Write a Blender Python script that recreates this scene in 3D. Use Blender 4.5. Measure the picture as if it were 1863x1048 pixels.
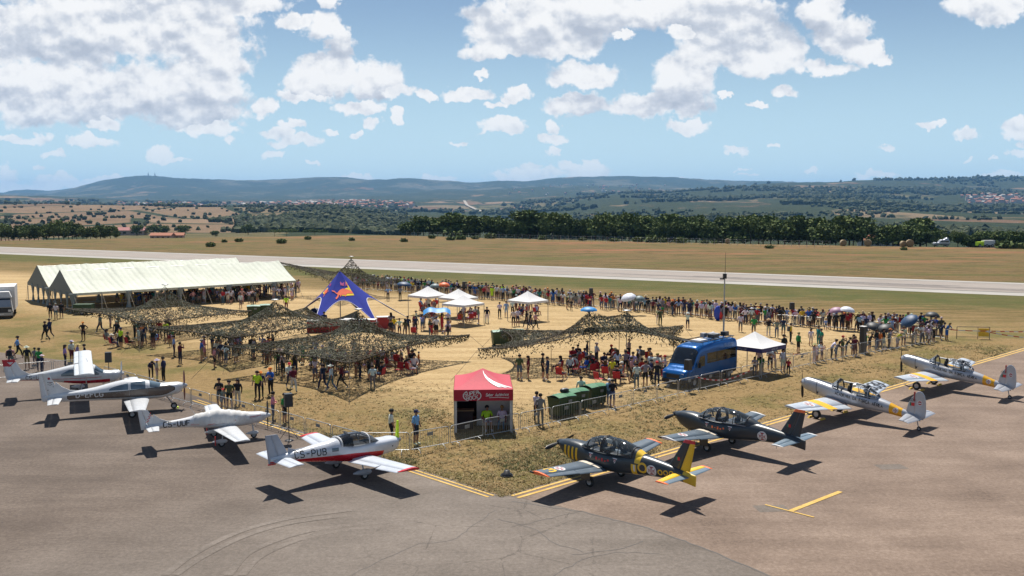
import bpy, bmesh, math, random
import numpy as np
from mathutils import Vector, Matrix, Euler

scene = bpy.context.scene
for o in list(bpy.data.objects):
    bpy.data.objects.remove(o)
COL = scene.collection
random.seed(7)
rng = np.random.default_rng(7)

# ------------------------------------------------------------------ camera
CAM_H = 12.4
PITCH = math.atan(159.0 / 1750.0)
cam_data = bpy.data.cameras.new('camera')
cam_data.sensor_width = 36.0
cam_data.lens = 36.0 * 1750.0 / 1863.0
cam_data.clip_start = 0.5
cam_data.clip_end = 40000.0
cam = bpy.data.objects.new('camera', cam_data)
cam.location = (0, 0, CAM_H)
cam.rotation_euler = (math.pi / 2 - PITCH, 0, 0)
COL.objects.link(cam)
scene.camera = cam

scene.view_settings.view_transform = 'Standard'
scene.view_settings.look = 'None'
scene.view_settings.exposure = EXPO = 0.68
scene.view_settings.gamma = 1.0
scene.view_settings.use_curve_mapping = False
scene.cycles.volume_bounces = 1
scene.cycles.transparent_max_bounces = 12
scene.cycles.max_bounces = 6
scene.cycles.sample_clamp_indirect = 4.0

# ------------------------------------------------------------------ sun
SUN_EL, SUN_AZ = math.radians(61), math.radians(-8)
sd = bpy.data.lights.new('sun', 'SUN')
sd.energy = 4.4
sd.angle = math.radians(0.53)
sd.color = (1.0, 0.95, 0.87)
sun = bpy.data.objects.new('sun', sd)
COL.objects.link(sun)
sun_dir = Vector((math.sin(SUN_AZ) * math.cos(SUN_EL), math.cos(SUN_AZ) * math.cos(SUN_EL), math.sin(SUN_EL)))
sun.rotation_euler = sun_dir.to_track_quat('Z', 'Y').to_euler()
sun.location = (0, 0, 60)

# ------------------------------------------------------------------ where things stand
cp_, sp_ = math.cos(PITCH), math.sin(PITCH)
def G(px, py, z=0.0):
    """A surveyed spot: the point at height z that the photograph shows at (px, py)."""
    a, b = (px - 931.5) / 1750.0, (py - 524.0) / 1750.0
    d = (a, cp_ - b * sp_, -sp_ - b * cp_)
    t = (z - CAM_H) / d[2]
    return Vector((t * d[0], t * d[1], z))
def GD(px, py, dist):
    """The point the photograph shows at (px, py) that stands `dist` metres ahead."""
    a, b = (px - 931.5) / 1750.0, (py - 524.0) / 1750.0
    d = (a, cp_ - b * sp_, -sp_ - b * cp_)
    t = dist / d[1]
    return Vector((t * d[0], dist, CAM_H + t * d[2]))

# ------------------------------------------------------------------ node expressions
class X:
    """A shader socket with arithmetic."""
    def __init__(s, nt, sock): s.nt, s.s = nt, sock
    def _m(s, op, *a, clamp=False):
        n = s.nt.nodes.new('ShaderNodeMath'); n.operation = op; n.use_clamp = clamp
        for i, v in enumerate((s,) + a):
            if isinstance(v, X): s.nt.links.new(v.s, n.inputs[i])
            else: n.inputs[i].default_value = v
        return X(s.nt, n.outputs[0])
    def __add__(s, o): return s._m('ADD', o)
    __radd__ = __add__
    def __sub__(s, o): return s._m('SUBTRACT', o)
    def __rsub__(s, o): return (s * -1.0) + o
    def __mul__(s, o): return s._m('MULTIPLY', o)
    __rmul__ = __mul__
    def __truediv__(s, o): return s._m('DIVIDE', o)
    def __gt__(s, o): return s._m('GREATER_THAN', o)
    def __lt__(s, o): return s._m('LESS_THAN', o)
    def __and__(s, o): return s._m('MULTIPLY', o)
    def __or__(s, o): return s._m('MAXIMUM', o)
    def max(s, o): return s._m('MAXIMUM', o)
    def min(s, o): return s._m('MINIMUM', o)
    def abs(s): return s._m('ABSOLUTE')
    def pow(s, o): return s._m('POWER', o)
    def sin(s): return s._m('SINE')
    def clamp(s): return s._m('ADD', 0.0, clamp=True)
    def smooth(s, a, b):
        n = s.nt.nodes.new('ShaderNodeMapRange'); n.interpolation_type = 'SMOOTHSTEP'
        s.nt.links.new(s.s, n.inputs[0]); n.inputs[1].default_value = a; n.inputs[2].default_value = b
        return X(s.nt, n.outputs[0])
    def between(s, a, b): return (s > a) & (s < b)

class Mat:
    def __init__(s, name, rough=0.6, metal=0.0, spec=0.5):
        s.m = bpy.data.materials.new(name); s.m.use_nodes = True
        s.nt = s.m.node_tree; s.b = s.nt.nodes['Principled BSDF']
        s.b.inputs['Roughness'].default_value = rough
        s.b.inputs['Metallic'].default_value = metal
        s.b.inputs['Specular IOR Level'].default_value = spec
        s._xyz = None
    def coords(s, kind='Object'):
        if s._xyz is None:
            t = s.nt.nodes.new('ShaderNodeTexCoord'); s.vec = t.outputs[kind]
            p = s.nt.nodes.new('ShaderNodeSeparateXYZ'); s.nt.links.new(s.vec, p.inputs[0])
            s._xyz = [X(s.nt, p.outputs[i]) for i in range(3)]
        return s._xyz
    def noise(s, scale, detail=4, rough=0.55, dist=0.0, stretch=None, kind='Object', w=None):
        s.coords(kind)
        n = s.nt.nodes.new('ShaderNodeTexNoise')
        v = s.vec
        if stretch is not None:
            mp = s.nt.nodes.new('ShaderNodeMapping'); mp.vector_type = 'POINT'
            mp.inputs['Scale'].default_value = stretch[:3]
            if len(stretch) > 3: mp.inputs['Rotation'].default_value = (0, 0, stretch[3])
            s.nt.links.new(v, mp.inputs[0]); v = mp.outputs[0]
        s.nt.links.new(v, n.inputs['Vector'])
        n.inputs['Scale'].default_value = scale; n.inputs['Detail'].default_value = detail
        n.inputs['Roughness'].default_value = rough; n.inputs['Distortion'].default_value = dist
        return X(s.nt, n.outputs['Fac'])
    def voronoi(s, scale, feature='F1', out='Distance', stretch=None, rnd=1.0):
        s.coords()
        n = s.nt.nodes.new('ShaderNodeTexVoronoi'); n.feature = feature
        v = s.vec
        if stretch is not None:
            mp = s.nt.nodes.new('ShaderNodeMapping'); mp.inputs['Scale'].default_value = stretch[:3]
            if len(stretch) > 3: mp.inputs['Rotation'].default_value = (0, 0, stretch[3])
            s.nt.links.new(v, mp.inputs[0]); v = mp.outputs[0]
        s.nt.links.new(v, n.inputs['Vector']); n.inputs['Scale'].default_value = scale
        n.inputs['Randomness'].default_value = rnd
        return n.outputs[out] if out == 'Color' else X(s.nt, n.outputs[out])
    def ramp(s, f, stops):
        n = s.nt.nodes.new('ShaderNodeValToRGB'); s.nt.links.new(f.s, n.inputs[0])
        cr = n.color_ramp
        while len(cr.elements) < len(stops): cr.elements.new(0.5)
        for e, (p, c) in zip(cr.elements, stops): e.position = p; e.color = (*c[:3], 1)
        return n.outputs[0]
    def mix(s, f, a, b, mode='MIX'):
        n = s.nt.nodes.new('ShaderNodeMix'); n.data_type = 'RGBA'; n.blend_type = mode
        if isinstance(f, X): s.nt.links.new(f.s, n.inputs[0])
        else: n.inputs[0].default_value = f
        for i, c in ((6, a), (7, b)):
            if isinstance(c, (tuple, list)): n.inputs[i].default_value = (*c[:3], 1)
            else: s.nt.links.new(c, n.inputs[i])
        return n.outputs[2]
    def color(s, c):
        if isinstance(c, (tuple, list)): s.b.inputs['Base Color'].default_value = (*c[:3], 1)
        else: s.nt.links.new(c, s.b.inputs['Base Color'])
        return s
    def rough(s, r):
        s.nt.links.new(r.s, s.b.inputs['Roughness']); return s
    def bump(s, h, dist=0.02, strength=1.0):
        n = s.nt.nodes.new('ShaderNodeBump'); s.nt.links.new(h.s, n.inputs['Height'])
        n.inputs['Distance'].default_value = dist; n.inputs['Strength'].default_value = strength
        s.nt.links.new(n.outputs[0], s.b.inputs['Normal']); return s

def plain(name, c, rough=0.6, metal=0.0, var=0.12, scale=6.0, spec=0.5, bump=0.0):
    """A plain surface with slight mottling and wear."""
    k = Mat(name, rough, metal, spec)
    n = k.noise(scale, 5, 0.6)
    d = tuple(max(0, v * (1 - var)) for v in c); e = tuple(min(1, v * (1 + var)) for v in c)
    k.color(k.ramp(n, [(0.3, d), (0.7, e)]))
    if bump: k.bump(k.noise(scale * 5, 3), bump)
    return k.m

# ------------------------------------------------------------------ world: daylight sky with cumulus
world = bpy.data.worlds.new('World'); scene.world = world; world.use_nodes = True
wt = world.node_tree; wt.nodes.clear()
world.cycles.sampling_method = 'MANUAL'; world.cycles.sample_map_resolution = 256
SKY_STRENGTH = 0.05
def build_sky():
    N, L = wt.nodes, wt.links
    out = N.new('ShaderNodeOutputWorld'); bg = N.new('ShaderNodeBackground'); bg.inputs[1].default_value = SKY_STRENGTH
    L.new(bg.outputs[0], out.inputs[0])
    sky = N.new('ShaderNodeTexSky'); sky.sky_type = 'NISHITA'; sky.sun_disc = False
    sky.sun_elevation = SUN_EL; sky.sun_rotation = SUN_AZ
    sky.altitude = 700; sky.air_density = 1.1; sky.dust_density = 0.35; sky.ozone_density = 2.2
    tc = N.new('ShaderNodeTexCoord'); sep = N.new('ShaderNodeSeparateXYZ'); L.new(tc.outputs['Generated'], sep.inputs[0])
    x, y, z = [X(wt, sep.outputs[i]) for i in range(3)]
    yy = y.max(0.12)
    u, v = x / yy, z / yy
    comb = N.new('ShaderNodeCombineXYZ'); L.new(u.s, comb.inputs[0]); L.new(v.s, comb.inputs[1])
    uv = comb.outputs[0]
    def noise(scale, detail, rough, off=(0, 0, 0), color=False, sy=1.0):
        mp = N.new('ShaderNodeMapping'); mp.inputs['Location'].default_value = off; mp.inputs['Scale'].default_value = (1, sy, 1)
        L.new(uv, mp.inputs[0])
        n = N.new('ShaderNodeTexNoise'); n.inputs['Scale'].default_value = scale; n.inputs['Detail'].default_value = detail
        n.inputs['Roughness'].default_value = rough; L.new(mp.outputs[0], n.inputs['Vector'])
        return n.outputs['Color'] if color else X(wt, n.outputs['Fac'])
    def vmath(op, a, b=None, c=None):
        n = N.new('ShaderNodeVectorMath'); n.operation = op
        for i, q in enumerate((a, b, c)):
            if q is None: continue
            if isinstance(q, tuple): n.inputs[i].default_value = q
            else: L.new(q, n.inputs[i])
        return n.outputs['Value'] if op == 'LENGTH' else n.outputs[0]
    w1 = noise(30, 3, 0.55, color=True)
    w2 = noise(110, 4, 0.6, (5, 3, 1), color=True)
    warp = vmath('MULTIPLY_ADD', vmath('SUBTRACT', w1, (.5, .5, .5)), (0.038, 0.028, 0), uv)
    warp = vmath('MULTIPLY_ADD', vmath('SUBTRACT', w2, (.5, .5, .5)), (0.013, 0.012, 0), warp)
    warp = vmath('MULTIPLY', warp, (1, 1, 0))
    big = [(150,55,180,80),(330,50,130,66),(370,150,92,75),(245,165,170,58),(110,190,150,42),(40,60,110,62),(400,100,66,75),
           (350,205,105,34),(240,0,270,45),(430,8,95,22),(60,150,120,40),(600,135,75,40),(680,145,58,38),(560,155,55,26),
           (960,45,115,55),(900,90,70,18),(1030,82,85,24),(1070,20,120,50),(1190,25,120,30),(1062,135,80,27),(1055,188,75,22),
           (1150,192,70,22),(1235,155,62,55),(1270,110,50,50),(1220,190,85,23),(1340,60,100,80),(1400,95,62,50),(1300,10,110,42),
           (1380,118,90,26),(1495,20,48,36),(1535,62,48,38),(1565,95,48,20),(1500,125,52,18),(1800,12,78,32),(620,80,28,30),(590,50,44,28)]
    small = [(480,195,26,19),(190,222,34,15),(385,236,58,15),(40,252,60,11),(165,262,56,14),(160,250,16,12),(100,283,16,9),(295,275,32,15),
           (320,289,28,6),(75,302,16,6),(420,257,20,8),(530,42,36,18),(548,176,50,12),(722,166,32,15),(772,172,20,9),(655,192,48,14),
           (675,222,19,12),(720,210,14,15),(600,241,17,8),(649,240,14,7),(500,243,30,12),(548,258,38,15),(520,266,34,10),(500,286,30,9),
           (530,225,24,9),(570,297,13,4),(602,4,22,15),(880,130,17,9),(850,168,44,11),(935,172,30,13),(900,184,24,7),(920,228,40,18),
           (915,238,40,9),(1005,250,32,12),(1012,228,15,13),(1003,275,17,12),(1135,62,24,10),(1250,228,44,13),(1250,60,38,16),(1612,108,22,11),
           (1435,170,30,13),(1377,189,18,5),(1336,272,24,10),(1412,267,12,6),(1318,178,11,7),(1692,225,28,7),(1757,249,30,9),(1850,235,28,22),
           (1845,283,20,13),(1850,262,15,7),(1620,265,20,6),(1475,313,17,5),(1350,303,10,3),(1360,315,16,3),(1765,293,10,3),(1805,295,8,3),
           (15,318,22,18),(95,333,75,12),(110,322,14,8),(30,340,50,14),(650,323,36,8),(800,327,44,8),(770,322,16,10),(950,320,70,13),
           (965,308,22,10),(1070,316,50,14),(1035,303,22,11),(1075,302,16,10),(1600,320,50,9),(1820,322,44,8),(1240,330,40,5),(185,328,40,7),(835,262,17,5)]
    def field(vec, lst):
        D = None
        for (cx, cy, rx, ry) in lst:
            c = GD(cx, cy, 1.0); rr = 1.0 / 1750.0
            sx, sy = 1 / (rx * rr), 1 / (ry * rr)
            l = X(wt, vmath('LENGTH', vmath('MULTIPLY_ADD', vec, (sx, sy, 0), (-c.x * sx, -(c.z - CAM_H) * sy, 0))))
            D = l if D is None else D._m('SMOOTH_MIN', l, 0.12 if lst is big else 0.05)
        return D
    Db = field(warp, big)
    Ds = field(warp, small)
    up = vmath('ADD', warp, (0.004, 0.021, 0))
    Du = field(up, big[:])
    nA = noise(46, 8, 0.66)
    nP = noise(34, 5.5, 0.55, (3, 1, 0), sy=1.25)
    nQ = noise(34, 5.5, 0.55, (3 + 0.003, 1 + 0.009, 0), sy=1.25)
    nL = noise(12, 3, 0.5, (2, 7, 0), sy=1.8)
    nLu = noise(12, 3, 0.5, (2 + 0.004, 7 + 0.036, 0), sy=1.8)
    D = Db.min(Ds)
    dens = (1.0 - D) * 1.0 + (nA - 0.5) * 1.05 + (nP - 0.5) * 0.35 - (nL - 0.5) * 0.55
    a_view = dens.smooth(-0.06, 0.26)
    # flat dark bases, bright tops
    rim = (dens.smooth(0.0, 0.30) * -1.0 + 1.0)
    lit = 0.70 + (Du - Db) * 0.36 + (nP - nQ) * 2.2 + (nL - nLu) * 1.9 + (nA - 0.5) * 0.55 - ((1.0 - Db).max(0.0) * 0.12) + rim * 0.16
    lit_s = 0.93 + (nP - nQ) * 1.9 + (nA - 0.5) * 0.8
    isb = (Ds - Db).smooth(-0.05, 0.15)
    lit = (lit * isb) + (lit_s * (1.0 - isb))
    lit = lit.clamp()
    # elsewhere in the sky (overhead and behind) the same kind of cloud
    g = N.new('ShaderNodeTexNoise'); g.inputs['Scale'].default_value = 3.2; g.inputs['Detail'].default_value = 6
    gm = N.new('ShaderNodeMapping'); gm.inputs['Scale'].default_value = (1, 1, 2.0); L.new(tc.outputs['Generated'], gm.inputs[0]); L.new(gm.outputs[0], g.inputs['Vector'])
    a_gen = X(wt, g.outputs['Fac']).smooth(0.60, 0.66) & z.smooth(0.03, 0.12)
    inview = (u.abs().smooth(0.62, 0.70) * -1.0 + 1.0) & (v.smooth(0.27, 0.36) * -1.0 + 1.0) & y.smooth(0.1, 0.3)
    alpha = (a_view * inview) + (a_gen * (1.0 - inview))
    alpha = alpha.clamp()
    ramp = N.new('ShaderNodeValToRGB'); L.new(lit.s, ramp.inputs[0])
    cr = ramp.color_ramp; cr.elements[0].position = 0.0; cr.elements[0].color = (0.50, 0.55, 0.64, 1)
    cr.elements[1].position = 1.0; cr.elements[1].color = (0.98, 0.98, 0.98, 1)
    e = cr.elements.new(0.45); e.color = (0.66, 0.70, 0.77, 1)
    e = cr.elements.new(0.72); e.color = (0.86, 0.875, 0.90, 1)
    cs = vmath('SCALE', ramp.outputs[0]); cs.node.inputs['Scale'].default_value = 0.62 / SKY_STRENGTH
    # low sky pales towards the horizon
    hz = N.new('ShaderNodeMix'); hz.data_type = 'RGBA'
    f = (z.smooth(0.0, 0.22) * -1.0 + 1.0) * 0.70
    L.new(f.s, hz.inputs[0]); L.new(sky.outputs[0], hz.inputs[6]); hz.inputs[7].default_value = (0.38 / SKY_STRENGTH, 0.55 / SKY_STRENGTH, 0.67 / SKY_STRENGTH, 1)
    mx = N.new('ShaderNodeMix'); mx.data_type = 'RGBA'
    fade = alpha & (z.smooth(-0.01, 0.10) * 0.55 + 0.45)
    L.new(fade.s, mx.inputs[0]); L.new(hz.outputs[2], mx.inputs[6]); L.new(cs, mx.inputs[7])
    L.new(mx.outputs[2], bg.inputs[0])
build_sky()

# ------------------------------------------------------------------ mesh helpers
def tag(o, label=None, cat=None, group=None, kind=None):
    if label: o['label'] = label
    if cat: o['category'] = cat
    if group: o['group'] = group
    if kind: o['kind'] = kind
    return o
def empty(name, loc=(0, 0, 0), rz=0.0):
    o = bpy.data.objects.new(name, None); COL.objects.link(o)
    o.location = loc; o.rotation_euler = (0, 0, rz); o.empty_display_size = 0.3
    return o
def thing(name, label, cat, loc=(0, 0, 0), rz=0.0, group=None):
    return tag(empty(name, loc, rz), label, cat, group)
def copy_tree(o, parent=None):
    c = o.copy(); COL.objects.link(c); c.parent = parent
    if parent is not None: c.matrix_parent_inverse = o.matrix_parent_inverse.copy()
    for ch in list(o.children): copy_tree(ch, c)
    return c

class MB:
    """Collects geometry and links it as one mesh object."""
    def __init__(s): s.v, s.f, s.m, s.sm = [], [], [], []
    def add(s, vs, fs, mi=0, smooth=False):
        b = len(s.v); s.v += [tuple(p) for p in vs]
        for f in fs: s.f.append(tuple(b + i for i in f)); s.m.append(mi); s.sm.append(smooth)
        return s
    def box(s, c, d, rz=0.0, mi=0, top=1.0, R=None):
        """centre, size; `top` tapers the top."""
        M = R if R is not None else Matrix.Rotation(rz, 3, 'Z')
        vs = []
        for sz in (-.5, .5):
            k = top if sz > 0 else 1.0
            for sx, sy in ((-.5, -.5), (.5, -.5), (.5, .5), (-.5, .5)):
                vs.append(Vector(c) + M @ Vector((sx * d[0] * k, sy * d[1] * k, sz * d[2])))
        return s.add(vs, [(3, 2, 1, 0), (4, 5, 6, 7), (0, 1, 5, 4), (1, 2, 6, 5), (2, 3, 7, 6), (3, 0, 4, 7)], mi)
    def tube(s, a, b, r, r2=None, n=6, mi=0, cap=True, smooth=True):
        a, b = Vector(a), Vector(b); r2 = r if r2 is None else r2
        d = (b - a)
        if d.length < 1e-6: return s
        d.normalize(); p = d.orthogonal().normalized(); q = d.cross(p)
        vs = []
        for c, rr in ((a, r), (b, r2)):
            for i in range(n):
                t = 2 * math.pi * i / n; vs.append(c + (p * math.cos(t) + q * math.sin(t)) * rr)
        fs = [(i, (i + 1) % n, n + (i + 1) % n, n + i) for i in range(n)]
        s.add(vs, fs, mi, smooth)
        if cap: s.add(vs[:n], [tuple(range(n))[::-1]], mi); s.add(vs[n:], [tuple(range(n))], mi)
        return s
    def path(s, pts, r, n=6, mi=0):
        for a, b in zip(pts[:-1], pts[1:]): s.tube(a, b, r, n=n, mi=mi)
        return s
    def loft(s, rings, mi=0, caps=(True, True), smooth=True, closed=True):
        n = len(rings[0]); vs = [p for r in rings for p in r]; fs = []
        for k in range(len(rings) - 1):
            for i in range(n if closed else n - 1):
                j = (i + 1) % n; fs.append((k * n + i, k * n + j, (k + 1) * n + j, (k + 1) * n + i))
        s.add(vs, fs, mi, smooth)
        if caps[0]: s.add(rings[0], [tuple(range(n))[::-1]], mi)
        if caps[1]: s.add(rings[-1], [tuple(range(n))], mi)
        return s
    def lathe(s, prof, n=16, M=None, mi=0, smooth=True, caps=(False, False)):
        """profile of (radius, height) round Z, then matrix M."""
        M = M or Matrix.Identity(4)
        rings = [[M @ Vector((r * math.cos(2 * math.pi * i / n), r * math.sin(2 * math.pi * i / n), h)) for i in range(n)] for r, h in prof]
        return s.loft(rings, mi, caps, smooth)
    def sphere(s, c, r, n=10, m=6, mi=0):
        c = Vector(c); rr = r if hasattr(r, '__len__') else (r, r, r)
        rings = []
        for k in range(m + 1):
            a = math.pi * k / m - math.pi / 2
            rings.append([c + Vector((rr[0] * max(math.cos(a), 1e-3) * math.cos(2 * math.pi * i / n), rr[1] * max(math.cos(a), 1e-3) * math.sin(2 * math.pi * i / n), rr[2] * math.sin(a))) for i in range(n)])
        return s.loft(rings, mi, (False, False))
    def grid(s, fn, nu, nv, mi=0, smooth=True):
        vs = [fn(i / nu, j / nv) for j in range(nv + 1) for i in range(nu + 1)]
        fs = [(j * (nu + 1) + i, j * (nu + 1) + i + 1, (j + 1) * (nu + 1) + i + 1, (j + 1) * (nu + 1) + i) for j in range(nv) for i in range(nu)]
        return s.add(vs, fs, mi, smooth)
    def mesh(s, name, mats):
        me = bpy.data.meshes.new(name); me.from_pydata(s.v, [], s.f)
        mats = mats if isinstance(mats, (list, tuple)) else [mats]
        for m in mats: me.materials.append(m)
        me.polygons.foreach_set('material_index', s.m); me.polygons.foreach_set('use_smooth', s.sm)
        me.update(); return me
    def build(s, name, mats, parent=None, loc=None, rz=None):
        o = bpy.data.objects.new(name, s.mesh(name, mats)); COL.objects.link(o)
        if parent is not None: o.parent = parent
        if loc is not None: o.location = loc
        if rz is not None: o.rotation_euler = (0, 0, rz)
        return o
def np_mesh(name, V, F, mats, mi=None, smooth=False):
    """Fast mesh from numpy arrays; F is (n,3) or (n,4)."""
    V = np.asarray(V, dtype=np.float32); F = np.asarray(F, dtype=np.int32)
    me = bpy.data.meshes.new(name); k = F.shape[1]
    me.vertices.add(len(V)); me.vertices.foreach_set('co', V.ravel())
    me.loops.add(F.size); me.loops.foreach_set('vertex_index', F.ravel())
    me.polygons.add(len(F)); me.polygons.foreach_set('loop_start', np.arange(0, F.size, k, dtype=np.int32))
    me.polygons.foreach_set('loop_total', np.full(len(F), k, dtype=np.int32))
    for m in (mats if isinstance(mats, (list, tuple)) else [mats]): me.materials.append(m)
    if mi is not None: me.polygons.foreach_set('material_index', np.asarray(mi, dtype=np.int32))
    me.polygons.foreach_set('use_smooth', np.full(len(F), smooth))
    me.update(calc_edges=True); return me
def np_obj(name, V, F, mats, mi=None, smooth=False, parent=None):
    o = bpy.data.objects.new(name, np_mesh(name, V, F, mats, mi, smooth)); COL.objects.link(o)
    if parent is not None: o.parent = parent
    return o
def catmull(xs, ys, x):
    """Smooth interpolation through control points."""
    xs = np.asarray(xs, float); ys = np.asarray(ys, float); x = np.clip(x, xs[0], xs[-1])
    m = np.gradient(ys, xs); i = np.clip(np.searchsorted(xs, x, side='right') - 1, 0, len(xs) - 2)
    h = xs[i + 1] - xs[i]; t = (x - xs[i]) / h
    return ((2*t**3 - 3*t**2 + 1) * ys[i] + (t**3 - 2*t**2 + t) * h * m[i] + (-2*t**3 + 3*t**2) * ys[i + 1] + (t**3 - t**2) * h * m[i + 1])
# ------------------------------------------------------------------ value noise for terrain
_perm = rng.random((64, 64, 1))
def vnoise(x, y, seed=0):
    x = np.asarray(x, float) + seed * 17.3; y = np.asarray(y, float) + seed * 9.1
    xi, yi = np.floor(x).astype(int), np.floor(y).astype(int); fx, fy = x - xi, y - yi
    fx = fx * fx * (3 - 2 * fx); fy = fy * fy * (3 - 2 * fy)
    g = lambda a, b: _perm[a % 64, b % 64, 0]
    return (g(xi, yi) * (1 - fx) + g(xi + 1, yi) * fx) * (1 - fy) + (g(xi, yi + 1) * (1 - fx) + g(xi + 1, yi + 1) * fx) * fy
def fbm(x, y, o=4, seed=0):
    a, s, t = 0, 0.5, 0
    for k in range(o): a = a + s * vnoise(x * 2**k, y * 2**k, seed + k); t += s; s *= .5
    return a / t - 0.5

# ------------------------------------------------------------------ ground materials
def ground_material():
    k = Mat('dry_grass', 0.95, 0, 0.1)
    x, y, z = k.coords()
    big = k.noise(0.035, 5, 0.6)
    mid = k.noise(0.22, 6, 0.65)
    fine = k.noise(2.6, 6, 0.75)
    tuft = k.noise(9.0, 4, 0.8)
    streak = k.noise(1.0, 4, 0.65, stretch=(0.10, 0.75, 1, 0.49))
    straw = k.ramp((fine * 0.55) + (tuft * 0.45), [(0.36, (0.165, 0.110, 0.046)), (0.50, (0.275, 0.188, 0.083)), (0.64, (0.38, 0.27, 0.13))])
    olive = k.ramp((fine * 0.5) + (tuft * 0.5), [(0.32, (0.060, 0.060, 0.016)), (0.62, (0.155, 0.135, 0.045))])
    rust = k.ramp((fine * 0.5) + (streak * 0.5), [(0.35, (0.085, 0.052, 0.022)), (0.65, (0.18, 0.115, 0.05))])
    # distance across from the runway axis: its verges are greener, and the land beyond is rusty heath
    n = x * 0.470 + y * 0.882
    wob = (mid - 0.5) * 14.0 + (big - 0.5) * 20.0
    nn = n + wob
    verge = nn.smooth(111, 124) & (n < 152)
    crowd = n.smooth(99, 118)
    green_n = ((mid * 0.5 + streak * 0.5).smooth(0.44, 0.60))
    c = k.mix(((big * 0.45 + mid * 0.55).smooth(0.47, 0.60)) * 0.8, k.mix(0.30, straw, rust), olive)
    # the trodden yard inside the fences is bare straw
    c0 = G(914, 903); rr = (G(1863, 632) - c0).normalized(); ll = (G(300, 706) - c0).normalized()
    da = (x - c0.x) * -rr.y + (y - c0.y) * rr.x; db = (x - c0.x) * ll.y - (y - c0.y) * ll.x
    yard = ((da.min(db) + (mid - 0.5) * 6.0).smooth(4.5, 15)) & (n.smooth(100, 112) * -1.0 + 1.0)
    bare = k.ramp((fine * 0.5) + (streak * 0.5), [(0.36, (0.27, 0.182, 0.085)), (0.5, (0.43, 0.305, 0.155)), (0.64, (0.55, 0.41, 0.225))])
    c = k.mix(yard * 0.85, c, bare)
    c = k.mix(crowd, c, k.mix(streak.smooth(0.42, 0.62), k.mix(0.5, rust, olive), k.mix(0.45, straw, rust)))
    c = k.mix((nn.smooth(120, 130) & (n < 152)) * (green_n * 0.35 + 0.55), c, k.mix(streak, (0.046, 0.062, 0.014), (0.080, 0.092, 0.026)))
    far = (n > 152) & n.smooth(160, 166)
    fc = k.mix(k.noise(0.10, 5, 0.7, stretch=(.45, 1.1, 1, .49)).smooth(0.47, 0.60), k.mix(0.30, rust, straw), olive); fc = k.mix(k.noise(0.3, 6, 0.75, stretch=(.25, 1.2, 1, .49)).smooth(0.50, 0.62) * 0.6, fc, (0.085, 0.085, 0.03))
    red = k.noise(0.05, 4, 0.6, stretch=(0.35, 1.6, 1, 0.49)).smooth(0.54, 0.62) & nn.smooth(190, 230)
    fc = k.mix(red, fc, (0.27, 0.125, 0.065))
    fs = k.noise(0.5, 4, 0.6, stretch=(0.06, 0.6, 1, 0.49))
    fc = k.mix(nn.smooth(215, 300) * fs.smooth(0.4, 0.6), fc, (0.22, 0.145, 0.065))
    fc = k.mix(k.noise(0.16, 6, 0.8, stretch=(.7, 1.3, 1, .49)).smooth(0.50, 0.60) * 0.7, fc, (0.070, 0.060, 0.022)); fc = k.mix(0.22, fc, (0.075, 0.055, 0.022)); c = k.mix(far, c, fc)
    k.color(c)
    k.bump(fine * 0.6 + tuft * 0.4, 0.14, 0.9)
    return k.m
M_GROUND = ground_material()

def asphalt_material(name, dark, mid_, light, seed=0.0, crack=False):
    k = Mat(name, 0.88, 0, 0.25)
    k.coords()
    f1 = k.noise(5.5, 9, 0.92); f2 = k.noise(0.16 + seed, 6, 0.62); f3 = k.noise(1.1, 5, 0.6, stretch=(0.12, 1, 1, 0.45 + seed))
    f4 = k.noise(7.0, 5, 0.7)
    t = f1 * 0.46 + f2 * 0.26 + f3 * 0.12 + f4 * 0.16
    c = k.ramp(t, [(0.40, dark), (0.50, mid_), (0.61, light)])
    stain = k.noise(0.45, 5, 0.7, 1.2).smooth(0.60, 0.72)
    c = k.mix(stain * 0.35, c, tuple(v * 0.6 for v in mid_))
    if crack:
        v = k.voronoi(0.33, 'DISTANCE_TO_EDGE')
        w = k.noise(1.5, 5, 0.7)
        ck = ((v + (w - 0.5) * 0.10).abs().smooth(0.0, 0.014) * -1.0 + 1.0) & k.noise(0.2, 2).smooth(0.42, 0.55)
        c = k.mix(ck * 0.6, c, tuple(v_ * 0.45 for v_ in mid_))
    if name == 'apron_asphalt':
        x, y, z = k.coords(); s_ = x - (y - 39.0) * 0.9 + (f2 - 0.5) * 9.0
        c = k.mix(s_.smooth(-17, -3) * 0.9, c, k.ramp(t, [(0.40, (0.090, 0.074, 0.060)), (0.50, (0.148, 0.123, 0.103)), (0.61, (0.225, 0.19, 0.16))]))
    k.color(c); k.bump(f1 * 0.5 + f4 * 0.5, 0.012, 0.7)
    return k.m
M_APRON = asphalt_material('apron_asphalt', (0.060, 0.045, 0.035), (0.110, 0.084, 0.066), (0.19, 0.15, 0.12))
M_APRON2 = asphalt_material('pale_old_asphalt', (0.090, 0.074, 0.060), (0.148, 0.123, 0.103), (0.225, 0.19, 0.16), 0.03, crack=True)
M_APRON3 = asphalt_material('reddish_asphalt', (0.098, 0.068, 0.050), (0.180, 0.130, 0.098), (0.29, 0.22, 0.17), 0.05)
M_RUNWAY = asphalt_material('runway_asphalt', (0.22, 0.19, 0.165), (0.27, 0.235, 0.205), (0.32, 0.28, 0.25), 0.02)
M_SHOULDER = asphalt_material('runway_shoulder_asphalt', (0.28, 0.26, 0.235), (0.34, 0.32, 0.29), (0.40, 0.375, 0.345), 0.07)
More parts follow.
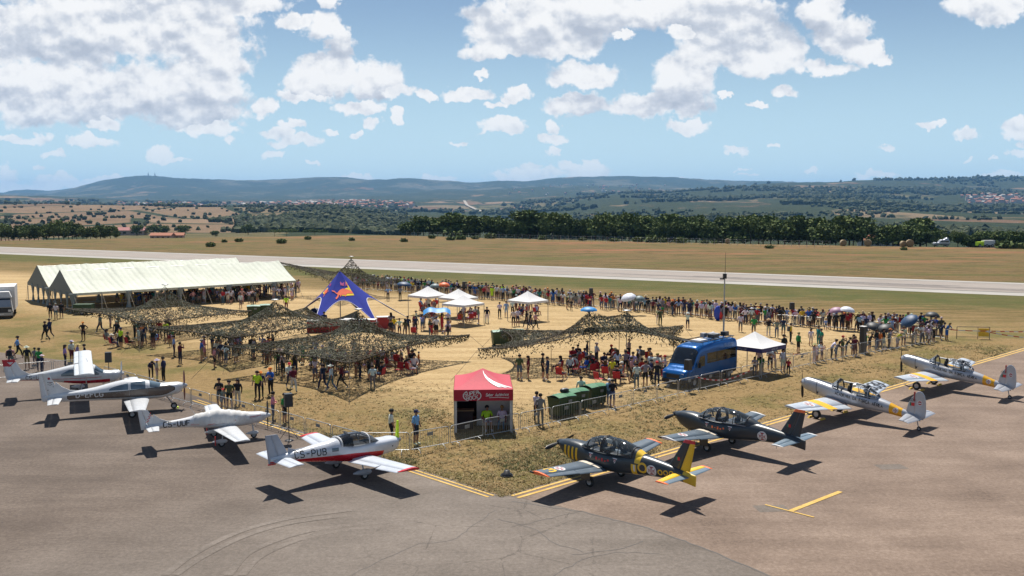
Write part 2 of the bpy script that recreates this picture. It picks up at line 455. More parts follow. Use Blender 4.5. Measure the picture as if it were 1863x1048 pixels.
def line_material():
    k = Mat('worn_yellow_line_paint', 0.8); k.coords()
    w = k.noise(6.0, 6, 0.75).smooth(0.52, 0.66)
    k.color(k.mix(w * 0.8, k.ramp(k.noise(1.2, 3), [(0.3, (0.47, 0.28, 0.045)), (0.7, (0.60, 0.39, 0.10))]), (0.20, 0.15, 0.09)))
    return k.m
M_YLINE = line_material()
def grey_line_material():
    k = Mat('worn_white_line_paint', 0.85); w = k.noise(2.0, 6, 0.75).smooth(0.42, 0.62)
    k.color(k.mix(w * 0.9, (0.46, 0.44, 0.41), (0.28, 0.25, 0.22))); return k.m
M_WLINE = grey_line_material()
def rubber_material():
    k = Mat('tyre_rubber_streaks', 0.8); k.color(k.ramp(k.noise(1.6, 4, 0.6, stretch=(0.15, 2.5, 1, 0.49)), [(0.4, (0.15, 0.13, 0.125)), (0.6, (0.26, 0.235, 0.22))])); return k.m
M_RUBBER_MARK = rubber_material()

# ------------------------------------------------------------------ the airfield sheet
def edge_y(px):
    return catmull([-900, 0, 200, 420, 700, 760, 900, 1200, 1500, 1863, 2800], [440, 438, 434, 431.5, 428, 429, 433, 440, 446, 451, 455], px)
us = np.concatenate([np.linspace(-4.0, -0.72, 14)[:-1], np.linspace(-0.72, 0.72, 577), np.linspace(0.72, 4.0, 14)[1:]])
pxs = 931.5 + us * 1750.0
Yedge = CAM_H * 1750.0 / (edge_y(pxs) - 365.0)
def structure(o): o['kind'] = 'structure'; return o
V = []
for y_ in (-420.0, 0.0, 30.0, 60.0, 90.0, 120.0, 160.0, 200.0):
    V.append(np.stack([us * 300.0, np.full_like(us, y_), np.zeros_like(us)], 1))
V.append(np.stack([us * Yedge, Yedge, np.zeros_like(us)], 1))
n_ = len(us); V = np.concatenate(V)
F = np.array([(r * n_ + i, r * n_ + i + 1, (r + 1) * n_ + i + 1, (r + 1) * n_ + i) for r in range(8) for i in range(n_ - 1)])
structure(np_obj('ground', V, F, M_GROUND, smooth=True))

# apron: one sheet on the near side of the two yellow-lined edges
cor = G(914, 903); r1 = G(1863, 632); l1 = G(300, 706)
rd = (r1 - cor).normalized(); ld = (l1 - cor).normalized()
RP = cor + rd * 260; LP = cor + ld * 30.5
wander = []
m = MB()
def sheet(name, pts, z, mat):
    mm = MB(); mm.add([(p[0], p[1], z) for p in pts], [tuple(range(len(pts)))]); o = mm.build(name, mat)
    return structure(o)
lfar = G(0, 628); lf2 = G(0, 640)
# left edge runs back to the crossing taxiway at far left
P_left_turn = G(262, 690)
apron_pts = [(-260, -400), (260, -400), (RP.x, -400), (RP.x, RP.y), (cor.x, cor.y), (P_left_turn.x, P_left_turn.y), (G(110, 655).x, G(110, 655).y), (G(0, 622).x - 60, G(0, 622).y + 30), (-260, 100)]
sheet('apron', apron_pts, 0.004, M_APRON)
# right half of the apron: redder asphalt, its joint wandering towards the camera
joint = [cor + rd * 0.0, G(1060, 931), G(1180, 960), G(1300, 1005), G(1430, 1060), G(1900, 1300)]
def lofted(name, A, B_, z, mat):
    mm = MB(); n = len(A); mm.add([(p[0], p[1], z) for p in A] + [(p[0], p[1], z) for p in B_], [(i, i + 1, n + i + 1, n + i) for i in range(n - 1)]); return structure(mm.build(name, mat))
jr = [joint[0] + Vector((.4, .05, 0))] + joint[1:5] + [Vector((15, 8, 0)), Vector((20, -60, 0))]
lofted('apron_right', jr, [(RP.x, RP.y - .5)] + [(RP.x, RP.y - 60 * k) for k in range(1, 6)] + [(RP.x, -70)], 0.008, M_APRON3)
jl = [G(905, 906), G(800, 895), G(720, 903), G(640, 930), G(560, 975), Vector((-8.5, 22, 0)), Vector((-14, 8, 0))]
lofted('taxiway', [joint[0]] + joint[1:5] + [Vector((15, 8, 0)), Vector((16, 2, 0))], jl, 0.012, M_APRON2)
def strip(name, pts, w, z, mat, kind='structure'):
    """A painted line of width w along pts."""
    mm = MB(); pts = [Vector((p[0], p[1], 0)) for p in pts]; L, R = [], []
    for i, p in enumerate(pts):
        d = (pts[min(i + 1, len(pts) - 1)] - pts[max(i - 1, 0)]).normalized(); nrm = Vector((-d.y, d.x, 0)) * w / 2
        L.append((p.x + nrm.x, p.y + nrm.y, z)); R.append((p.x - nrm.x, p.y - nrm.y, z))
    k = len(pts); mm.add(L + R, [(i, k + i, k + i + 1, i + 1) for i in range(k - 1)][::1])
    o = mm.build(name, mat); o['kind'] = kind; return o
rn = Vector((rd.y, -rd.x, 0)); ln = Vector((-ld.y, ld.x, 0))
def seg(a, b, n): return [a + (b - a) * (i / n) for i in range(n + 1)]
for off in (0.25, 0.62):
    strip('yellow_line', seg(cor + rn * off + rd * 0.3, cor + rn * off + rd * 61.5, 20), 0.17, 0.020, M_YLINE)
for off in (0.22, 0.52):
    strip('yellow_line', seg(cor + ln * off + ld * 0.3, cor + ln * off + ld * 27.5, 20), 0.12, 0.020, M_YLINE)
strip('yellow_line', [G(1863, 632) , G(1863, 632) + Vector((3, 0.2, 0)), G(1863, 632) + Vector((40, -4, 0))], 0.17, 0.020, M_YLINE)
strip('yellow_line', [G(1437, 931), G(1529, 895)], 0.22, 0.024, M_YLINE)
strip('yellow_line', [G(1392, 919), G(1481, 942)], 0.10, 0.028, M_YLINE)
for q in ((1402, 926), (1620, 850)):
    p = G(*q); sheet('apron_patch', [(p.x - .55, p.y - .45), (p.x + .75, p.y - .3), (p.x + .65, p.y + .5), (p.x - .65, p.y + .4)], 0.0125, M_APRON2)
# long sealed cracks and joints in the apron
def crack(pts, w=0.035):
    q = []
    for a, b in zip(pts[:-1], pts[1:]):
        k = max(4, int((b - a).length / 0.35))
        for i in range(k): q.append(a + (b - a) * (i / k) + Vector((random.uniform(-.07, .07), random.uniform(-.07, .07), 0)))
    q.append(pts[-1]); return strip('joint_seal', q, w, 0.018, M_CRACK)
M_CRACK = plain('dark_joint_sealant', (0.085, 0.075, 0.068), 0.8)
crack([G(932, 912), G(1060, 932), G(1180, 961), G(1300, 1006), G(1430, 1062)], 0.07)
crack([G(905, 945), G(980, 965), G(1010, 990), G(1060, 1005)]); crack([G(930, 960), G(1060, 930)], .025)
crack([G(1040, 1010), G(1130, 1000), G(1170, 985)]); crack([G(1010, 1048), G(1060, 1018), G(1120, 1005), G(1200, 1008)], .03)
crack([G(640, 1046), G(760, 990), G(820, 985), G(900, 930)], .025)

# runway with paler shoulders, edge lines and rubber
rw = Vector((0.8824, -0.4705, 0)); rnv = Vector((0.4705, 0.8824, 0))
def rwp(s, n): return rw * s + rnv * n
def rband(name, n0, n1, z, mat, s0=-1200, s1=1200, k=8):
    a = [rwp(s0 + (s1 - s0) * i / k, n0) for i in range(k + 1)]; b = [rwp(s0 + (s1 - s0) * i / k, n1) for i in range(k + 1)]
    mm = MB(); mm.add([(p.x, p.y, z) for p in a + b], [(i, i + 1, k + 2 + i, k + 1 + i) for i in range(k)]); return structure(mm.build(name, mat))
rband('runway_shoulder', 141.6, 164.0, 0.010, M_SHOULDER)
rband('runway', 146.6, 160.6, 0.022, M_RUNWAY)
rband('runway_line', 145.9, 146.15, 0.034, M_CRACK); rband('runway_line', 161.0, 161.3, 0.034, M_CRACK)
for (s0, s1, n0) in ((-75, -10, 152.6), (-60, 5, 151.4), (-48, -8, 153.5), (-42, 30, 150.3), (20, 44, 154.8), (35, 62, 152.0), (-20, 8, 149.3), (-90, -60, 152.9), (60, 95, 150.8)):
    rband('tyre_mark', n0, n0 + random.uniform(.18, .4), 0.046, M_RUBBER_MARK, s0, s1, 3)
for i in range(14):
    s = -400 + i * 60.0
    rband('runway_centre_line', 153.4, 153.75, 0.040, M_WLINE, s, s + 30, 1)

# ------------------------------------------------------------------ valley and mountains
SKY = ([-400, 0, 40, 100, 125, 150, 200, 240, 275, 300, 340, 400, 480, 540, 600, 640, 680, 740, 800, 850, 900, 950, 1000, 1080, 1150, 1200, 1300, 1400, 1560, 2300],
       [352, 355, 352, 352, 346, 340, 329, 323.5, 320.5, 322, 327, 328.5, 329.5, 326, 323.5, 326, 329, 326.5, 330, 333, 331.5, 330, 326, 324, 323, 325.5, 330, 333, 336, 340])
rows = [
 (420,  [-400, 0, 300, 700, 900, 1200, 1500, 1863, 2300], [440, 440, 436, 433, 438, 444, 450, 455, 458]),
 (640,  [-400, 0, 300, 500, 700, 900, 1200, 1500, 1863, 2300], [430, 430, 428, 430, 432, 434, 438, 441, 444, 446]),
 (1000, [-400, 0, 200, 400, 600, 700, 900, 1200, 1500, 1700, 1863, 2300], [410, 411, 413, 416, 414, 420, 424, 425, 424, 420, 424, 424]),
 (1600, [-400, 0, 200, 400, 480, 600, 700, 900, 1200, 1500, 1863, 2300], [390, 391, 392, 397, 398, 391, 402, 409, 405, 400, 404, 404]),
 (2200, [-400, 0, 200, 400, 500, 600, 700, 900, 1200, 1500, 1863, 2300], [374, 375, 376, 380, 380, 379, 391, 399, 392, 386, 390, 390]),
 (3000, [-400, 0, 200, 400, 600, 700, 900, 1100, 1300, 1500, 1863, 2300], [378, 378, 379, 382, 382, 386, 391, 382, 375, 372, 377, 377]),
 (4000, [-400, 0, 200, 400, 600, 800, 900, 1000, 1100, 1200, 1300, 1500, 1863, 2300], [371, 371, 374, 376, 375, 377, 381, 374, 364, 361, 360, 357, 362, 362]),
 (5200, [-400, 0, 100, 200, 400, 600, 800, 900, 1050, 1150, 1180, 1300, 1400, 1500, 1700, 1863, 2300], [358, 360, 364, 368, 370, 368, 367, 369, 364, 354, 353, 347, 343, 341, 343, 348, 348]),
 (6800, [-400, 0, 60, 140, 300, 500, 700, 900, 1060, 1200, 1300, 1400, 1500, 1560, 1650, 1750, 1800, 1863, 2300], [354, 356, 359, 363, 366, 364, 361, 359, 352, 350, 347, 334.5, 333, 329.5, 326, 326, 325, 324, 322]),
 (8600, [-400, 0, 300, 500, 700, 850, 950, 1050, 1150, 1250, 1400, 1863, 2300], [362, 362, 357, 356, 353, 349, 345, 344, 346, 348, 346, 342, 342]),
 (10300, [-400, 0, 100, 200, 275, 400, 600, 800, 1000, 1200, 1400, 1863, 2300], [360, 360, 357, 344, 337, 341, 341, 343, 341, 336, 340, 345, 345]),
 (12600, SKY[0], SKY[1]),
 (14800, [-400, 300, 900, 2300], [362, 350, 350, 360]),
 (16200, [-400, 2300], [372, 372])]
uh = np.linspace(-0.76, 0.76, 761); ph = 931.5 + uh * 1750
ctrl = [(np.full_like(uh, 0.0), edge_y(ph))]
Ye = CAM_H * 1750.0 / (edge_y(ph) - 365.0)
logD = np.concatenate([np.linspace(math.log(420), math.log(16200), 210)])
Dl = [math.log(r[0]) for r in rows]
Yc = np.array([catmull(r[1], r[2], ph) for r in rows])      # apparent height of each ridge
H = CAM_H - (Yc - 365.0) / 1750.0 * np.array([r[0] for r in rows])[:, None]   # metres
Z = np.zeros((len(logD) + 1, len(uh))); Dm = np.zeros_like(Z)
for i in range(len(uh)):
    Z[1:, i] = catmull(Dl, H[:, i], logD)
Dm[1:, :] = np.exp(logD)[:, None]
Dm[0, :] = Ye; Z[0, :] = -0.01
XX = Dm * uh[None, :]
amp = np.clip((Dm - 420) / 900, 0, 1) * (4 + 0.0045 * Dm)
rel = fbm(XX / 900, Dm / 1300, 4, 3) * 1.4 - np.abs(fbm(XX / 620, Dm / 800, 5, 9)) * 2.6 + .35
top = np.clip(1 - np.abs(Dm - 12600) / 1300, 0, 1) + np.clip(1 - np.abs(Dm - 6800) / 900, 0, 1) * .6
Z = Z + amp * rel * (1 - 0.75 * top) * 0.9
TZ, TX, TD = Z, XX, Dm
nr, nc = Z.shape
V = np.stack([XX, Dm, Z], 2).reshape(-1, 3)
idx = np.arange(nr * nc).reshape(nr, nc)
F = np.stack([idx[:-1, :-1], idx[:-1, 1:], idx[1:, 1:], idx[1:, :-1]], 2).reshape(-1, 4)
def hills_material():
    k = Mat('scrub_and_fields', 0.95, 0, 0.1)
    x, y, z = k.coords()
    warp = k.noise(0.004, 3)
    f_big = k.noise(0.0016, 4, 0.6)
    f_mid = k.noise(0.011, 5, 0.65)
    f_fin = k.noise(0.06, 5, 0.75)
    forest = k.ramp(f_fin, [(0.32, (0.012, 0.020, 0.008)), (0.50, (0.028, 0.040, 0.015)), (0.68, (0.062, 0.070, 0.026))])
    cell = k.voronoi(0.0045, 'F1', 'Color', stretch=(1.0, 0.55, 0, 0.5))
    sep = k.nt.nodes.new('ShaderNodeSeparateColor'); k.nt.links.new(cell, sep.inputs[0])
    cr, cg = X(k.nt, sep.outputs[0]), X(k.nt, sep.outputs[1])
    field = k.ramp(cr, [(0.2, (0.15, 0.085, 0.052)), (0.42, (0.23, 0.15, 0.09)), (0.52, (0.12, 0.095, 0.045)), (0.66, (0.085, 0.092, 0.032)), (0.8, (0.27, 0.18, 0.115))])
    field = k.mix(0.28, field, k.ramp(k.noise(0.03, 4, 0.7, stretch=(1, .3, 1, 0.4)), [(0.35, (0.06, 0.045, 0.02)), (0.65, (0.25, 0.18, 0.10))]))
    # fields on the left and in the valley floor, woods on the slopes
    u = x / y.max(300.0)
    near_left = (u.smooth(-0.26, -0.20) * -1.0 + 1.0) & (y < 3100.0)
    valley = y.smooth(3300, 3800) & (y.smooth(4600, 5600) * -1.0 + 1.0) & (u.smooth(0.02, 0.10) * -1.0 + 1.0)
    right = u.smooth(0.20, 0.34) & (y < 6900.0)
    bias = near_left * 0.37 + valley * 0.13 + right * 0.035 - y.smooth(6500, 8000) * 0.02 - y.smooth(9800, 11500) * 0.05
    fm = (cg * 0.32 + f_mid * 0.34 + f_big * 0.34 + bias).smooth(0.615, 0.66)
    tree = (f_fin.smooth(0.56, 0.63) * 0.8)
    c = k.mix(fm, forest, k.mix(tree * 0.6, field, (0.05, 0.062, 0.03)))
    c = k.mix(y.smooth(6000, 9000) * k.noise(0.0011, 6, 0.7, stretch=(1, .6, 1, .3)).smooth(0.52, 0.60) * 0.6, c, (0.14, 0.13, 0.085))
    ed = k.voronoi(0.0045, 'DISTANCE_TO_EDGE', 'Distance', stretch=(1.0, 0.55, 0, 0.5))
    c = k.mix(((ed + f_fin * 0.05) < 0.065) & (y < 5200.0), c, forest)
    k.color(c)
    k.bump(f_fin, 9.0, 0.9)
    return k.m
M_HILLS = hills_material()
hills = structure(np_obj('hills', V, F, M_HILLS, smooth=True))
def ground_z(x, y):
    """Height of the land at (x, y)."""
    u = x / max(y, 1.0); px = 931.5 + u * 1750
    ye = CAM_H * 1750.0 / (float(edge_y(px)) - 365.0)
    if y <= ye: return 0.0
    i = np.clip((u + 0.76) / 1.52 * 760, 0, 759.99); i0 = int(i); t = i - i0
    dcol = TD[:, i0]; zc = TZ[:, i0] * (1 - t) + TZ[:, i0 + 1] * t
    return float(np.interp(y, dcol, zc))

# ------------------------------------------------------------------ haze
hz = MB(); ZL, ZH = float(TZ.min()) - 1.5, float(TZ.max()) + 8.0
hz.box((0, 8050, (ZL + ZH) / 2), (26500, 17300, ZH - ZL))
mh = bpy.data.materials.new('pale_air'); mh.use_nodes = True
mh.node_tree.nodes.clear()
_o = mh.node_tree.nodes.new('ShaderNodeOutputMaterial'); _p = mh.node_tree.nodes.new('ShaderNodeVolumePrincipled')
_p.inputs['Density'].default_value = 5.0e-5; _p.inputs['Color'].default_value = (0.26, 0.56, 1.0, 1); _p.inputs['Anisotropy'].default_value = 0.0
mh.node_tree.links.new(_p.outputs[0], _o.inputs['Volume'])
haze = hz.build('haze', mh); haze['kind'] = 'stuff'

M_SCUFF = asphalt_material('pale_tyre_scuffs', (0.094, 0.078, 0.064), (0.156, 0.130, 0.109), (0.235, 0.198, 0.168), 0.09)
for q in (((300, 1047), (350, 1010), (430, 970), (520, 945), (640, 928)), ((318, 1047), (368, 1014), (445, 976), (530, 952), (650, 936)), ((415, 1047), (455, 1005), (540, 972), (640, 955), (760, 948)), ((440, 1047), (475, 1012), (555, 979), (650, 962), (760, 955))):
    P_ = [G(*p) for p in q]; xs_ = np.linspace(0, len(P_) - 1, 30); strip('tyre_mark', [(float(catmull(range(len(P_)), [p.x for p in P_], t_)), float(catmull(range(len(P_)), [p.y for p in P_], t_))) for t_ in xs_], .30, .0140, M_SCUFF)
# ------------------------------------------------------------------ decals: strokes and shapes laid on a surface
GL = {  # stroke letters on a 0..1 x 0..1 cell
 'A': [[(0, 0), (.5, 1), (1, 0)], [(.2, .35), (.8, .35)]], 'B': [[(0, 0), (0, 1), (.7, 1), (.9, .88), (.9, .66), (.7, .53), (0, .53)], [(.7, .53), (1, .38), (1, .14), (.75, 0), (0, 0)]],
 'C': [[(1, .82), (.75, 1), (.25, 1), (0, .78), (0, .22), (.25, 0), (.75, 0), (1, .18)]], 'D': [[(0, 0), (0, 1), (.6, 1), (1, .72), (1, .28), (.6, 0), (0, 0)]],
 'E': [[(1, 1), (0, 1), (0, 0), (1, 0)], [(0, .52), (.8, .52)]], 'F': [[(1, 1), (0, 1), (0, 0)], [(0, .52), (.8, .52)]],
 'G': [[(1, .82), (.75, 1), (.25, 1), (0, .78), (0, .22), (.25, 0), (.75, 0), (1, .2), (1, .48), (.6, .48)]], 'I': [[(.5, 0), (.5, 1)]],
 'K': [[(0, 0), (0, 1)], [(1, 1), (0, .42)], [(.3, .6), (1, 0)]], 'L': [[(0, 1), (0, 0), (1, 0)]], 'M': [[(0, 0), (0, 1), (.5, .35), (1, 1), (1, 0)]], 'N': [[(0, 0), (0, 1), (1, 0), (1, 1)]],
 'O': [[(.3, 0), (0, .25), (0, .75), (.3, 1), (.7, 1), (1, .75), (1, .25), (.7, 0), (.3, 0)]], 'P': [[(0, 0), (0, 1), (.75, 1), (1, .84), (1, .62), (.75, .46), (0, .46)]],
 'R': [[(0, 0), (0, 1), (.75, 1), (1, .84), (1, .62), (.75, .48), (0, .48)], [(.6, .48), (1, 0)]], 'S': [[(.98, .84), (.72, 1), (.25, 1), (0, .84), (0, .64), (.25, .52), (.75, .48), (1, .36), (1, .15), (.75, 0), (.25, 0), (0, .16)]],
 'T': [[(0, 1), (1, 1)], [(.5, 1), (.5, 0)]], 'U': [[(0, 1), (0, .22), (.25, 0), (.75, 0), (1, .22), (1, 1)]], 'V': [[(0, 1), (.5, 0), (1, 1)]], '-': [[(.08, .5), (.92, .5)]], ' ': [],
 '0': [[(.3, 0), (0, .25), (0, .75), (.3, 1), (.7, 1), (1, .75), (1, .25), (.7, 0), (.3, 0)]], '1': [[(.2, .8), (.5, 1), (.5, 0)]],
 '2': [[(0, .8), (.25, 1), (.75, 1), (1, .8), (1, .6), (0, 0), (1, 0)]], '3': [[(0, .85), (.25, 1), (.75, 1), (1, .84), (1, .64), (.75, .52), (.4, .52)], [(.75, .52), (1, .38), (1, .15), (.75, 0), (.25, 0), (0, .15)]],
 '5': [[(1, 1), (.1, 1), (.05, .55), (.7, .6), (1, .42), (1, .18), (.7, 0), (.2, 0), (0, .14)]], '9': [[(.05, .12), (.3, 0), (.7, 0), (1, .25), (1, .78), (.75, 1), (.25, 1), (0, .82), (0, .6), (.25, .45), (.7, .45), (1, .6)]],
 'a': [[(.9, .6), (.9, 0)], [(.9, .45), (.6, .62), (.3, .6), (.05, .4), (.05, .18), (.3, 0), (.65, 0), (.9, .2)]], 'b': [[(.05, 1), (.05, 0)], [(.05, .45), (.4, .62), (.75, .58), (.95, .38), (.95, .18), (.7, 0), (.3, 0), (.05, .2)]],
 'c': [[(.95, .5), (.65, .62), (.3, .6), (.05, .4), (.05, .18), (.3, 0), (.7, 0), (.95, .12)]], 'd': [[(.95, 1), (.95, 0)], [(.95, .45), (.6, .62), (.25, .58), (.05, .38), (.05, .18), (.3, 0), (.7, 0), (.95, .2)]],
 'e': [[(.05, .32), (.95, .32), (.85, .55), (.5, .64), (.15, .52), (.05, .3), (.15, .08), (.5, 0), (.9, .08)]], 'i': [[(.5, .6), (.5, 0)], [(.5, .8), (.5, .86)]], 'l': [[(.5, 1), (.5, 0)]],
 'n': [[(.05, .6), (.05, 0)], [(.05, .42), (.4, .62), (.75, .6), (.95, .42), (.95, 0)]], 'o': [[(.3, 0), (.05, .2), (.05, .42), (.3, .62), (.7, .62), (.95, .42), (.95, .2), (.7, 0), (.3, 0)]],
 'r': [[(.1, .6), (.1, 0)], [(.1, .4), (.45, .6), (.8, .6)]], 't': [[(.45, .9), (.45, .12), (.6, 0), (.85, 0)], [(.1, .62), (.85, .62)]], 'u': [[(.05, .6), (.05, .2), (.3, 0), (.65, 0), (.95, .2)], [(.95, .6), (.95, 0)]],
}
GL['Ç'] = GL['C'] + [[(.5, 0), (.55, -.1), (.4, -.2)]]; GL['É'] = GL['E'] + [[(.4, 1.1), (.65, 1.25)]]; GL['ê'] = GL['e'] + [[(.3, .75), (.5, .88), (.7, .75)]]
def stroke_quads(pts, w, step=0.06):
    """2-D quads of width w along a polyline, mitred."""
    P = [np.array(p, float) for p in pts]; n = len(P); N = []
    for i in range(n):
        d = P[min(i + 1, n - 1)] - P[max(i - 1, 0)]; d = d / (np.linalg.norm(d) + 1e-9); N.append(np.array([-d[1], d[0]]))
    for i in range(1, n - 1):
        d = P[i] - P[i - 1]; d = d / (np.linalg.norm(d) + 1e-9); c = abs(np.dot(N[i], np.array([-d[1], d[0]]))); N[i] = N[i] / max(c, .6)
    Q = []
    for i in range(n - 1):
        L = np.linalg.norm(P[i + 1] - P[i]); k = max(1, int(math.ceil(L / step)))
        for j in range(k):
            a, b = j / k, (j + 1) / k
            pa, pb = P[i] + (P[i + 1] - P[i]) * a, P[i] + (P[i + 1] - P[i]) * b
            na, nb = N[i] + (N[i + 1] - N[i]) * a, N[i] + (N[i + 1] - N[i]) * b
            Q.append([pa - na * w / 2, pb - nb * w / 2, pb + nb * w / 2, pa + na * w / 2])
    return Q
def text_quads(txt, x0, y0, h, wr=0.62, gap=0.30, sw=0.13, slant=0.0):
    """Quads for a line of lettering; returns quads and its length."""
    Q = []; x = x0
    for ch in txt:
        w = h * wr * (0.35 if ch in '1Iil' else (1.15 if ch == 'M' else 1.0))
        for st in GL[ch]:
            pts = [(x + p[0] * w + slant * p[1] * h, y0 + p[1] * h) for p in st]
            if ch in '1Iil': pts = [(x + w / 2 + (p[0] - .5) * h * wr + slant * p[1] * h, y0 + p[1] * h) for p in st]
            e = []
            for i, p in enumerate(pts): e.append(p)
            Q += stroke_quads(e, h * sw, max(0.05, h * .25))
        x += w + h * gap
    return Q, x - x0 - h * gap
def disc_quads(cx, cy, r, r0=0.0, n=24, rings=3):
    Q = []
    for k in range(rings):
        a, b = r0 + (r - r0) * k / rings, r0 + (r - r0) * (k + 1) / rings
        for i in range(n):
            t, u = 2 * math.pi * i / n, 2 * math.pi * (i + 1) / n
            Q.append([np.array([cx + q * math.cos(w), cy + q * math.sin(w)]) for q, w in ((a, t), (b, t), (b, u), (a, u))])
    return Q
def cross_quads(cx, cy, r):
    """A cross with flared arms and its thin inner cross."""
    red, wh = [], []
    for k in range(4):
        c, s = math.cos(k * math.pi / 2), math.sin(k * math.pi / 2)
        R = lambda p: np.array([cx + c * p[0] - s * p[1], cy + s * p[0] + c * p[1]])
        w0, w1, w2 = .17 * r, .24 * r, .52 * r
        for (a, wa, b, wb) in ((0, w0, .45 * r, w0), (.45 * r, w0, .62 * r, w1), (.62 * r, w1, .82 * r, w2)):
            red.append([R((a, -wa)), R((b, -wb)), R((b, wb)), R((a, wa))])
        wh.append([R((0, -.055 * r)), R((.58 * r, -.055 * r)), R((.58 * r, .055 * r)), R((0, .055 * r))])
    return red, wh
def lay(mb, quads, fn, off, mi=0):
    """Lay 2-D quads on a surface: fn(a, b) -> (point, normal)."""
    for q in quads:
        vs = []
        for p in q:
            P, Nn = fn(p[0], p[1]); vs.append(P + Nn * off)
        mb.add(vs, [(0, 1, 2, 3)], mi)
def rect_quads(x0, y0, x1, y1, step=0.12):
    nx, ny = max(1, int(abs(x1 - x0) / step)), max(1, int(abs(y1 - y0) / step)); Q = []
    for i in range(nx):
        for j in range(ny):
            a, b = x0 + (x1 - x0) * i / nx, x0 + (x1 - x0) * (i + 1) / nx; c, d = y0 + (y1 - y0) * j / ny, y0 + (y1 - y0) * (j + 1) / ny
            Q.append([np.array(p) for p in ((a, c), (b, c), (b, d), (a, d))])
    return Q

# ------------------------------------------------------------------ materials shared by the aircraft
def flat(name, c, rough=0.45, metal=0.0, spec=0.5):
    k = Mat(name, rough, metal, spec); k.color(k.ramp(k.noise(3.0, 4), [(0.3, tuple(v * .93 for v in c)), (0.7, tuple(min(1, v * 1.05) for v in c))])); return k.m
M_WHITE = flat('white_gloss_paint', (0.60, 0.61, 0.62), 0.25)
M_BLACK = flat('black_paint', (0.018, 0.018, 0.02), 0.45)
M_RED = flat('red_paint', (0.55, 0.025, 0.03), 0.3)
M_ORANGE = flat('fluorescent_orange_paint', (0.88, 0.17, 0.04), 0.5)
M_YELLOW = flat('yellow_paint', (0.75, 0.46, 0.02), 0.4)
M_SLATE = flat('slate_blue_grey_paint', (0.031, 0.039, 0.049), 0.30)
M_SLATE_L = flat('slate_sheen_paint', (0.13, 0.18, 0.225), 0.4)  # slate of the tail surfaces, lightened: sky sheen put into the colour
M_CREAM = flat('cream_walkway_paint', (0.55, 0.48, 0.38), 0.7)
M_TYRE = plain('black_tyre_rubber', (0.022, 0.021, 0.02), 0.85)
M_RIM = flat('grey_wheel_rim', (0.42, 0.42, 0.43), 0.4, 0.6)
M_STEEL = flat('dull_steel', (0.35, 0.35, 0.36), 0.45, 0.7)
M_SILVER = flat('silver_dope_paint', (0.42, 0.43, 0.46), 0.32, 0.35)
M_SEAT = flat('dark_seat_fabric', (0.03, 0.03, 0.034), 0.9)
M_LWHITE = flat('white_marking', (0.64, 0.63, 0.62), 0.5)
M_DKRED = flat('dark_red_marking', (0.34, 0.03, 0.035), 0.5)
M_GREENM = flat('green_marking', (0.03, 0.17, 0.09), 0.5)
M_CHOCK = flat('yellow_wheel_chock', (0.68, 0.42, 0.04), 0.6)
M_PROPB = flat('matt_black_propeller', (0.012, 0.012, 0.013), 0.5)
M_NEON = flat('fluorescent_yellow_cover', (0.62, 0.85, 0.02), 0.6)
def glass(name, tint, alpha=0.35):
    m = bpy.data.materials.new(name); m.use_nodes = True; nt = m.node_tree; nt.nodes.clear()
    o = nt.nodes.new('ShaderNodeOutputMaterial'); mx = nt.nodes.new('ShaderNodeMixShader'); t = nt.nodes.new('ShaderNodeBsdfTransparent')
    g = nt.nodes.new('ShaderNodeBsdfGlossy'); g.inputs['Roughness'].default_value = 0.04; fr = nt.nodes.new('ShaderNodeFresnel'); fr.inputs[0].default_value = 1.45
    d = nt.nodes.new('ShaderNodeBsdfDiffuse'); d.inputs[0].default_value = (*tint, 1); m2 = nt.nodes.new('ShaderNodeMixShader'); m2.inputs[0].default_value = alpha
    t.inputs[0].default_value = (0.95, 0.97, 0.98, 1)
    nt.links.new(t.outputs[0], m2.inputs[1]); nt.links.new(d.outputs[0], m2.inputs[2])
    nt.links.new(fr.outputs[0], mx.inputs[0]); nt.links.new(m2.outputs[0], mx.inputs[1]); nt.links.new(g.outputs[0], mx.inputs[2])
    nt.links.new(mx.outputs[0], o.inputs[0]); return m
M_CANOPY = glass('clear_canopy_perspex', (0.35, 0.42, 0.46), 0.07)
M_SMOKE = glass('smoked_canopy_perspex', (0.015, 0.017, 0.02), 0.72)
def win_mat():
    k = Mat('dark_cabin_glass', 0.05, 0, 0.9); x, y, z = k.coords(); k.color(k.ramp(k.noise(1.2, 3), [(0.3, (0.05, 0.075, 0.10)), (0.7, (0.13, 0.18, 0.22))])); return k.m
M_CABIN = win_mat()

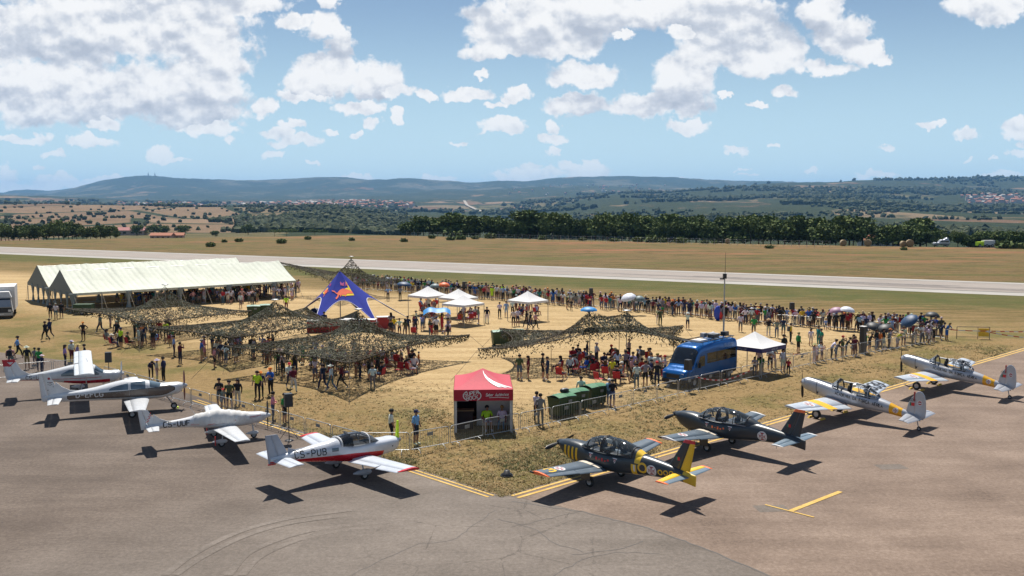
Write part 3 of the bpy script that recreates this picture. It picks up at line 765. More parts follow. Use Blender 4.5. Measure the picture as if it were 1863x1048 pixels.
# ------------------------------------------------------------------ aircraft building blocks (x forward, y to port, z up)
class Body:
    """Fuselage defined by stations (x, centre z, half width, top height, bottom depth, squareness)."""
    def __init__(s, st):
        s.st = sorted(st); s.x = [q[0] for q in s.st]; s.c = [[q[k] for q in s.st] for k in range(1, 6)]
        s.t = np.linspace(s.x[0], s.x[-1], 801); s.tab = np.stack([catmull(s.x, c, s.t) for c in s.c], 1).tolist(); s.k = 800 / (s.x[-1] - s.x[0])
    def at(s, x):
        f = min(max((x - s.x[0]) * s.k, 0), 799.999); i = int(f); f -= i; a, b = s.tab[i], s.tab[i + 1]
        return [p + (q - p) * f for p, q in zip(a, b)]
    def pt(s, x, t):
        cz, hw, ht, hb, n = s.at(x); c, q = math.cos(t), math.sin(t); h = ht if q > 0 else hb
        return Vector((x, hw * math.copysign(abs(c) ** (2 / n), c), cz + h * math.copysign(abs(q) ** (2 / n), q)))
    def side(s, sgn):
        """map of (x, z) onto the flank on side sgn."""
        def yy(x, z):
            cz, hw, ht, hb, n = s.at(x); d = (z - cz) / (ht if z > cz else hb); d = min(abs(d), 0.985); return hw * (1 - d ** n) ** (1 / n)
        def f(x, z):
            e = .02; y = yy(x, z); nx = -(yy(x + e, z) - yy(x - e, z)) / (2 * e); nz = -(yy(x, z + e) - yy(x, z - e)) / (2 * e)
            N_ = Vector((nx, sgn, nz)).normalized(); return Vector((x, sgn * y, z)), N_
        return f
    def mesh(s, mb, x0, x1, n=46, m=30, mi=0, caps=(True, True)):
        rings = [[s.pt(x0 + (x1 - x0) * k / n, 2 * math.pi * i / m) for i in range(m)] for k in range(n + 1)]
        mb.loft(rings, mi, caps); return mb
FOIL = [(0, 0), (.015, .030), (.06, .062), (.15, .088), (.30, .10), (.5, .088), (.72, .055), (1, .006)]
FOILB = [(0, 0), (.015, -.018), (.06, -.028), (.15, -.034), (.30, -.036), (.5, -.030), (.72, -.017), (1, -.006)]
class Wing:
    """A wing half: root and tip given as (leading-edge x, y, z, chord, thickness factor); incidence flat."""
    def __init__(s, root, tip, ax='y', sl=0.0): s.r, s.t, s.ax, s.sl = root, tip, ax, sl
    def lerp(s, k): return [a + (b - a) * k for a, b in zip(s.r, s.t)]
    def P(s, k, f, top=True):
        x, y, z, c, th = s.lerp(k); F_ = FOIL if top else FOILB
        h = float(np.interp(f, [p[0] for p in F_], [p[1] for p in F_])) * c * th
        if s.ax == 'y': return Vector((x - f * c, y, z + h - s.sl * f * c))
        return Vector((x - f * c, y + h, z))
    def piece(s, mb, k0, k1, f0, f1, mi=0, nk=6, drop=0.0, smooth=True):
        """part of the wing between span fractions and chord fractions; drop lowers its trailing edge."""
        fs = [f0 + (f1 - f0) * q for q in ((0, .02, .08, .2, .4, .65, 1) if f0 == 0 else (0, .3, .65, 1))]
        rings = []
        for i in range(nk + 1):
            k = k0 + (k1 - k0) * i / nk
            up = [s.P(k, f) for f in fs]; dn = [s.P(k, f, False) for f in reversed(fs)]
            if drop:
                h = s.P(k, f0)
                up = [Vector((p.x, p.y, p.z - (h.x - p.x) * drop)) for p in up]; dn = [Vector((p.x, p.y, p.z - (h.x - p.x) * drop)) for p in dn]
            rings.append(up + dn)
        mb.loft(rings, mi, (True, True), smooth); return mb
    def top(s, a, b):
        """map of (x, y) in aircraft axes onto the upper skin."""
        k = (b - s.r[1]) / (s.t[1] - s.r[1]); x, y, z, c, th = s.lerp(k); f = min(max((x - a) / c, 0), 1)
        return s.P(k, f) , Vector((0, 0, 1))
def wheel(name, parent, p, r, w, axis='y', hub=M_RIM):
    """tyre with a rim as its sub-part"""
    m = MB(); M_ = Matrix.Translation(p) @ Matrix.Rotation(math.pi / 2, 4, 'X')
    m.lathe([(r * .55, -w * .42), (r * .85, -w / 2), (r * .98, -w * .3), (r, 0), (r * .98, w * .3), (r * .85, w / 2), (r * .55, w * .42)], 18, M_)
    t = m.build(name, M_TYRE, parent)
    q = MB(); q.lathe([(.001, -w * .36), (r * .25, -w * .40), (r * .5, -w * .30), (r * .56, -w * .42), (r * .56, w * .42), (r * .5, w * .30), (r * .25, w * .40), (.001, w * .36)], 14, M_)
    q.build('rim', hub, t); return t
def blade_mesh(mb, hub, ang, L, chord, R=Matrix.Identity(3), mi=0, thick=.03):
    """A twisted propeller blade in the disc plane x = hub.x at angle ang."""
    rings = []
    for i in range(9):
        t = i / 8; rr = .08 + (L - .08) * t; c = chord * (0.55 + 1.5 * t * (1 - t) ** .6 + .1 * t) * (0.35 if i == 8 else 1); tw = math.radians(58 - 40 * t); th = thick * (1 - .7 * t)
        ring = []
        for (a, b) in ((-.5, 0), (-.2, .5), (.25, .4), (.5, 0), (.2, -.3), (-.25, -.4)):
            u, v = a * c, b * th; lx, lt = u * math.sin(tw) + v * math.cos(tw), u * math.cos(tw) - v * math.sin(tw)
            lt = -lt; ring.append(Vector(hub) + Vector((lx, -math.sin(ang) * rr + math.cos(ang) * lt, math.cos(ang) * rr + math.sin(ang) * lt)))
        rings.append(ring)
    mb.loft(rings, mi); return mb
def spinner(parent, x0, z, r, L, mat, name='spinner', rot=None):
    m = MB(); M_ = Matrix.Translation((x0, 0, z)) @ Matrix.Rotation(math.pi / 2, 4, 'Y')
    m.lathe([(r, 0), (r * .97, L * .2), (r * .82, L * .5), (r * .55, L * .78), (r * .25, L * .95), (.001, L)], 16, M_)
    return m.build(name, mat, parent)
def face_panel(body, sgn, xs, lo, hi, mat, name, parent, off=0.006, nz=6, nx=14):
    """a window: the region lo(x)..hi(x) of the flank, as its own slightly proud pane"""
    f = body.side(sgn); m = MB()
    def fn(u, v):
        x = xs[0] + (xs[1] - xs[0]) * u; a, b = lo(x), hi(x); P, N_ = f(x, a + (b - a) * v); return P + N_ * off
    m.grid(fn, nx, nz); return m.build(name, mat, parent)
def pant(parent, p, L, w, h, mat, name='wheel_fairing'):
    """teardrop wheel fairing"""
    m = MB(); rings = []
    for i in range(13):
        t = i / 12; s_ = math.sin(math.pi * min(1, t ** .62)) ** .7 if 0 < t < 1 else 0.02
        x = p[0] + L * .38 - L * t; zc = p[2] + h * .05 * t
        rings.append([Vector((x, p[1] + w / 2 * s_ * math.cos(a), zc + h / 2 * s_ * math.sin(a) * (1 if math.sin(a) > 0 else .8))) for a in [2 * math.pi * k / 12 for k in range(12)]])
    m.loft(rings, 0); return m.build(name, mat, parent)

def fin_side(w, sgn):
    def f(x, z):
        k = (z - w.r[2]) / (w.t[2] - w.r[2]); x0, y, z0, c, th = w.lerp(k); q = min(max((x0 - x) / c, 0), 1)
        return Vector((x, sgn * abs(w.P(k, q, sgn > 0).y), z)), Vector((0, sgn, 0))
    return f
def plate(mb, outline, t, mi=0, y=0.0):
    """rounded vertical plate from an (x, z) outline"""
    n = len(outline); cx = sum(p[0] for p in outline) / n; cz = sum(p[1] for p in outline) / n
    ring = lambda yy, k: [Vector((cx + (p[0] - cx) * k, y + yy, cz + (p[1] - cz) * k)) for p in outline]
    mb.loft([ring(-t / 2, .93), ring(-t * .32, .99), ring(0, 1), ring(t * .32, .99), ring(t / 2, .93)], mi, (True, True), False); return mb
def paint(name, base, layers, rough=0.3, metal=0.0):
    """livery in aircraft axes: layers of (mask(x, y, z), colour)"""
    k = Mat(name, rough, metal); x, y, z = k.coords()
    n = k.noise(2.5, 5, 0.6)
    c = k.ramp(n, [(0.3, tuple(v * .92 for v in base)), (0.7, tuple(min(1, v * 1.05) for v in base))])
    for fn, col in layers: c = k.mix(fn(x, y, z), c, col)
    k.color(c); k.rough(k.noise(4, 4) * 0.3 + (rough - 0.12)); return k.m
def half_wing(root, w, sgn, mats, name='wing', flap=(.04, .52), ail=(.53, .97), drop_f=0.0, drop_a=0.0, fh=.74, tipcap=None, tipk=.965, flapmat=None):
    m = MB(); w.piece(m, 0, tipk if tipcap else 1, 0, fh, nk=10); wg = m.build(name, mats, root)
    m = MB(); w.piece(m, flap[0], flap[1], fh + .012, 1, nk=4, drop=drop_f); m.build('flap', flapmat or mats, root)
    m = MB(); w.piece(m, ail[0], ail[1] if not tipcap else tipk - .004, fh + .012, 1, nk=4, drop=drop_a); m.build('aileron', flapmat or mats, root)
    if not tipcap:
        m = MB(); w.piece(m, ail[1] + .003, 1, fh, 1, nk=1); m.build('wing_corner', mats, root)
    else:
        m = MB(); w.piece(m, tipk + .003, 1, 0, 1, nk=1); m.build('wing_tip', tipcap, root)
    return wg
def leg(parent, pts, r, mat=M_STEEL, name='landing_gear_leg'):
    m = MB(); m.path(pts, r, 8); return m.build(name, mat, parent)
def seats(parent, xs, z, w=.42, back=.55):
    for x in xs:
        m = MB(); m.box((x + .12, 0, z - .12), (.42, w, .1)); m.box((x - .14, 0, z + .10), (.10, w, back), R=Matrix.Rotation(-.18, 3, 'Y')); m.box((x - .19, 0, z + back * .5 + .16), (.08, w * .5, .16)); m.build('seat', M_SEAT, parent)
def wing_disc(mb_w, mb_r, top, cx, cy, r, off=.006):
    lay(mb_w, disc_quads(cx, cy, r), top, off); a, b = cross_quads(cx, cy, r * .86); lay(mb_r, a, top, off * 1.7); lay(mb_w, b, top, off * 2.4)
def roundel(parent, fn, cx, cy, r, off=.006):
    w, q, u = MB(), MB(), MB()
    lay(w, disc_quads(cx, cy, r), fn, off); a, b = cross_quads(cx, cy, r * .88); lay(q, a, fn, off * 1.7); lay(u, b, fn, off * 2.4)
    d = w.build('roundel', M_LWHITE, parent); q.build('cross', M_DKRED, d); u.build('inner_cross', M_LWHITE, d)

# ------------------------------------------------------------------ slate-grey military trainers
def make_trainer(number, label, loc, head, fancy):
    t = thing('military_trainer', label, 'airplane', loc, head, 'slate grey military trainers on the apron')
    B = Body([(2.52, 1.30, .17, .15, .17, 2), (2.40, 1.29, .24, .19, .28, 2.2), (1.9, 1.24, .36, .32, .54, 2.6), (1.2, 1.20, .45, .36, .62, 2.5), (.6, 1.14, .50, .32, .58, 2.7), (-.2, 1.10, .52, .34, .54, 2.8), (-1.1, 1.11, .49, .37, .50, 2.7),
              (-2.0, 1.17, .42, .47, .46, 2.4), (-2.6, 1.19, .36, .40, .42, 2.2), (-3.4, 1.19, .26, .29, .37, 2.1), (-4.2, 1.17, .16, .17, .33, 2), (-4.85, 1.15, .045, .07, .40, 1.9)])
    slate = (.032, .041, .050)
    L = [(lambda x, y, z: (x.between(-1.95, .88)) & (z > 1.43), (.035, .037, .040))]
    if fancy:
        for k in range(4):
            L.append((lambda x, y, z, k=k: ((x + z * .10).between(2.02 - k * .25, 2.14 - k * .25)) & (z < 1.36) & (z > 0.80 - k * .02), (.72, .44, .02)))
        L += [(lambda x, y, z: x < (-4.30), (.72, .46, .03)), (lambda x, y, z: x.between(-2.30, -2.02) & (z > 1.28) & (x + z * .25 > -1.95) , (.72, .46, .03)),
              (lambda x, y, z: x.between(-2.12, -1.86) & (z < 1.22) & (z > .70), (.72, .46, .03))]
    pm = paint('trainer_livery', slate, L, .30)
    m = MB(); B.mesh(m, -4.85, 2.52, 90, 36); body = m.build('fuselage', pm, t)
    spinner(t, 2.50, 1.30, .17, .28, M_BLACK)
    m = MB(); 
    for a in ((-98, 82) if fancy else (-96, 84)): blade_mesh(m, (2.60, 0, 1.30), math.radians(a), 1.0, .17)
    m.build('propeller', M_PROPB, t)
    # canopy
    Cn = Body([(1.18, 1.44, .26, .04, .02, 2), (.75, 1.43, .40, .34, .02, 2.1), (.2, 1.43, .46, .58, .02, 2.2), (-.6, 1.43, .47, .64, .02, 2.2), (-1.3, 1.44, .43, .56, .02, 2.2), (-1.95, 1.48, .34, .34, .02, 2.1), (-2.35, 1.54, .20, .10, .02, 2)])
    m = MB(); m.grid(lambda u, v: Cn.pt(1.15 - 3.0 * u, math.pi * v), 34, 16); cn = m.build('canopy', M_CANOPY, t)
    def arch(x, r, nm='frame', mat=M_BLACK):
        mm = MB(); mm.path([Cn.pt(x, math.pi * k / 14) * 1.0 for k in range(15)], r); mm.build(nm, mat, cn)
    for x, r in ((.58, .035), (-.22, .040), (-.30, .03), (-1.15, .018), (.20, .014), (-.75, .014), (-1.85, .03)): arch(x, r)
    m = MB(); m.grid(lambda u, v: Cn.pt(-1.80 - .55 * u, math.pi * v) * 1.0, 8, 14); m.build('canopy_fairing', pm, t)
    for s_ in (1, -1):
        mm = MB(); mm.path([Vector((.95 - 2.8 * k / 10, s_ * (Cn.at(.95 - 2.8 * k / 10)[1] + .005), 1.445)) for k in range(11)], .022); mm.build('canopy_rail', M_STEEL if not fancy else M_BLACK, t)
    seats(t, (.12, -1.0), 1.42, .38, .42)
    m = MB(); m.box((.75, 0, 1.47), (.35, .6, .16)); m.box((-.35, 0, 1.5), (.2, .55, .18)); m.build('instrument_coaming', M_SEAT, t)
    # wings
    wp = paint('trainer_wing_sheen_paint', (.085, .112, .138), [(lambda x, y, z: (z < 0.70), (.05, .06, .07))], .38)  # glossy slate's sky sheen is put into this lighter wing colour
    for s_ in (1, -1):
        w = Wing((1.0, s_ * .36, .72, 1.72, 1.15), (.66, s_ * 3.96, 1.06, .98, 1.0))
        half_wing(t, w, s_, wp, tipcap=M_ORANGE if fancy else M_LWHITE, drop_a=.03, flap=(.06, .50), ail=(.51, .95), drop_f=.12)
        wc, wr = MB(), MB()
        if s_ == 1:
            roundel(t, w.top, .22, 2.65, .25)
            wk = MB()
            lay(wk, rect_quads(.68, .62, -.02, .92), w.top, .008); lay(wk, rect_quads(-.08, .56, -.42, .86), w.top, .009); wk.build('walkway', M_CREAM, t)
            if fancy:
                q, _ = text_quads('3', 0, 0, .42, 1.0, .2, .24)
                q = [[np.array((p[1] + .05, 3.45 - p[0])) for p in qq] for qq in q]; d = MB(); lay(d, q, w.top, .008); d.build('wing_number', M_YELLOW, t)
        else:
            q, ln_ = text_quads(number, 0, 0, .5, .62, .2, .15)
            q = [[np.array((p[1] - .02, -1.75 - p[0])) for p in qq] for qq in q]; d = MB(); lay(d, q, w.top, .008); d.build('wing_number', M_BLACK, t)
        m = MB(); m.box((.62 - .02, s_ * 3.97, 1.09), (.22, .05, .07)); m.build('navigation_light', M_BLACK, t)
        # main gear
        g = leg(t, [(-.1, s_ * 1.2, .75), (-.12, s_ * 1.15, .24)], .045); m = MB(); m.box((-.05, s_ * 1.27, .52), (.5, .02, .42)); m.build('gear_door', M_SLATE, t)
        wheel('wheel', t, (-.15, s_ * 1.10, .22), .22, .14)
    wheel('wheel', t, (1.75, 0, .19), .19, .12); leg(t, [(1.75, 0, .7), (1.75, .07, .2)], .04)
    # tail
    fin = Wing((-3.45, 0, 1.30, 1.12, .55), (-4.20, 0, 2.50, .60, .5), 'z')
    m = MB(); fin.piece(m, 0, 1, 0, .58, nk=6); m.build('fin', M_SLATE, t)
    m = MB(); fin.piece(m, .02, 1, .60, 1, nk=6); m.build('rudder', M_YELLOW if fancy else M_SLATE, t)
    cap = Wing((-4.20, 0, 2.505, .60, .6), (-4.30, 0, 2.64, .50, .3), 'z')
    m = MB(); cap.piece(m, 0, 1, 0, 1, nk=2); m.build('fin_cap', M_RED if fancy else M_ORANGE, t)
    fs = fin_side(fin, 1); d = MB(); lay(d, rect_quads(-3.98, 1.72, -4.10, 1.86, .06), fs, .008); d.build('fin_flag', M_RED, t)
    d = MB(); lay(d, rect_quads(-3.90, 1.72, -3.98, 1.86, .06), fs, .008); d.build('fin_flag', M_GREENM, t)
    for s_ in (1, -1):
        w = Wing((-3.80, s_ * .06, 1.13, .86, .75), (-4.0, s_ * 1.62, 1.15, .60, .7))
        m = MB(); w.piece(m, 0, .93, 0, .55, nk=5); m.build('tailplane', M_YELLOW if fancy else M_SLATE_L, t)
        m = MB(); w.piece(m, .06, .93, .57, 1, nk=5); m.build('elevator', M_SLATE_L, t)
        m = MB(); w.piece(m, .932, 1, 0, 1, nk=1); m.build('tailplane_tip', M_ORANGE if fancy else M_LWHITE, t)
    # markings on both flanks
    for s_ in (1, -1):
        f = B.side(s_); r0 = .235 if fancy else .25
        roundel(t, f, -2.86 if fancy else -2.75, 1.10, r0)
        for cx in (.32, -1.02):
            d = MB(); T = lambda k: [np.array((cx + a * k, 1.20 + b * k)) for a, b in ((-.13, .11), (0, -.12), (.13, .11))]
            def tri(k): p = T(k); c_ = sum(p) / 3; return [[p[i], p[(i + 1) % 3], (p[(i + 1) % 3] + c_) / 2, (p[i] + c_) / 2] for i in range(3)] + [[(p[0] + c_) / 2, (p[1] + c_) / 2, (p[2] + c_) / 2, (p[2] + c_) / 2]]
            lay(d, [[*q] for q in tri(1.0)[:3]], f, .007); lay(d, rect_quads(cx - .05, 1.15, cx + .05, 1.24, .05), f, .007); wdec = d.build('warning_triangle', M_LWHITE, t)
            d = MB(); lay(d, [[*q] for q in tri(.55)[:3]], f, .012); d.build('warning_mark', M_DKRED, wdec)
        d = MB()
        for k in range(5):
            q = rect_quads(.02 - k * .16, 1.08 + .03 * math.sin(k * 2), -.07 - k * .16, 1.17 + .03 * math.cos(k * 3), .05); lay(d, q, f, .007); d.build('crew_lettering', M_RED if fancy else M_ORANGE, t); d = MB()
        if fancy:
            for cx, cz, ra, rb in [(-2.42, 1.14, .23, .145)] + [(-3.27 - k * .26, 1.10 + .022 * k, .12 - .006 * k, .07) for k in range(3)]: d = MB(); lay(d, disc_quads(cx, cz, ra, rb, 22, 1), f, .007); d.build('number_ring', M_YELLOW, t)
            d = MB(); lay(d, rect_quads(-1.98, .92, -2.06, 1.2, .08), f, .012); d.build('number_one', M_LWHITE, t)
    m = MB(); m.tube((-2.9, 0, 1.5), (-2.92, 0, 1.75), .012, .006); m.build('antenna', M_BLACK, t); m = MB(); m.tube((-3.3, 0, .85), (-3.35, 0, .55), .015, .008); m.build('antenna', M_BLACK, t)
    return t
make_trainer('102', 'dark slate trainer airplane with yellow nose stripes, yellow rudder and row of yellow rings', (4.05, 41.78, 0), math.radians(135.2), True)
make_trainer('101', 'plain dark slate trainer airplane with white wing tips and orange fin cap', (10.37, 47.66, 0), math.radians(133.8), False)

# ------------------------------------------------------------------ silver and yellow tail-dragger trainers
def make_taildragger(number, label, loc, head):
    t = thing('taildragger_airplane', label, 'airplane', loc, head, 'silver and yellow tail-dragger trainers')
    B = Body([(2.68, 1.74, .22, .20, .22, 2), (2.52, 1.73, .32, .29, .34, 2.2), (2.1, 1.69, .37, .36, .46, 2.4), (1.5, 1.60, .41, .37, .54, 2.5), (.9, 1.50, .44, .36, .54, 2.6), (.2, 1.40, .45, .32, .52, 2.7), (-.9, 1.25, .43, .32, .47, 2.6),
              (-1.7, 1.14, .38, .38, .43, 2.3), (-2.4, 1.04, .31, .33, .36, 2.1), (-3.3, .86, .20, .22, .26, 2), (-4.3, .66, .06, .12, .14, 2)])
    L = [(lambda x, y, z: x.between(-3.35, -2.66), (.78, .40, .02)), (lambda x, y, z: x.between(-1.6, .62) & (z - x * .13 > 1.60) , (.03, .03, .032)),
         (lambda x, y, z: x.between(.75, 2.2) & (y.abs() < 0.13) & (z > 1.6), (.02, .02, .022)), (lambda x, y, z: x.between(1.60, 1.645), (.12, .12, .12))]
    pm = paint('silver_yellow_livery', (.42, .43, .46), L, .32, .35)
    m = MB(); B.mesh(m, -4.3, 2.68, 80, 34); m.build('fuselage', pm, t)
    brown = M_SPIN
    spinner(t, 2.66, 1.74, .15, .20, brown)
    m = MB()
    for a in (176, -4): blade_mesh(m, (2.74, 0, 1.74), math.radians(a), .98, .15)
    m.build('propeller', M_PROPB, t)
    # windscreen, slid-back hood and framing
    m = MB()
    W0 = [(.78, .34, 1.78), (.30, .40, 1.74), (.34, .30, 2.16), (.36, 0, 2.28)]
    L_ = [Vector((.86, .0, 1.86)), Vector((.74, .30, 1.76)), Vector((.30, .40, 1.70)), Vector((.34, .27, 2.14)), Vector((.36, .0, 2.24))]
    R_ = [Vector((p.x, -p.y, p.z)) for p in L_]
    m.add(L_ + R_, [(0, 1, 3, 4), (1, 2, 3), (5, 9, 8, 6), (6, 8, 7)], 0); ws = m.build('windscreen', M_CANOPY, t)
    m = MB()
    for P in (L_, R_): m.path([P[0], P[1], P[2], P[3], P[4]], .022); m.path([P[1], P[3]], .018)
    m.path([L_[0], L_[4]], .015); m.build('frame', M_SILVER, ws)
    m = MB(); m.path([L_[2], L_[3], L_[4], R_[3], R_[2]], .04); m.build('roll_frame', M_BLACK, t)
    Hn = Body([(-.1, 1.55, .40, .58, .02, 2.2), (-.9, 1.50, .40, .60, .02, 2.2), (-1.5, 1.45, .35, .50, .02, 2.2), (-2.0, 1.42, .24, .20, .02, 2)])
    m = MB(); m.grid(lambda u, v: Hn.pt(-.55 - 1.4 * u, math.pi * v), 14, 14); hd = m.build('sliding_hood', M_CANOPY, t)
    m = MB()
    for x in (-.55, -1.0, -1.45, -1.9): m.path([Hn.pt(x, math.pi * k / 10) for k in range(11)], .018)
    for tt in (.02, .3, .5, .7, .98): m.path([Hn.pt(-.55 - 1.35 * k / 8, math.pi * tt) for k in range(9)], .015)
    m.build('hood_frame', M_SILVER, hd)
    m = MB(); m.path([Vector((.35, -.42, 2.02)), Vector((-.6, -.43, 1.95)), Vector((-1.4, -.42, 1.84))], .05); m.build('open_hood_rail', M_LWHITE, t)
    seats(t, (-.1, -1.15), 1.62, .4, .45)
    m = MB(); m.sphere((-1.25, .1, 1.78), (.16, .14, .12)); m.build('headset_bag', M_LWHITE, t)
    wp = paint('silver_wing_paint', (.48, .52, .57), [], .35, .2)
    for s_ in (1, -1):
        w = Wing((1.20, s_ * .38, 1.00, 2.0, .95), (.86, s_ * 5.22, 1.36, 1.02, .8), sl=.13)
        half_wing(t, w, s_, wp, flap=(.06, .40), ail=(.42, .95), fh=.76, drop_f=.05)
        bd = MB()
        for (a, b) in ((0.03, .36), (.36, .74)):
            pass
        y0, y1 = (.38 + 4.84 * .33), (.38 + 4.84 * .50)
        def skin(u, v, w=w, y0=y0, y1=y1, s_=s_):
            k = (y0 + (y1 - y0) * v - .38) / 4.84; f = .0 + .995 * u; P = w.P(k + (.06 * (1 - u)) * 0, f); P.z += .006; return P
        bd.grid(skin, 20, 4); bd.build('yellow_band', M_YB, t)
        wk = MB(); lay(wk, rect_quads(.75, s_ * .52, -.35, s_ * .70), w.top, .01); wk.build('walkway', M_WALK, t)
        if s_ == 1: roundel(t, w.top, .38, 3.45, .33)
        else:
            q, _ = text_quads(number, 0, 0, .80, .48, .16, .17); q = [[np.array((p[1] - .10, -3.20 - p[0])) for p in qq] for qq in q]; d = MB(); lay(d, q, w.top, .01); d.build('wing_number', M_BLACK, t)
        leg(t, [(1.0, s_ * 1.3, 1.0), (1.05, s_ * 1.35, .28)], .05); wheel('wheel', t, (1.05, s_ * 1.35, .27), .27, .15)
        m = MB(); m.box((1.42, s_ * 1.35, .06), (.14, .5, .12), top=.6); m.box((.66, s_ * 1.35, .06), (.14, .5, .12), top=.6); m.build('wheel_chock', M_CHOCK, t)
        w = Wing((-3.52, s_ * .05, .84, .95, .6), (-3.86, s_ * 1.72, .80, .55, .6), sl=.12)
        m = MB(); w.piece(m, 0, 1, 0, .5, nk=5); m.build('tailplane', M_SILVER, t)
        m = MB(); w.piece(m, .06, 1, .52, 1, nk=5, drop=.12); m.build('elevator', M_SILVER, t)
        f = B.side(s_); d = MB(); h_ = .165
        q, ln_ = text_quads('ACADEMIA DA FORÇA AÉREA', 0, 0, h_, .52, .24, .19); x0 = .35 if s_ == 1 else .35 - ln_ * 1.05
        if s_ == 1: q = [[np.array((.42 - p[0] * .98, 1.38 + p[1] - p[0] * .135)) for p in qq] for qq in q]
        else: q = [[np.array((-2.52 + p[0] * .98, .98 + p[1] + p[0] * .135)) for p in qq] for qq in q]
        lay(d, q, f, .008); d.build('flank_lettering', M_BLACK, t)
        roundel(t, f, -3.02, .95, .15)
        d = MB(); d.path([(1.55, s_ * .4, 1.35), (1.5, s_ * .47, 1.3)], .04); d.build('cowling_scoop', M_BLACK, t)
    fin_o = [(-3.50, .92), (-3.62, 1.42), (-3.80, 1.75), (-3.98, 1.98), (-3.98, .85)]
    rud_o = [(-4.0, .75), (-4.0, 2.0), (-4.10, 2.12), (-4.24, 2.16), (-4.38, 2.10), (-4.50, 1.92), (-4.57, 1.6), (-4.60, 1.1), (-4.56, .78), (-4.44, .60), (-4.2, .60)]
    m = MB(); plate(m, fin_o, .09); m.build('fin', M_SILVER, t); m = MB(); plate(m, rud_o, .07); m.build('rudder', M_SILVER, t)
    for s_ in (1, -1):
        pl = lambda yy: (lambda x, z: (Vector((x, s_ * yy, z)), Vector((0, s_, 0))))
        d = MB(); lay(d, rect_quads(-3.72, 1.32, -3.80, 1.50), pl(.048), .004); d.build('flag_green', M_GREENM, t)
        d = MB(); lay(d, rect_quads(-3.80, 1.32, -3.98, 1.50), pl(.048), .004); d.build('flag_red', M_RED, t)
        q, _ = text_quads(number, 0, 0, .14, .5, .2, .14); sx = -1 if s_ == 1 else 1
        q = [[np.array(((-3.68 if s_ == 1 else -4.02) + sx * p[0], 1.58 + p[1])) for p in qq] for qq in q]; d = MB(); lay(d, q, pl(.048), .004); d.build('fin_number', M_BLACK, t)
        d = MB(); lay(d, disc_quads(-4.26, 1.52, .13), pl(.037), .004); em = d.build('squadron_badge', M_DKRED, t)
        d = MB(); lay(d, disc_quads(-4.26, 1.52, .14, .11, 20, 1), pl(.037), .008); lay(d, rect_quads(-4.35, 1.49, -4.17, 1.54, .06), pl(.037), .008); d.build('badge_ring', M_LWHITE, em)
    m = MB(); m.box((-3.95, 0, 1.85), (.05, .12, .5)); m.build('rudder_lock', M_DKRED, t)
    leg(t, [(-4.1, 0, .70), (-4.22, 0, .16)], .03, name='tail_leg'); wheel('tail_wheel', t, (-4.25, 0, .12), .12, .07)
    return t
M_SPIN = flat('bronze_spinner_paint', (.30, .13, .03), .35, .4)
M_YB = flat('golden_yellow_band', (.80, .42, .015), .45)
M_WALK = plain('rusty_red_walkway', (.17, .10, .09), .9)
make_taildragger('1339', 'silver and yellow tail-dragger numbered 1339, second airplane from the right', (19.07, 54.19, 0), math.radians(133.8))
make_taildragger('1351', 'silver and yellow tail-dragger at the far right end, its tail near the picture edge', (28.32, 62.60, 0), math.radians(133.6))

# ------------------------------------------------------------------ the white light aircraft
def std_wings(t, rootw, tipw, mats, **kw):
    for s_ in (1, -1):
        w = Wing((rootw[0], s_ * rootw[1], *rootw[2:]), (tipw[0], s_ * tipw[1], *tipw[2:])); half_wing(t, w, s_, mats, **kw)
    return w
def tailplane(t, a, b, m1, m2=None, split=.58, drop=0.0):
    for s_ in (1, -1):
        w = Wing((a[0], s_ * a[1], *a[2:]), (b[0], s_ * b[1], *b[2:])); m = MB(); w.piece(m, 0, 1, 0, split, nk=4); m.build('tailplane', m1, t)
        m = MB(); w.piece(m, .05, 1, split + .02, 1, nk=4, drop=drop); m.build('elevator', m2 or m1, t)
def finrud(t, a, b, m1, m2=None, split=.62):
    w = Wing(a, b, 'z'); m = MB(); w.piece(m, 0, 1, 0, split, nk=8); m.build('fin', m1, t); m = MB(); w.piece(m, 0, 1, split + .015, 1, nk=8); m.build('rudder', m2 or m1, t); return w
def flank_text(t, B, txt, x0, z, h, mat, sw=.13, wr=.62, gap=.28, slope=0.0):
    """registration reading correctly on both flanks; x0 is its rear end on the starboard side"""
    for s_ in (1, -1):
        f = B.side(s_); q, ln_ = text_quads(txt, 0, 0, h, wr, gap, sw)
        if s_ == -1: q = [[np.array((x0 + p[0], z + p[1] + slope * p[0])) for p in qq] for qq in q]
        else: q = [[np.array((x0 + ln_ - p[0], z + p[1] + slope * (ln_ - p[0]))) for p in qq] for qq in q]
        d = MB(); lay(d, q, f, .007); d.build('registration_lettering', mat, t)

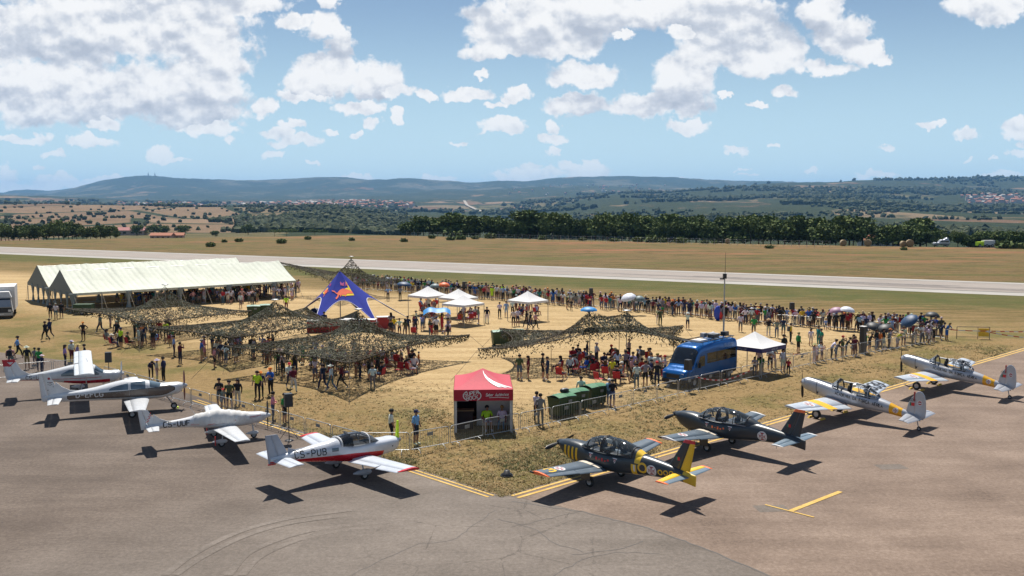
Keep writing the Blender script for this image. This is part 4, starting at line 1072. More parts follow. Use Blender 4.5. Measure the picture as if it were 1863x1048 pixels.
# four-seat tourer with the taupe side panel
def make_tourer():
    t = thing('touring_airplane', 'white and taupe four-seat airplane lettered D-EFCG with large cabin windows', 'airplane', (-22.08, 55.94, 0), math.radians(23.3), 'light aircraft along the left apron edge')
    B = Body([(2.55, 1.36, .18, .16, .20, 2), (2.40, 1.35, .32, .22, .34, 2.2), (1.9, 1.30, .46, .30, .46, 2.4), (1.35, 1.24, .54, .36, .50, 2.5), (.75, 1.22, .59, .55, .50, 2.5), (.1, 1.22, .61, .72, .48, 2.4), (-.6, 1.23, .59, .72, .44, 2.3),
              (-1.4, 1.26, .50, .56, .45, 2.2), (-2.2, 1.28, .38, .36, .44, 2.1), (-3.2, 1.28, .25, .22, .40, 2), (-4.2, 1.26, .13, .16, .35, 2), (-5.05, 1.2, .04, .08, .22, 2)])
    taupe, dk = (.13, .10, .082), (.02, .022, .028)
    lo = lambda x: 1.00 + (x * -.012) + (((x - 1.1).max(0.0) * 1.0) * (x - 1.1).max(0.0)) * .20
    hi = lambda x: 1.40 + x * .045
    band = lambda x, y, z, e: (z > (lo(x) - e)) & (z < (hi(x) + e)) & (x > (-3.75 - e)) & (x < (2.02 + e * 1.5)) & ((((x - 2.1) * .45 + (z - 1.3).abs() * 1.0) < (.04 + e)) | (x < 1.4)) & (((x + 3.85) * -1.0 + (z - 1.2).abs() * 1.4) < (.05 + e))
    pm = paint('white_taupe_livery', (.62, .63, .64), [(lambda x, y, z: band(x, y, z, .03), dk), (lambda x, y, z: band(x, y, z, 0.0), taupe)], .22)
    m = MB(); B.mesh(m, -5.05, 2.55, 90, 40); m.build('fuselage', pm, t)
    spinner(t, 2.52, 1.36, .17, .30, M_SILVER)
    m = MB()
    for a in (2, 182): blade_mesh(m, (2.62, 0, 1.36), math.radians(a), .95, .15)
    m.build('propeller', M_RB, t)
    for s_ in (1, -1):
        face_panel(B, s_, (.42, -.38), lambda x: 1.44, lambda x: 1.80 + .04 * math.sin((x + .4) * 3), M_CABIN, 'side_window', t)
        face_panel(B, s_, (-.52, -1.55), lambda x: 1.44, lambda x: 1.47 + .32 * math.sqrt(max(0, (x + 1.56) / 1.04)), M_CABIN, 'rear_window', t)
        m = MB(); m.path([B.side(s_)(.52, z)[0] + Vector((0, s_ * .01, 0)) for z in (1.2, 1.4, 1.6, 1.8)], .008); m.path([B.side(s_)(-.46, z)[0] + Vector((0, s_ * .01, 0)) for z in (1.1, 1.3, 1.5, 1.8)], .008); m.build('door_seam', M_STEEL, t)
    def wsf(u, v):
        a = math.pi * (.14 + .72 * v); x = 1.28 - .62 * u - .18 * (1 - math.sin(a)) * (1 - u); P = B.pt(x, a); return P + Vector((.004, 0, .008))
    m = MB(); m.grid(wsf, 10, 18); m.build('windscreen', M_CABIN, t)
    for s_ in (1, -1):
        w = Wing((.62, s_ * .50, .80, 1.42, .95), (.20, s_ * 5.3, 1.10, .82, .85)); half_wing(t, w, s_, M_WHITE)
        leg(t, [(-.1, s_ * .5, .75), (-.35, s_ * 1.5, .26)], .045); wheel('wheel', t, (-.38, s_ * 1.66, .22), .22, .15)
    leg(t, [(1.55, 0, .85), (1.98, 0, .25)], .035); wheel('wheel', t, (2.0, 0, .19), .19, .12)
    m = MB(); m.box((2.22, .0, .05), (.1, .3, .1), top=.6); m.build('wheel_chock', M_NEON, t)
    tailplane(t, (-4.0, .06, 1.16, .80, .7), (-4.18, 1.87, 1.12, .55, .7), M_WHITE)
    a = finrud(t, (-3.95, 0, 1.05, 1.15, .55), (-4.70, 0, 2.60, .52, .45), M_WHITE, split=.66)
    m = MB(); plate(m, [(-2.9, 1.46), (-3.6, 1.55), (-4.05, 1.80), (-4.35, 2.1), (-4.4, 1.3)], .06); m.build('dorsal_fillet', M_WHITE, t)
    flank_text(t, B, 'D-EFCG', -3.30, 1.13, .27, M_LWHITE, .20, .66, .26, slope=.0)
    for s_ in (1, -1):
        f = fin_side(a, s_)
        d = MB(); lay(d, disc_quads(-4.68, 2.30, .07, 0, 10, 1), f, .01); lay(d, disc_quads(-4.62, 2.06, .035, 0, 8, 1), f, .01); d.build('fin_emblem', M_DKRED, t)
        d = MB(); lay(d, stroke_quads([(-4.50, 2.08), (-4.60, 2.05), (-4.78, 2.08)], .03), f, .01); lay(d, stroke_quads([(-4.52, 1.97), (-4.62, 1.92), (-4.76, 1.97)], .02), f, .01); lay(d, rect_quads(-4.72, 1.62, -4.78, 1.66, .1), f, .01); lay(d, rect_quads(-4.45, 1.80, -4.49, 1.84, .1), f, .01); d.build('fin_wings_badge', M_BLACK, t)
    m = MB(); m.tube((.1, 0, 1.93), (-.02, 0, 2.1), .012); m.build('antenna', M_WHITE, t)
    return t
M_RB = flat('red_tipped_propeller_paint', (.16, .035, .03), .5)
make_tourer()

# covered two-seater
def make_covered():
    t = thing('ultralight_airplane', 'small white airplane lettered CS-UUF with a cloth cover over its canopy', 'airplane', (-14.82, 48.94, 0), math.radians(26.6), 'light aircraft along the left apron edge')
    B = Body([(2.1, 1.14, .15, .13, .15, 2), (1.95, 1.14, .25, .19, .24, 2.2), (1.4, 1.13, .35, .26, .36, 2.3), (.8, 1.12, .41, .34, .40, 2.3), (.2, 1.12, .44, .48, .40, 2.2), (-.4, 1.13, .44, .54, .38, 2.2), (-1.1, 1.15, .37, .44, .33, 2.1),
              (-1.8, 1.16, .26, .28, .26, 2), (-2.8, 1.15, .15, .17, .18, 2), (-3.9, 1.13, .06, .09, .13, 2)])
    red = (.50, .03, .03)
    pm = paint('white_red_line_livery', (.62, .62, .63), [(lambda x, y, z: ((z - x * .085) .between(1.085, 1.115)) & x.between(-.95, 1.75), red), (lambda x, y, z: ((z - x * .085).between(1.035, 1.05)) & x.between(-1.1, 1.6), (.08, .03, .04)), (lambda x, y, z: (z.between(1.06, 1.075) | z.between(1.10, 1.112)) & x.between(-1.75, -1.35), red)], .25)
    m = MB(); B.mesh(m, -3.9, 2.1, 70, 32); m.build('fuselage', pm, t); spinner(t, 2.08, 1.14, .14, .26, M_WHITE)
    m = MB()
    for a in (0, 180): blade_mesh(m, (2.16, 0, 1.14), math.radians(a), .80, .12)
    m.build('propeller', M_PROPB, t)
    def cov(u, v):
        x = 1.15 - 2.75 * u; a = math.pi * (-.06 + 1.12 * v); P = B.pt(x, a); wv = .022 + .018 * math.sin(x * 9 + 4 * v) * math.sin(v * 11 + x * 3) + .012 * math.sin(x * 23 + v * 8); return P + Vector((0, math.cos(a), math.sin(a))) * wv
    m = MB(); m.grid(cov, 60, 30); m.build('canopy_cover', M_CLOTH, t)
    for s_ in (1, -1):
        w = Wing((.50, s_ * .38, .78, 1.25, .85), (.36, s_ * 4.5, 1.00, .72, .8)); half_wing(t, w, s_, M_WHITE, tipcap=M_WHITE, tipk=.97)
        leg(t, [(-.2, s_ * .4, .72), (-.38, s_ * 1.1, .28)], .03, M_WHITE); wheel('wheel', t, (-.42, s_ * 1.15, .17), .17, .1); pant(t, (-.42, s_ * 1.15, .27), .8, .2, .26, M_WHITE)
        m = MB(); m.box((-.75, s_ * 1.3, .36), (.04, .12, .45)); m.build('tie_down_flag', M_RED, t)
    leg(t, [(1.35, 0, .8), (1.42, 0, .28)], .04, M_WHITE); wheel('wheel', t, (1.42, 0, .16), .16, .1); pant(t, (1.42, 0, .26), .7, .18, .24, M_WHITE)
    tailplane(t, (-3.25, .05, 1.14, .68, .6), (-3.38, 1.22, 1.14, .48, .6), M_WHITE)
    a = finrud(t, (-3.15, 0, 1.0, .95, .5), (-3.78, 0, 2.0, .46, .45), M_WHITE, split=.6)
    m = MB(); plate(m, [(-2.4, 1.30), (-2.9, 1.36), (-3.2, 1.50), (-3.5, 1.75), (-3.55, 1.2)], .05); m.build('dorsal_fillet', M_WHITE, t)
    flank_text(t, B, 'CS-UUF', -3.05, 1.05, .25, M_BLACK, .18, .62, .26, slope=.012)
    for s_ in (1, -1):
        d = MB(); lay(d, stroke_quads([(-3.62, 1.85), (-3.68, 1.74), (-3.60, 1.70), (-3.74, 1.66), (-3.66, 1.58), (-3.80, 1.52), (-3.72, 1.45), (-3.88, 1.36)], .025), fin_side(a, s_), .009); d.build('fin_script', M_RED, t)
    m = MB(); m.tube((-1.5, 0, 1.55), (-1.75, 0, 1.95), .01); m.build('antenna', M_WHITE, t)
    return t
M_CLOTH = plain('white_cover_cloth', (.58, .57, .55), .85, var=.06)
make_covered()

# red-bellied two-seater
def make_redbelly():
    t = thing('two_seat_airplane', 'white airplane with red belly and red wing tips lettered CS-PUB, neon green propeller cover', 'airplane', (-7.31, 42.95, 0), math.radians(41.7), 'light aircraft along the left apron edge')
    t.rotation_euler = (0, math.radians(2.2), math.radians(41.7))
    B = Body([(2.38, 1.22, .30, .19, .30, 2.6), (2.28, 1.21, .37, .23, .36, 2.7), (1.6, 1.17, .46, .28, .48, 2.8), (.95, 1.15, .51, .32, .52, 2.8), (.3, 1.14, .54, .30, .52, 2.8), (-.5, 1.15, .52, .36, .50, 2.6), (-.85, 1.17, .50, .56, .46, 2.4),
              (-1.5, 1.20, .42, .46, .42, 2.2), (-2.4, 1.22, .29, .31, .33, 2.1), (-3.3, 1.23, .17, .18, .24, 2), (-4.1, 1.2, .05, .08, .15, 2)])
    red = (.48, .012, .022)
    pm = paint('white_red_belly_livery', (.58, .60, .64), [(lambda x, y, z: (z < (1.0 + (x * -.012) + (((x + .2).max(0.0)) * -.05) + .07)) & (x < 1.42) & ((x * -.02 + z) > .0), red), (lambda x, y, z: x.between(-.75, .9) & (z > 1.44), (.015, .015, .017))], .2, .1)
    m = MB(); B.mesh(m, -4.1, 2.38, 80, 40); m.build('fuselage', pm, t); spinner(t, 2.38, 1.24, .15, .32, M_STEEL)
    m = MB(); m.box((2.47, 0, 1.72), (.12, .17, .90), top=.55); m.build('propeller_cover', M_NEON, t); m = MB(); blade_mesh(m, (2.48, 0, 1.24), math.radians(180), .9, .15); m.build('propeller_blade', M_PROPB, t)
    Cn = Body([(1.22, 1.42, .34, .04, .02, 2.2), (.85, 1.42, .44, .30, .02, 2.3), (.4, 1.42, .50, .46, .02, 2.3), (-.2, 1.42, .51, .48, .02, 2.3), (-.8, 1.44, .48, .36, .02, 2.2), (-1.1, 1.5, .44, .22, .02, 2)])
    m = MB(); m.grid(lambda u, v: Cn.pt(1.2 - 2.05 * u, math.pi * v), 26, 18); cn = m.build('canopy', M_SMOKE, t)
    m = MB(); m.path([Cn.pt(.62, math.pi * k / 14) for k in range(15)], .035); m.path([Cn.pt(-.82, math.pi * k / 14) for k in range(15)], .04); m.build('frame', M_LWHITE, cn)
    seats(t, (-.1,), 1.38, .8)
    for s_ in (1, -1):
        face_panel(B, s_, (-1.0, -1.32), lambda x: 1.26, lambda x: 1.42, M_CABIN, 'quarter_window', t, nx=6)
        w = Wing((.85, s_ * .45, .74, 1.50, .9), (.72, s_ * 4.2, 1.0, 1.05, .85)); half_wing(t, w, s_, M_PW, tipcap=M_RED, tipk=.955, drop_f=.0, drop_a=.22, flap=(.05, .56), ail=(.57, .95))
        leg(t, [(-.05, s_ * .9, .72), (-.1, s_ * 1.15, .25)], .035, M_WHITE); wheel('wheel', t, (-.1, s_ * 1.2, .2), .2, .12); pant(t, (-.1, s_ * 1.2, .32), 1.0, .24, .34, M_LG)
    leg(t, [(1.5, 0, .75), (1.6, 0, .25)], .04, M_WHITE); wheel('wheel', t, (1.6, 0, .24), .18, .11); pant(t, (1.6, 0, .33), .8, .2, .3, M_LG)
    tailplane(t, (-3.2, .06, 1.2, .86, .55), (-3.28, 1.5, 1.2, .72, .55), M_PW, split=.5, drop=.1)
    a = finrud(t, (-3.05, 0, 1.02, 1.12, .45), (-3.78, 0, 2.28, .58, .4), M_LG, split=.52)
    m = MB(); plate(m, [(-2.0, 1.56), (-2.9, 1.50), (-3.25, 1.62), (-3.3, 1.3)], .05); m.build('dorsal_fillet', M_LG, t)
    m = MB(); m.box((-4.02, 0, 1.0), (.34, .07, .05)); m.build('rudder_foot', M_RED, t)
    flank_text(t, B, 'CS-PUB', -3.02, 1.16, .27, M_BLACK, .16, .60, .34, slope=.01)
    m = MB(); m.sphere((1.9, -.46, 1.12), .03); m.build('cowl_outlet', M_BLACK, t)
    return t
M_PW = flat('white_corrugated_wing_paint', (.55, .58, .63), .3, .1); M_LG = flat('light_grey_fabric_paint', (.33, .36, .42), .5)
make_redbelly()

# high-wing airplane at far left
def make_highwing():
    t = thing('high_wing_airplane', 'white and red high-wing airplane with registration beginning CS-U, leftmost of the parked airplanes', 'airplane', (-27.48, 60.98, 0), math.radians(24.5), 'light aircraft along the left apron edge')
    t.rotation_euler = (0, math.radians(1.5), math.radians(24.5))
    B = Body([(2.15, 1.25, .20, .17, .22, 2.4), (2.05, 1.24, .36, .22, .32, 2.6), (1.5, 1.2, .46, .28, .44, 2.8), (1.05, 1.2, .50, .36, .48, 2.8), (.6, 1.22, .54, .66, .50, 3), (0, 1.22, .55, .74, .50, 3), (-.7, 1.23, .52, .70, .46, 2.8),
              (-1.4, 1.26, .42, .52, .40, 2.4), (-2.3, 1.27, .27, .32, .30, 2.1), (-3.3, 1.25, .15, .18, .2, 2), (-4.3, 1.22, .05, .1, .13, 2)])
    red = (.42, .015, .03)
    pm = paint('white_red_keel_livery', (.60, .61, .62), [(lambda x, y, z: (z < (.97 + (x.abs() * .03))) & x.between(-1.2, 1.5), red), (lambda x, y, z: (z - x * .015).between(1.13, 1.16) & (x < 1.0), red)], .25)
    m = MB(); B.mesh(m, -4.3, 2.15, 70, 34); m.build('fuselage', pm, t); spinner(t, 2.13, 1.25, .15, .26, M_WHITE)
    m = MB()
    for a in (10, 190): blade_mesh(m, (2.2, 0, 1.25), math.radians(a), .85, .14)
    m.build('propeller', M_PW, t)
    for s_ in (1, -1):
        face_panel(B, s_, (.85, .1), lambda x: 1.32, lambda x: 1.38 + .42 * min(1, (.9 - x) * 1.6), M_CABIN, 'door_window', t)
        face_panel(B, s_, (-.55, -1.35), lambda x: 1.30, lambda x: 1.36 + .34 * min(1, (x + 1.5) * 1.6), M_CABIN, 'rear_window', t)
        w = Wing((.50, s_ * .0, 1.98, 1.12, .9), (.50, s_ * 4.9, 2.06, 1.10, .85)); half_wing(t, w, s_, M_WHITE)
        m = MB(); m.tube((.1, s_ * .5, .80), (.05, s_ * 2.5, 2.0), .035, n=6); m.build('wing_strut', M_WHITE, t)
        leg(t, [(-.1, s_ * .4, .75), (-.25, s_ * 1.1, .28)], .035, M_WHITE); wheel('wheel', t, (-.28, s_ * 1.15, .2), .2, .12); pant(t, (-.28, s_ * 1.15, .3), .85, .22, .3, M_WHITE)
    m = MB(); m.grid(lambda u, v: B.pt(1.12 - .48 * u - .1 * (1 - math.sin(math.pi * (.15 + .7 * v))), math.pi * (.15 + .7 * v)) + Vector((.006, 0, .008)), 8, 14); m.build('windscreen', M_CABIN, t)
    leg(t, [(1.6, 0, .8), (1.75, 0, .3)], .035, M_WHITE); wheel('wheel', t, (1.75, 0, .24), .17, .1); pant(t, (1.75, 0, .34), .7, .18, .26, M_WHITE)
    tailplane(t, (-3.62, .05, 1.22, .75, .6), (-3.75, 1.4, 1.22, .62, .6), M_WHITE)
    fp = paint('white_red_fin_livery', (.58, .59, .61), [(lambda x, y, z: z > 2.26, red), (lambda x, y, z: ((z - x * .95) .between(6.02, 6.10)) & (x > -4.3), red), (lambda x, y, z: (x < -4.15) & ((z + x * .8) < -1.25) & (z > 2.0), red)], .3)
    finrud(t, (-3.30, 0, 1.2, 1.15, .5), (-3.98, 0, 2.42, .70, .4), fp, split=.55)
    m = MB(); plate(m, [(-2.6, 1.50), (-3.2, 1.50), (-3.6, 1.75), (-3.7, 1.3)], .05); m.build('dorsal_fillet', M_WHITE, t)
    flank_text(t, B, 'CS-UIC', -3.35, 1.14, .22, M_BLACK, .14, .6, .28)
    m = MB(); m.tube((0.2, 0, 2.1), (.1, 0, 2.35), .012); m.build('antenna', M_WHITE, t)
    return t
make_highwing()
# ------------------------------------------------------------------ site materials
def tentcloth():
    k = Mat('cream_marquee_cloth', 0.7); x, y, z = k.coords()
    s = ((x * 9.0) + (y * 1.2)).sin() * 0.5 + 0.5
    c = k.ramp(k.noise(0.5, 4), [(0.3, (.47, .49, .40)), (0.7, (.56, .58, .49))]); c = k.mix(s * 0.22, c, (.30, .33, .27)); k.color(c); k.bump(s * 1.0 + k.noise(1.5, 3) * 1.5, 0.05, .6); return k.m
M_TENT = tentcloth()
M_TENTD = plain('shaded_gable_cloth', (.17, .19, .17), .8); M_CURT = plain('gathered_grey_curtain', (.20, .24, .25), .85)  # the gable's dark grey is shade put into the cloth colour
M_TPOLE = plain('galvanised_tent_pole', (.38, .38, .37), .45, .6); M_ROPE = plain('pale_rope', (.42, .35, .24), .9); M_DROPE = plain('dark_rope', (.12, .10, .08), .9)
M_GALV = plain('galvanised_barrier_steel', (.45, .46, .46), .4, .55); M_PLATE = plain('dull_grey_sign_plate', (.20, .21, .21), .6)
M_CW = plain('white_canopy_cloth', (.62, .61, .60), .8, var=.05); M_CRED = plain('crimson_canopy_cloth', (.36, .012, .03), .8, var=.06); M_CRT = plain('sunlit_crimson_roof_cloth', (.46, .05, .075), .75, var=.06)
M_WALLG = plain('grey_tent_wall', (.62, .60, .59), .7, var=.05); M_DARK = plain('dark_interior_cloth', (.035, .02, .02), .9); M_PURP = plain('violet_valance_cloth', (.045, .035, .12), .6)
M_BINB = plain('dark_green_bin_plastic', (.020, .055, .018), .5); M_BINL = plain('faded_green_bin_lid', (.045, .17, .07), .45, var=.2); M_BINP = plain('pale_green_bin_lid', (.14, .26, .19), .55, var=.2)
M_CHAIR = plain('red_folding_chair_cloth', (.36, .012, .02), .7); M_VAN = paint('metallic_blue_van_paint', (.006, .10, .33), [(lambda x, y, z: (z < .62), (.018, .018, .02))], .18, .35)
M_VGL = plain('dark_van_glass', (.012, .014, .016), .08, spec=.8); M_PLW = plain('wooden_trestle_top', (.33, .22, .12), .7)
M_STBLUE = plain('blue_star_tent_cloth', (.022, .034, .25), .85, var=.1, spec=.15); M_STEDGE = plain('white_tent_hem', (.62, .6, .66), .6)
M_PINK = flat('magenta_red_print', (.62, .03, .16), .6); M_BULL = flat('vermilion_print', (.78, .13, .05), .8); M_SUNY = flat('sun_yellow_print', (.82, .60, .01), .8)
M_COUNT = plain('red_counter_panel', (.30, .015, .02), .5)

# ------------------------------------------------------------------ marquees
def marquee(label, loc, L, bays, open_back):
    t = thing('marquee_tent', label, 'marquee', loc, math.radians(40.0), 'cream marquees side by side')
    W, E_, R_ = 9.6, 2.2, 4.55; b = L / bays
    for i in range(bays):
        m = MB()
        for sgn in (0, 1):
            def f(u, v, i=i, sgn=sgn):
                x = i * b + b * u + (.012 if u in (0, 1) else 0); sag = math.sin(math.pi * u)
                ridge = R_ - .14 * sag; y = (W / 2) * v if not sgn else W - (W / 2) * v
                return Vector((x, y, E_ + (ridge - E_) * (v ** 1.14) - .05 * sag * math.sin(math.pi * v) + .02 * math.sin(x * 7 + y * 2) * math.sin(math.pi * v)))
            m.grid(f, 8, 8) if not sgn else m.grid(lambda u, v, f=f: f(1 - u, v), 8, 8)
        for y in (0, W):
            m.grid(lambda u, v, y=y: Vector((i * b + b * u, y + (-.02 if y == 0 else .02), E_ - .26 * v)), 4, 1)
        m.build('roof_panel', M_TENT, t)
    for i in range(bays + 1):
        for y in (0, W):
            m = MB(); m.tube((i * b, y, 0), (i * b, y, E_), .045); m.build('leg', M_TPOLE, t)
            if y == 0 or open_back:
                m = MB(); s_ = -1 if y == 0 else 1; m.tube((i * b, y, E_), (i * b + .2, y + s_ * 1.6, 0), .022, n=4); m.build('guy_rope', M_ROPE, t)
        if i % 4 in (0, 2):
            m = MB(); m.loft([[Vector((i * b + r_ * math.cos(a) * (1 + .3 * math.sin(5 * a)), .08 + r_ * .6 * math.sin(a), z)) for a in [2 * math.pi * k / 14 for k in range(14)]] for z, r_ in ((0.02, .34), (.5, .24), (1.0, .13), (1.5, .25), (2.15, .42))]); m.build('gathered_curtain', M_CURT, t)
    for x in (0.0, L):
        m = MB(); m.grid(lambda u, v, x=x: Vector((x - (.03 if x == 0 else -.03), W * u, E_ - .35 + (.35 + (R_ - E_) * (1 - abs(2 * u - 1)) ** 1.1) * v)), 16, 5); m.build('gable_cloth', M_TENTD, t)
    for y in (2.4, 4.8, 7.2):
        m = MB(); m.loft([[Vector((.0 + r_ * .6 * math.cos(a), y + r_ * math.sin(a), z)) for a in [2 * math.pi * k / 10 for k in range(10)]] for z, r_ in ((0.02, .28), (.9, .12), (2.1, .36))]); m.build('gathered_curtain', M_CURT, t)
    m = MB(); m.tube((0, W / 2, R_ - .15), (L, W / 2, R_ - .15), .05); m.tube((0, .02, E_ - .05), (L, .02, E_ - .05), .04); m.tube((0, W - .02, E_ - .05), (L, W - .02, E_ - .05), .04); m.build('roof_frame', M_TPOLE, t)
    return t
marquee('long cream marquee nearest the spectators, its shaded gable facing left', (-48.4, 105.6, 0), 27.0, 9, False)
marquee('long cream marquee behind, only its ridge and left gable showing', (-54.75, 113.2, 0), 25.5, 9, True)
# trestle tables inside the marquee
M_TBL = plain('white_trestle_cloth', (.42, .42, .40), .9)
def trestle(label, p, rz, L=2.2, group='trestle tables'):
    t = thing('trestle_table', label, 'table', p, rz, group)
    m = MB(); m.box((0, 0, .74), (L, .7, .04)); m.build('tabletop', M_TBL, t)
    for x in (-L * .42, L * .42):
        for y in (-.28, .28): m = MB(); m.tube((x, y, .72), (x, y, 0), .02, n=4); m.build('leg', M_TPOLE, t)
    return t
for i in range(6):
    q = Vector((-48.4, 105.6, 0)) + Vector((.766, .643, 0)) * (3.5 + i * 4.0) + Vector((-.643, .766, 0)) * 4.5
    trestle('folding trestle table in the shade of the front marquee', q, math.radians(40))

# ------------------------------------------------------------------ camouflage nets
def leafmat(n, a, b):
    k = Mat(n, .9, 0, .1); k.color(k.ramp(k.noise(3.0, 3, .7), [(0.35, a), (0.65, b)])); return k.m
NETM = [leafmat('olive_garnish', (.038, .041, .022), (.09, .092, .052)), leafmat('brown_garnish', (.055, .043, .026), (.13, .105, .068)), leafmat('grey_green_garnish', (.09, .095, .07), (.20, .20, .15))]
def net(label, C, peaks, n, sag=.45, size=.105, poles=(), hole=.53, guys=True, skirt=.5):
    """C: four corners (x, y, z) in order; peaks: (s, t, height, spread)."""
    cx = sum(c[0] for c in C) / 4; cy = sum(c[1] for c in C) / 4
    t = thing('camouflage_net', label, 'net', (cx, cy, 0), 0, 'camouflage nets strung over poles as sun shades')
    C = [np.array((c[0] - cx, c[1] - cy, c[2])) for c in C]
    def S(s, u):
        s = np.asarray(s); u = np.asarray(u)
        P = (1 - s)[:, None] * (1 - u)[:, None] * C[0] + s[:, None] * (1 - u)[:, None] * C[1] + s[:, None] * u[:, None] * C[2] + (1 - s)[:, None] * u[:, None] * C[3]
        W_ = np.linalg.norm(C[1] - C[0]); H_ = np.linalg.norm(C[3] - C[0])
        ed = np.minimum.reduce([s, 1 - s, u, 1 - u])
        cr = np.minimum(np.hypot(s, u), np.minimum(np.hypot(1 - s, u), np.minimum(np.hypot(s, 1 - u), np.hypot(1 - s, 1 - u))))
        z = -sag * np.clip(cr * 2, 0, 1) ** .6 * .7
        for (ps, pu, h, w) in peaks:
            d = np.hypot((s - ps) * W_, (u - pu) * H_); z = z + h * np.exp(-d / w)
        # drawn-in edges
        pull = .10 * np.sin(np.pi * s) * (2 * u - 1) * -1; P[:, :2] += (pull[:, None] * (C[3] - C[0])[:2])
        pull = .10 * np.sin(np.pi * u) * (2 * s - 1) * -1; P[:, :2] += (pull[:, None] * (C[1] - C[0])[:2])
        P[:, 2] += z + .10 * fbm(s * 7, u * 7, 3, 5) ; P[:, 2] = np.maximum(P[:, 2], .5); return P
    n = int(n * 1.75); s, u = rng.random(n), rng.random(n)
    m_edge = rng.random(n) < .12; side = rng.integers(0, 4, n); ev = rng.random(n) ** 3 * .035
    s = np.where(m_edge & (side == 0), ev, np.where(m_edge & (side == 1), 1 - ev, s)); u = np.where(m_edge & (side == 2), ev, np.where(m_edge & (side == 3), 1 - ev, u))
    keep = (fbm(s * 26, u * 26, 3, 2) + .5 + rng.random(n) * .25 > hole) | m_edge; s, u, m_edge = s[keep], u[keep], m_edge[keep]; n = len(s)
    P = S(s, u); e = .01; Ts = S(s + e, u) - P; Tu = S(s, u + e) - P
    Ts /= np.linalg.norm(Ts, axis=1)[:, None]; Tu /= np.linalg.norm(Tu, axis=1)[:, None]
    P[:, 2] -= np.where(m_edge, rng.random(n) ** 2 * skirt, rng.random(n) * .08)
    a = rng.random(n) * 2 * np.pi; jit = rng.normal(0, .45, (n, 3)); A = np.cos(a)[:, None] * Ts + np.sin(a)[:, None] * Tu + jit; A /= np.linalg.norm(A, axis=1)[:, None]
    Bv = -np.sin(a)[:, None] * Ts + np.cos(a)[:, None] * Tu + rng.normal(0, .45, (n, 3)); Bv -= (Bv * A).sum(1)[:, None] * A; Bv /= np.linalg.norm(Bv, axis=1)[:, None]
    A[m_edge, 2] = -1.0; L_ = size * (.6 + rng.random(n) * 1.0)[:, None]; w = L_ * .42
    V = np.stack([P - A * L_ / 2, P + Bv * w * .7, P + A * L_ / 2, P - Bv * w], 1).reshape(-1, 3); F = np.arange(n * 4).reshape(n, 4)
    pat = fbm(s * 5, u * 5, 3, 8) + rng.normal(0, .10, n); mi = np.where(pat > .06, 1, np.where(pat < -.09, 2, 0))
    mi = np.where(rng.random(n) < .10, 2, mi)
    o = np_obj('camouflage_garnish', V, F, NETM, mi, parent=t); o['kind'] = 'stuff'
    # net cords
    m = MB()
    for k in range(0, 17):
        for fl in (0, 1):
            q = np.linspace(0, 1, 17); kk = np.full(17, k / 16); pts = S(q, kk) if fl else S(kk, q)
            m.path([Vector(p) for p in pts], .012 if 0 < k < 16 else .03, n=3)
    m.build('net_cord', M_DROPE, t)['kind'] = 'stuff'
    for (ps, pu, h, w) in list(peaks):
        p = S(np.array([ps]), np.array([pu]))[0]; m = MB(); m.tube((p[0], p[1], 0), (p[0], p[1], p[2] + .05), .03); m.sphere((p[0], p[1], p[2] + .02), (.35, .35, .06), 8, 4); m.build('pole', M_TPOLE, t)
    for (ps, pu) in poles:
        p = S(np.array([ps]), np.array([pu]))[0]; m = MB(); m.tube((p[0], p[1], 0), (p[0], p[1], p[2]), .022); m.build('pole', M_PLW, t)
    if guys:
        for c in C:
            d = Vector((c[0], c[1], 0)).normalized(); a_ = Vector(c); m = MB(); m.tube(a_, (a_.x + d.x * 2.2, a_.y + d.y * 2.2, .02), .014, n=4); m.build('guy_rope', M_DROPE, t)
    return t
net('camouflage net nearest the red tent, one central peak, rows of red chairs beneath', [(-10.2, 59.8, 2.2), (-3.3, 74.5, 1.9), (-12.5, 80.5, 2.2), (-20.3, 67.0, 2.2)], [(.50, .46, 2.75, 2.9)], 26000, sag=.62, poles=((.25, .02), (.02, .3), (.5, .03), (.02, .7)))
net('camouflage net with twin peaks and a blue parasol at its top, beside the blue van', [(-2.4, 66.6, 2.0), (14.3, 68.4, 2.1), (14.0, 78.0, 2.2), (-1.0, 76.5, 2.2)], [(.47, .26, 2.2, 2.5), (.66, .20, 1.9, 2.4)], 24000, sag=.45, poles=((.3, .03), (.6, .02), (.85, .04)), skirt=.7)
net('broad camouflage net between the marquee and the nearest net', [(-20.6, 70.2, 2.2), (-11.0, 79.0, 2.2), (-19.5, 91.0, 2.2), (-29.5, 77.5, 2.1)], [(.50, .40, 2.5, 3.1)], 24000, sag=.6, poles=((.3, .02), (.7, .02), (.02, .5)))
net('camouflage net at far left in front of the long marquee', [(-31.0, 80.0, 2.1), (-24.5, 90.0, 2.0), (-35.5, 101.0, 2.1), (-43.0, 92.0, 2.1)], [(.52, .42, 2.8, 2.7)], 20000, sag=.55, poles=((.4, .02), (.02, .5)))
net('tall camouflage net behind the blue star tent, roped to the marquee ridge', [(-20.5, 114.0, 2.2), (-14.2, 123.5, 2.2), (-20.0, 131.0, 2.3), (-31.0, 126.9, 4.4)], [(.47, .30, 3.0, 2.2)], 15000, sag=.4, poles=((.5, .02), (.98, .3)))

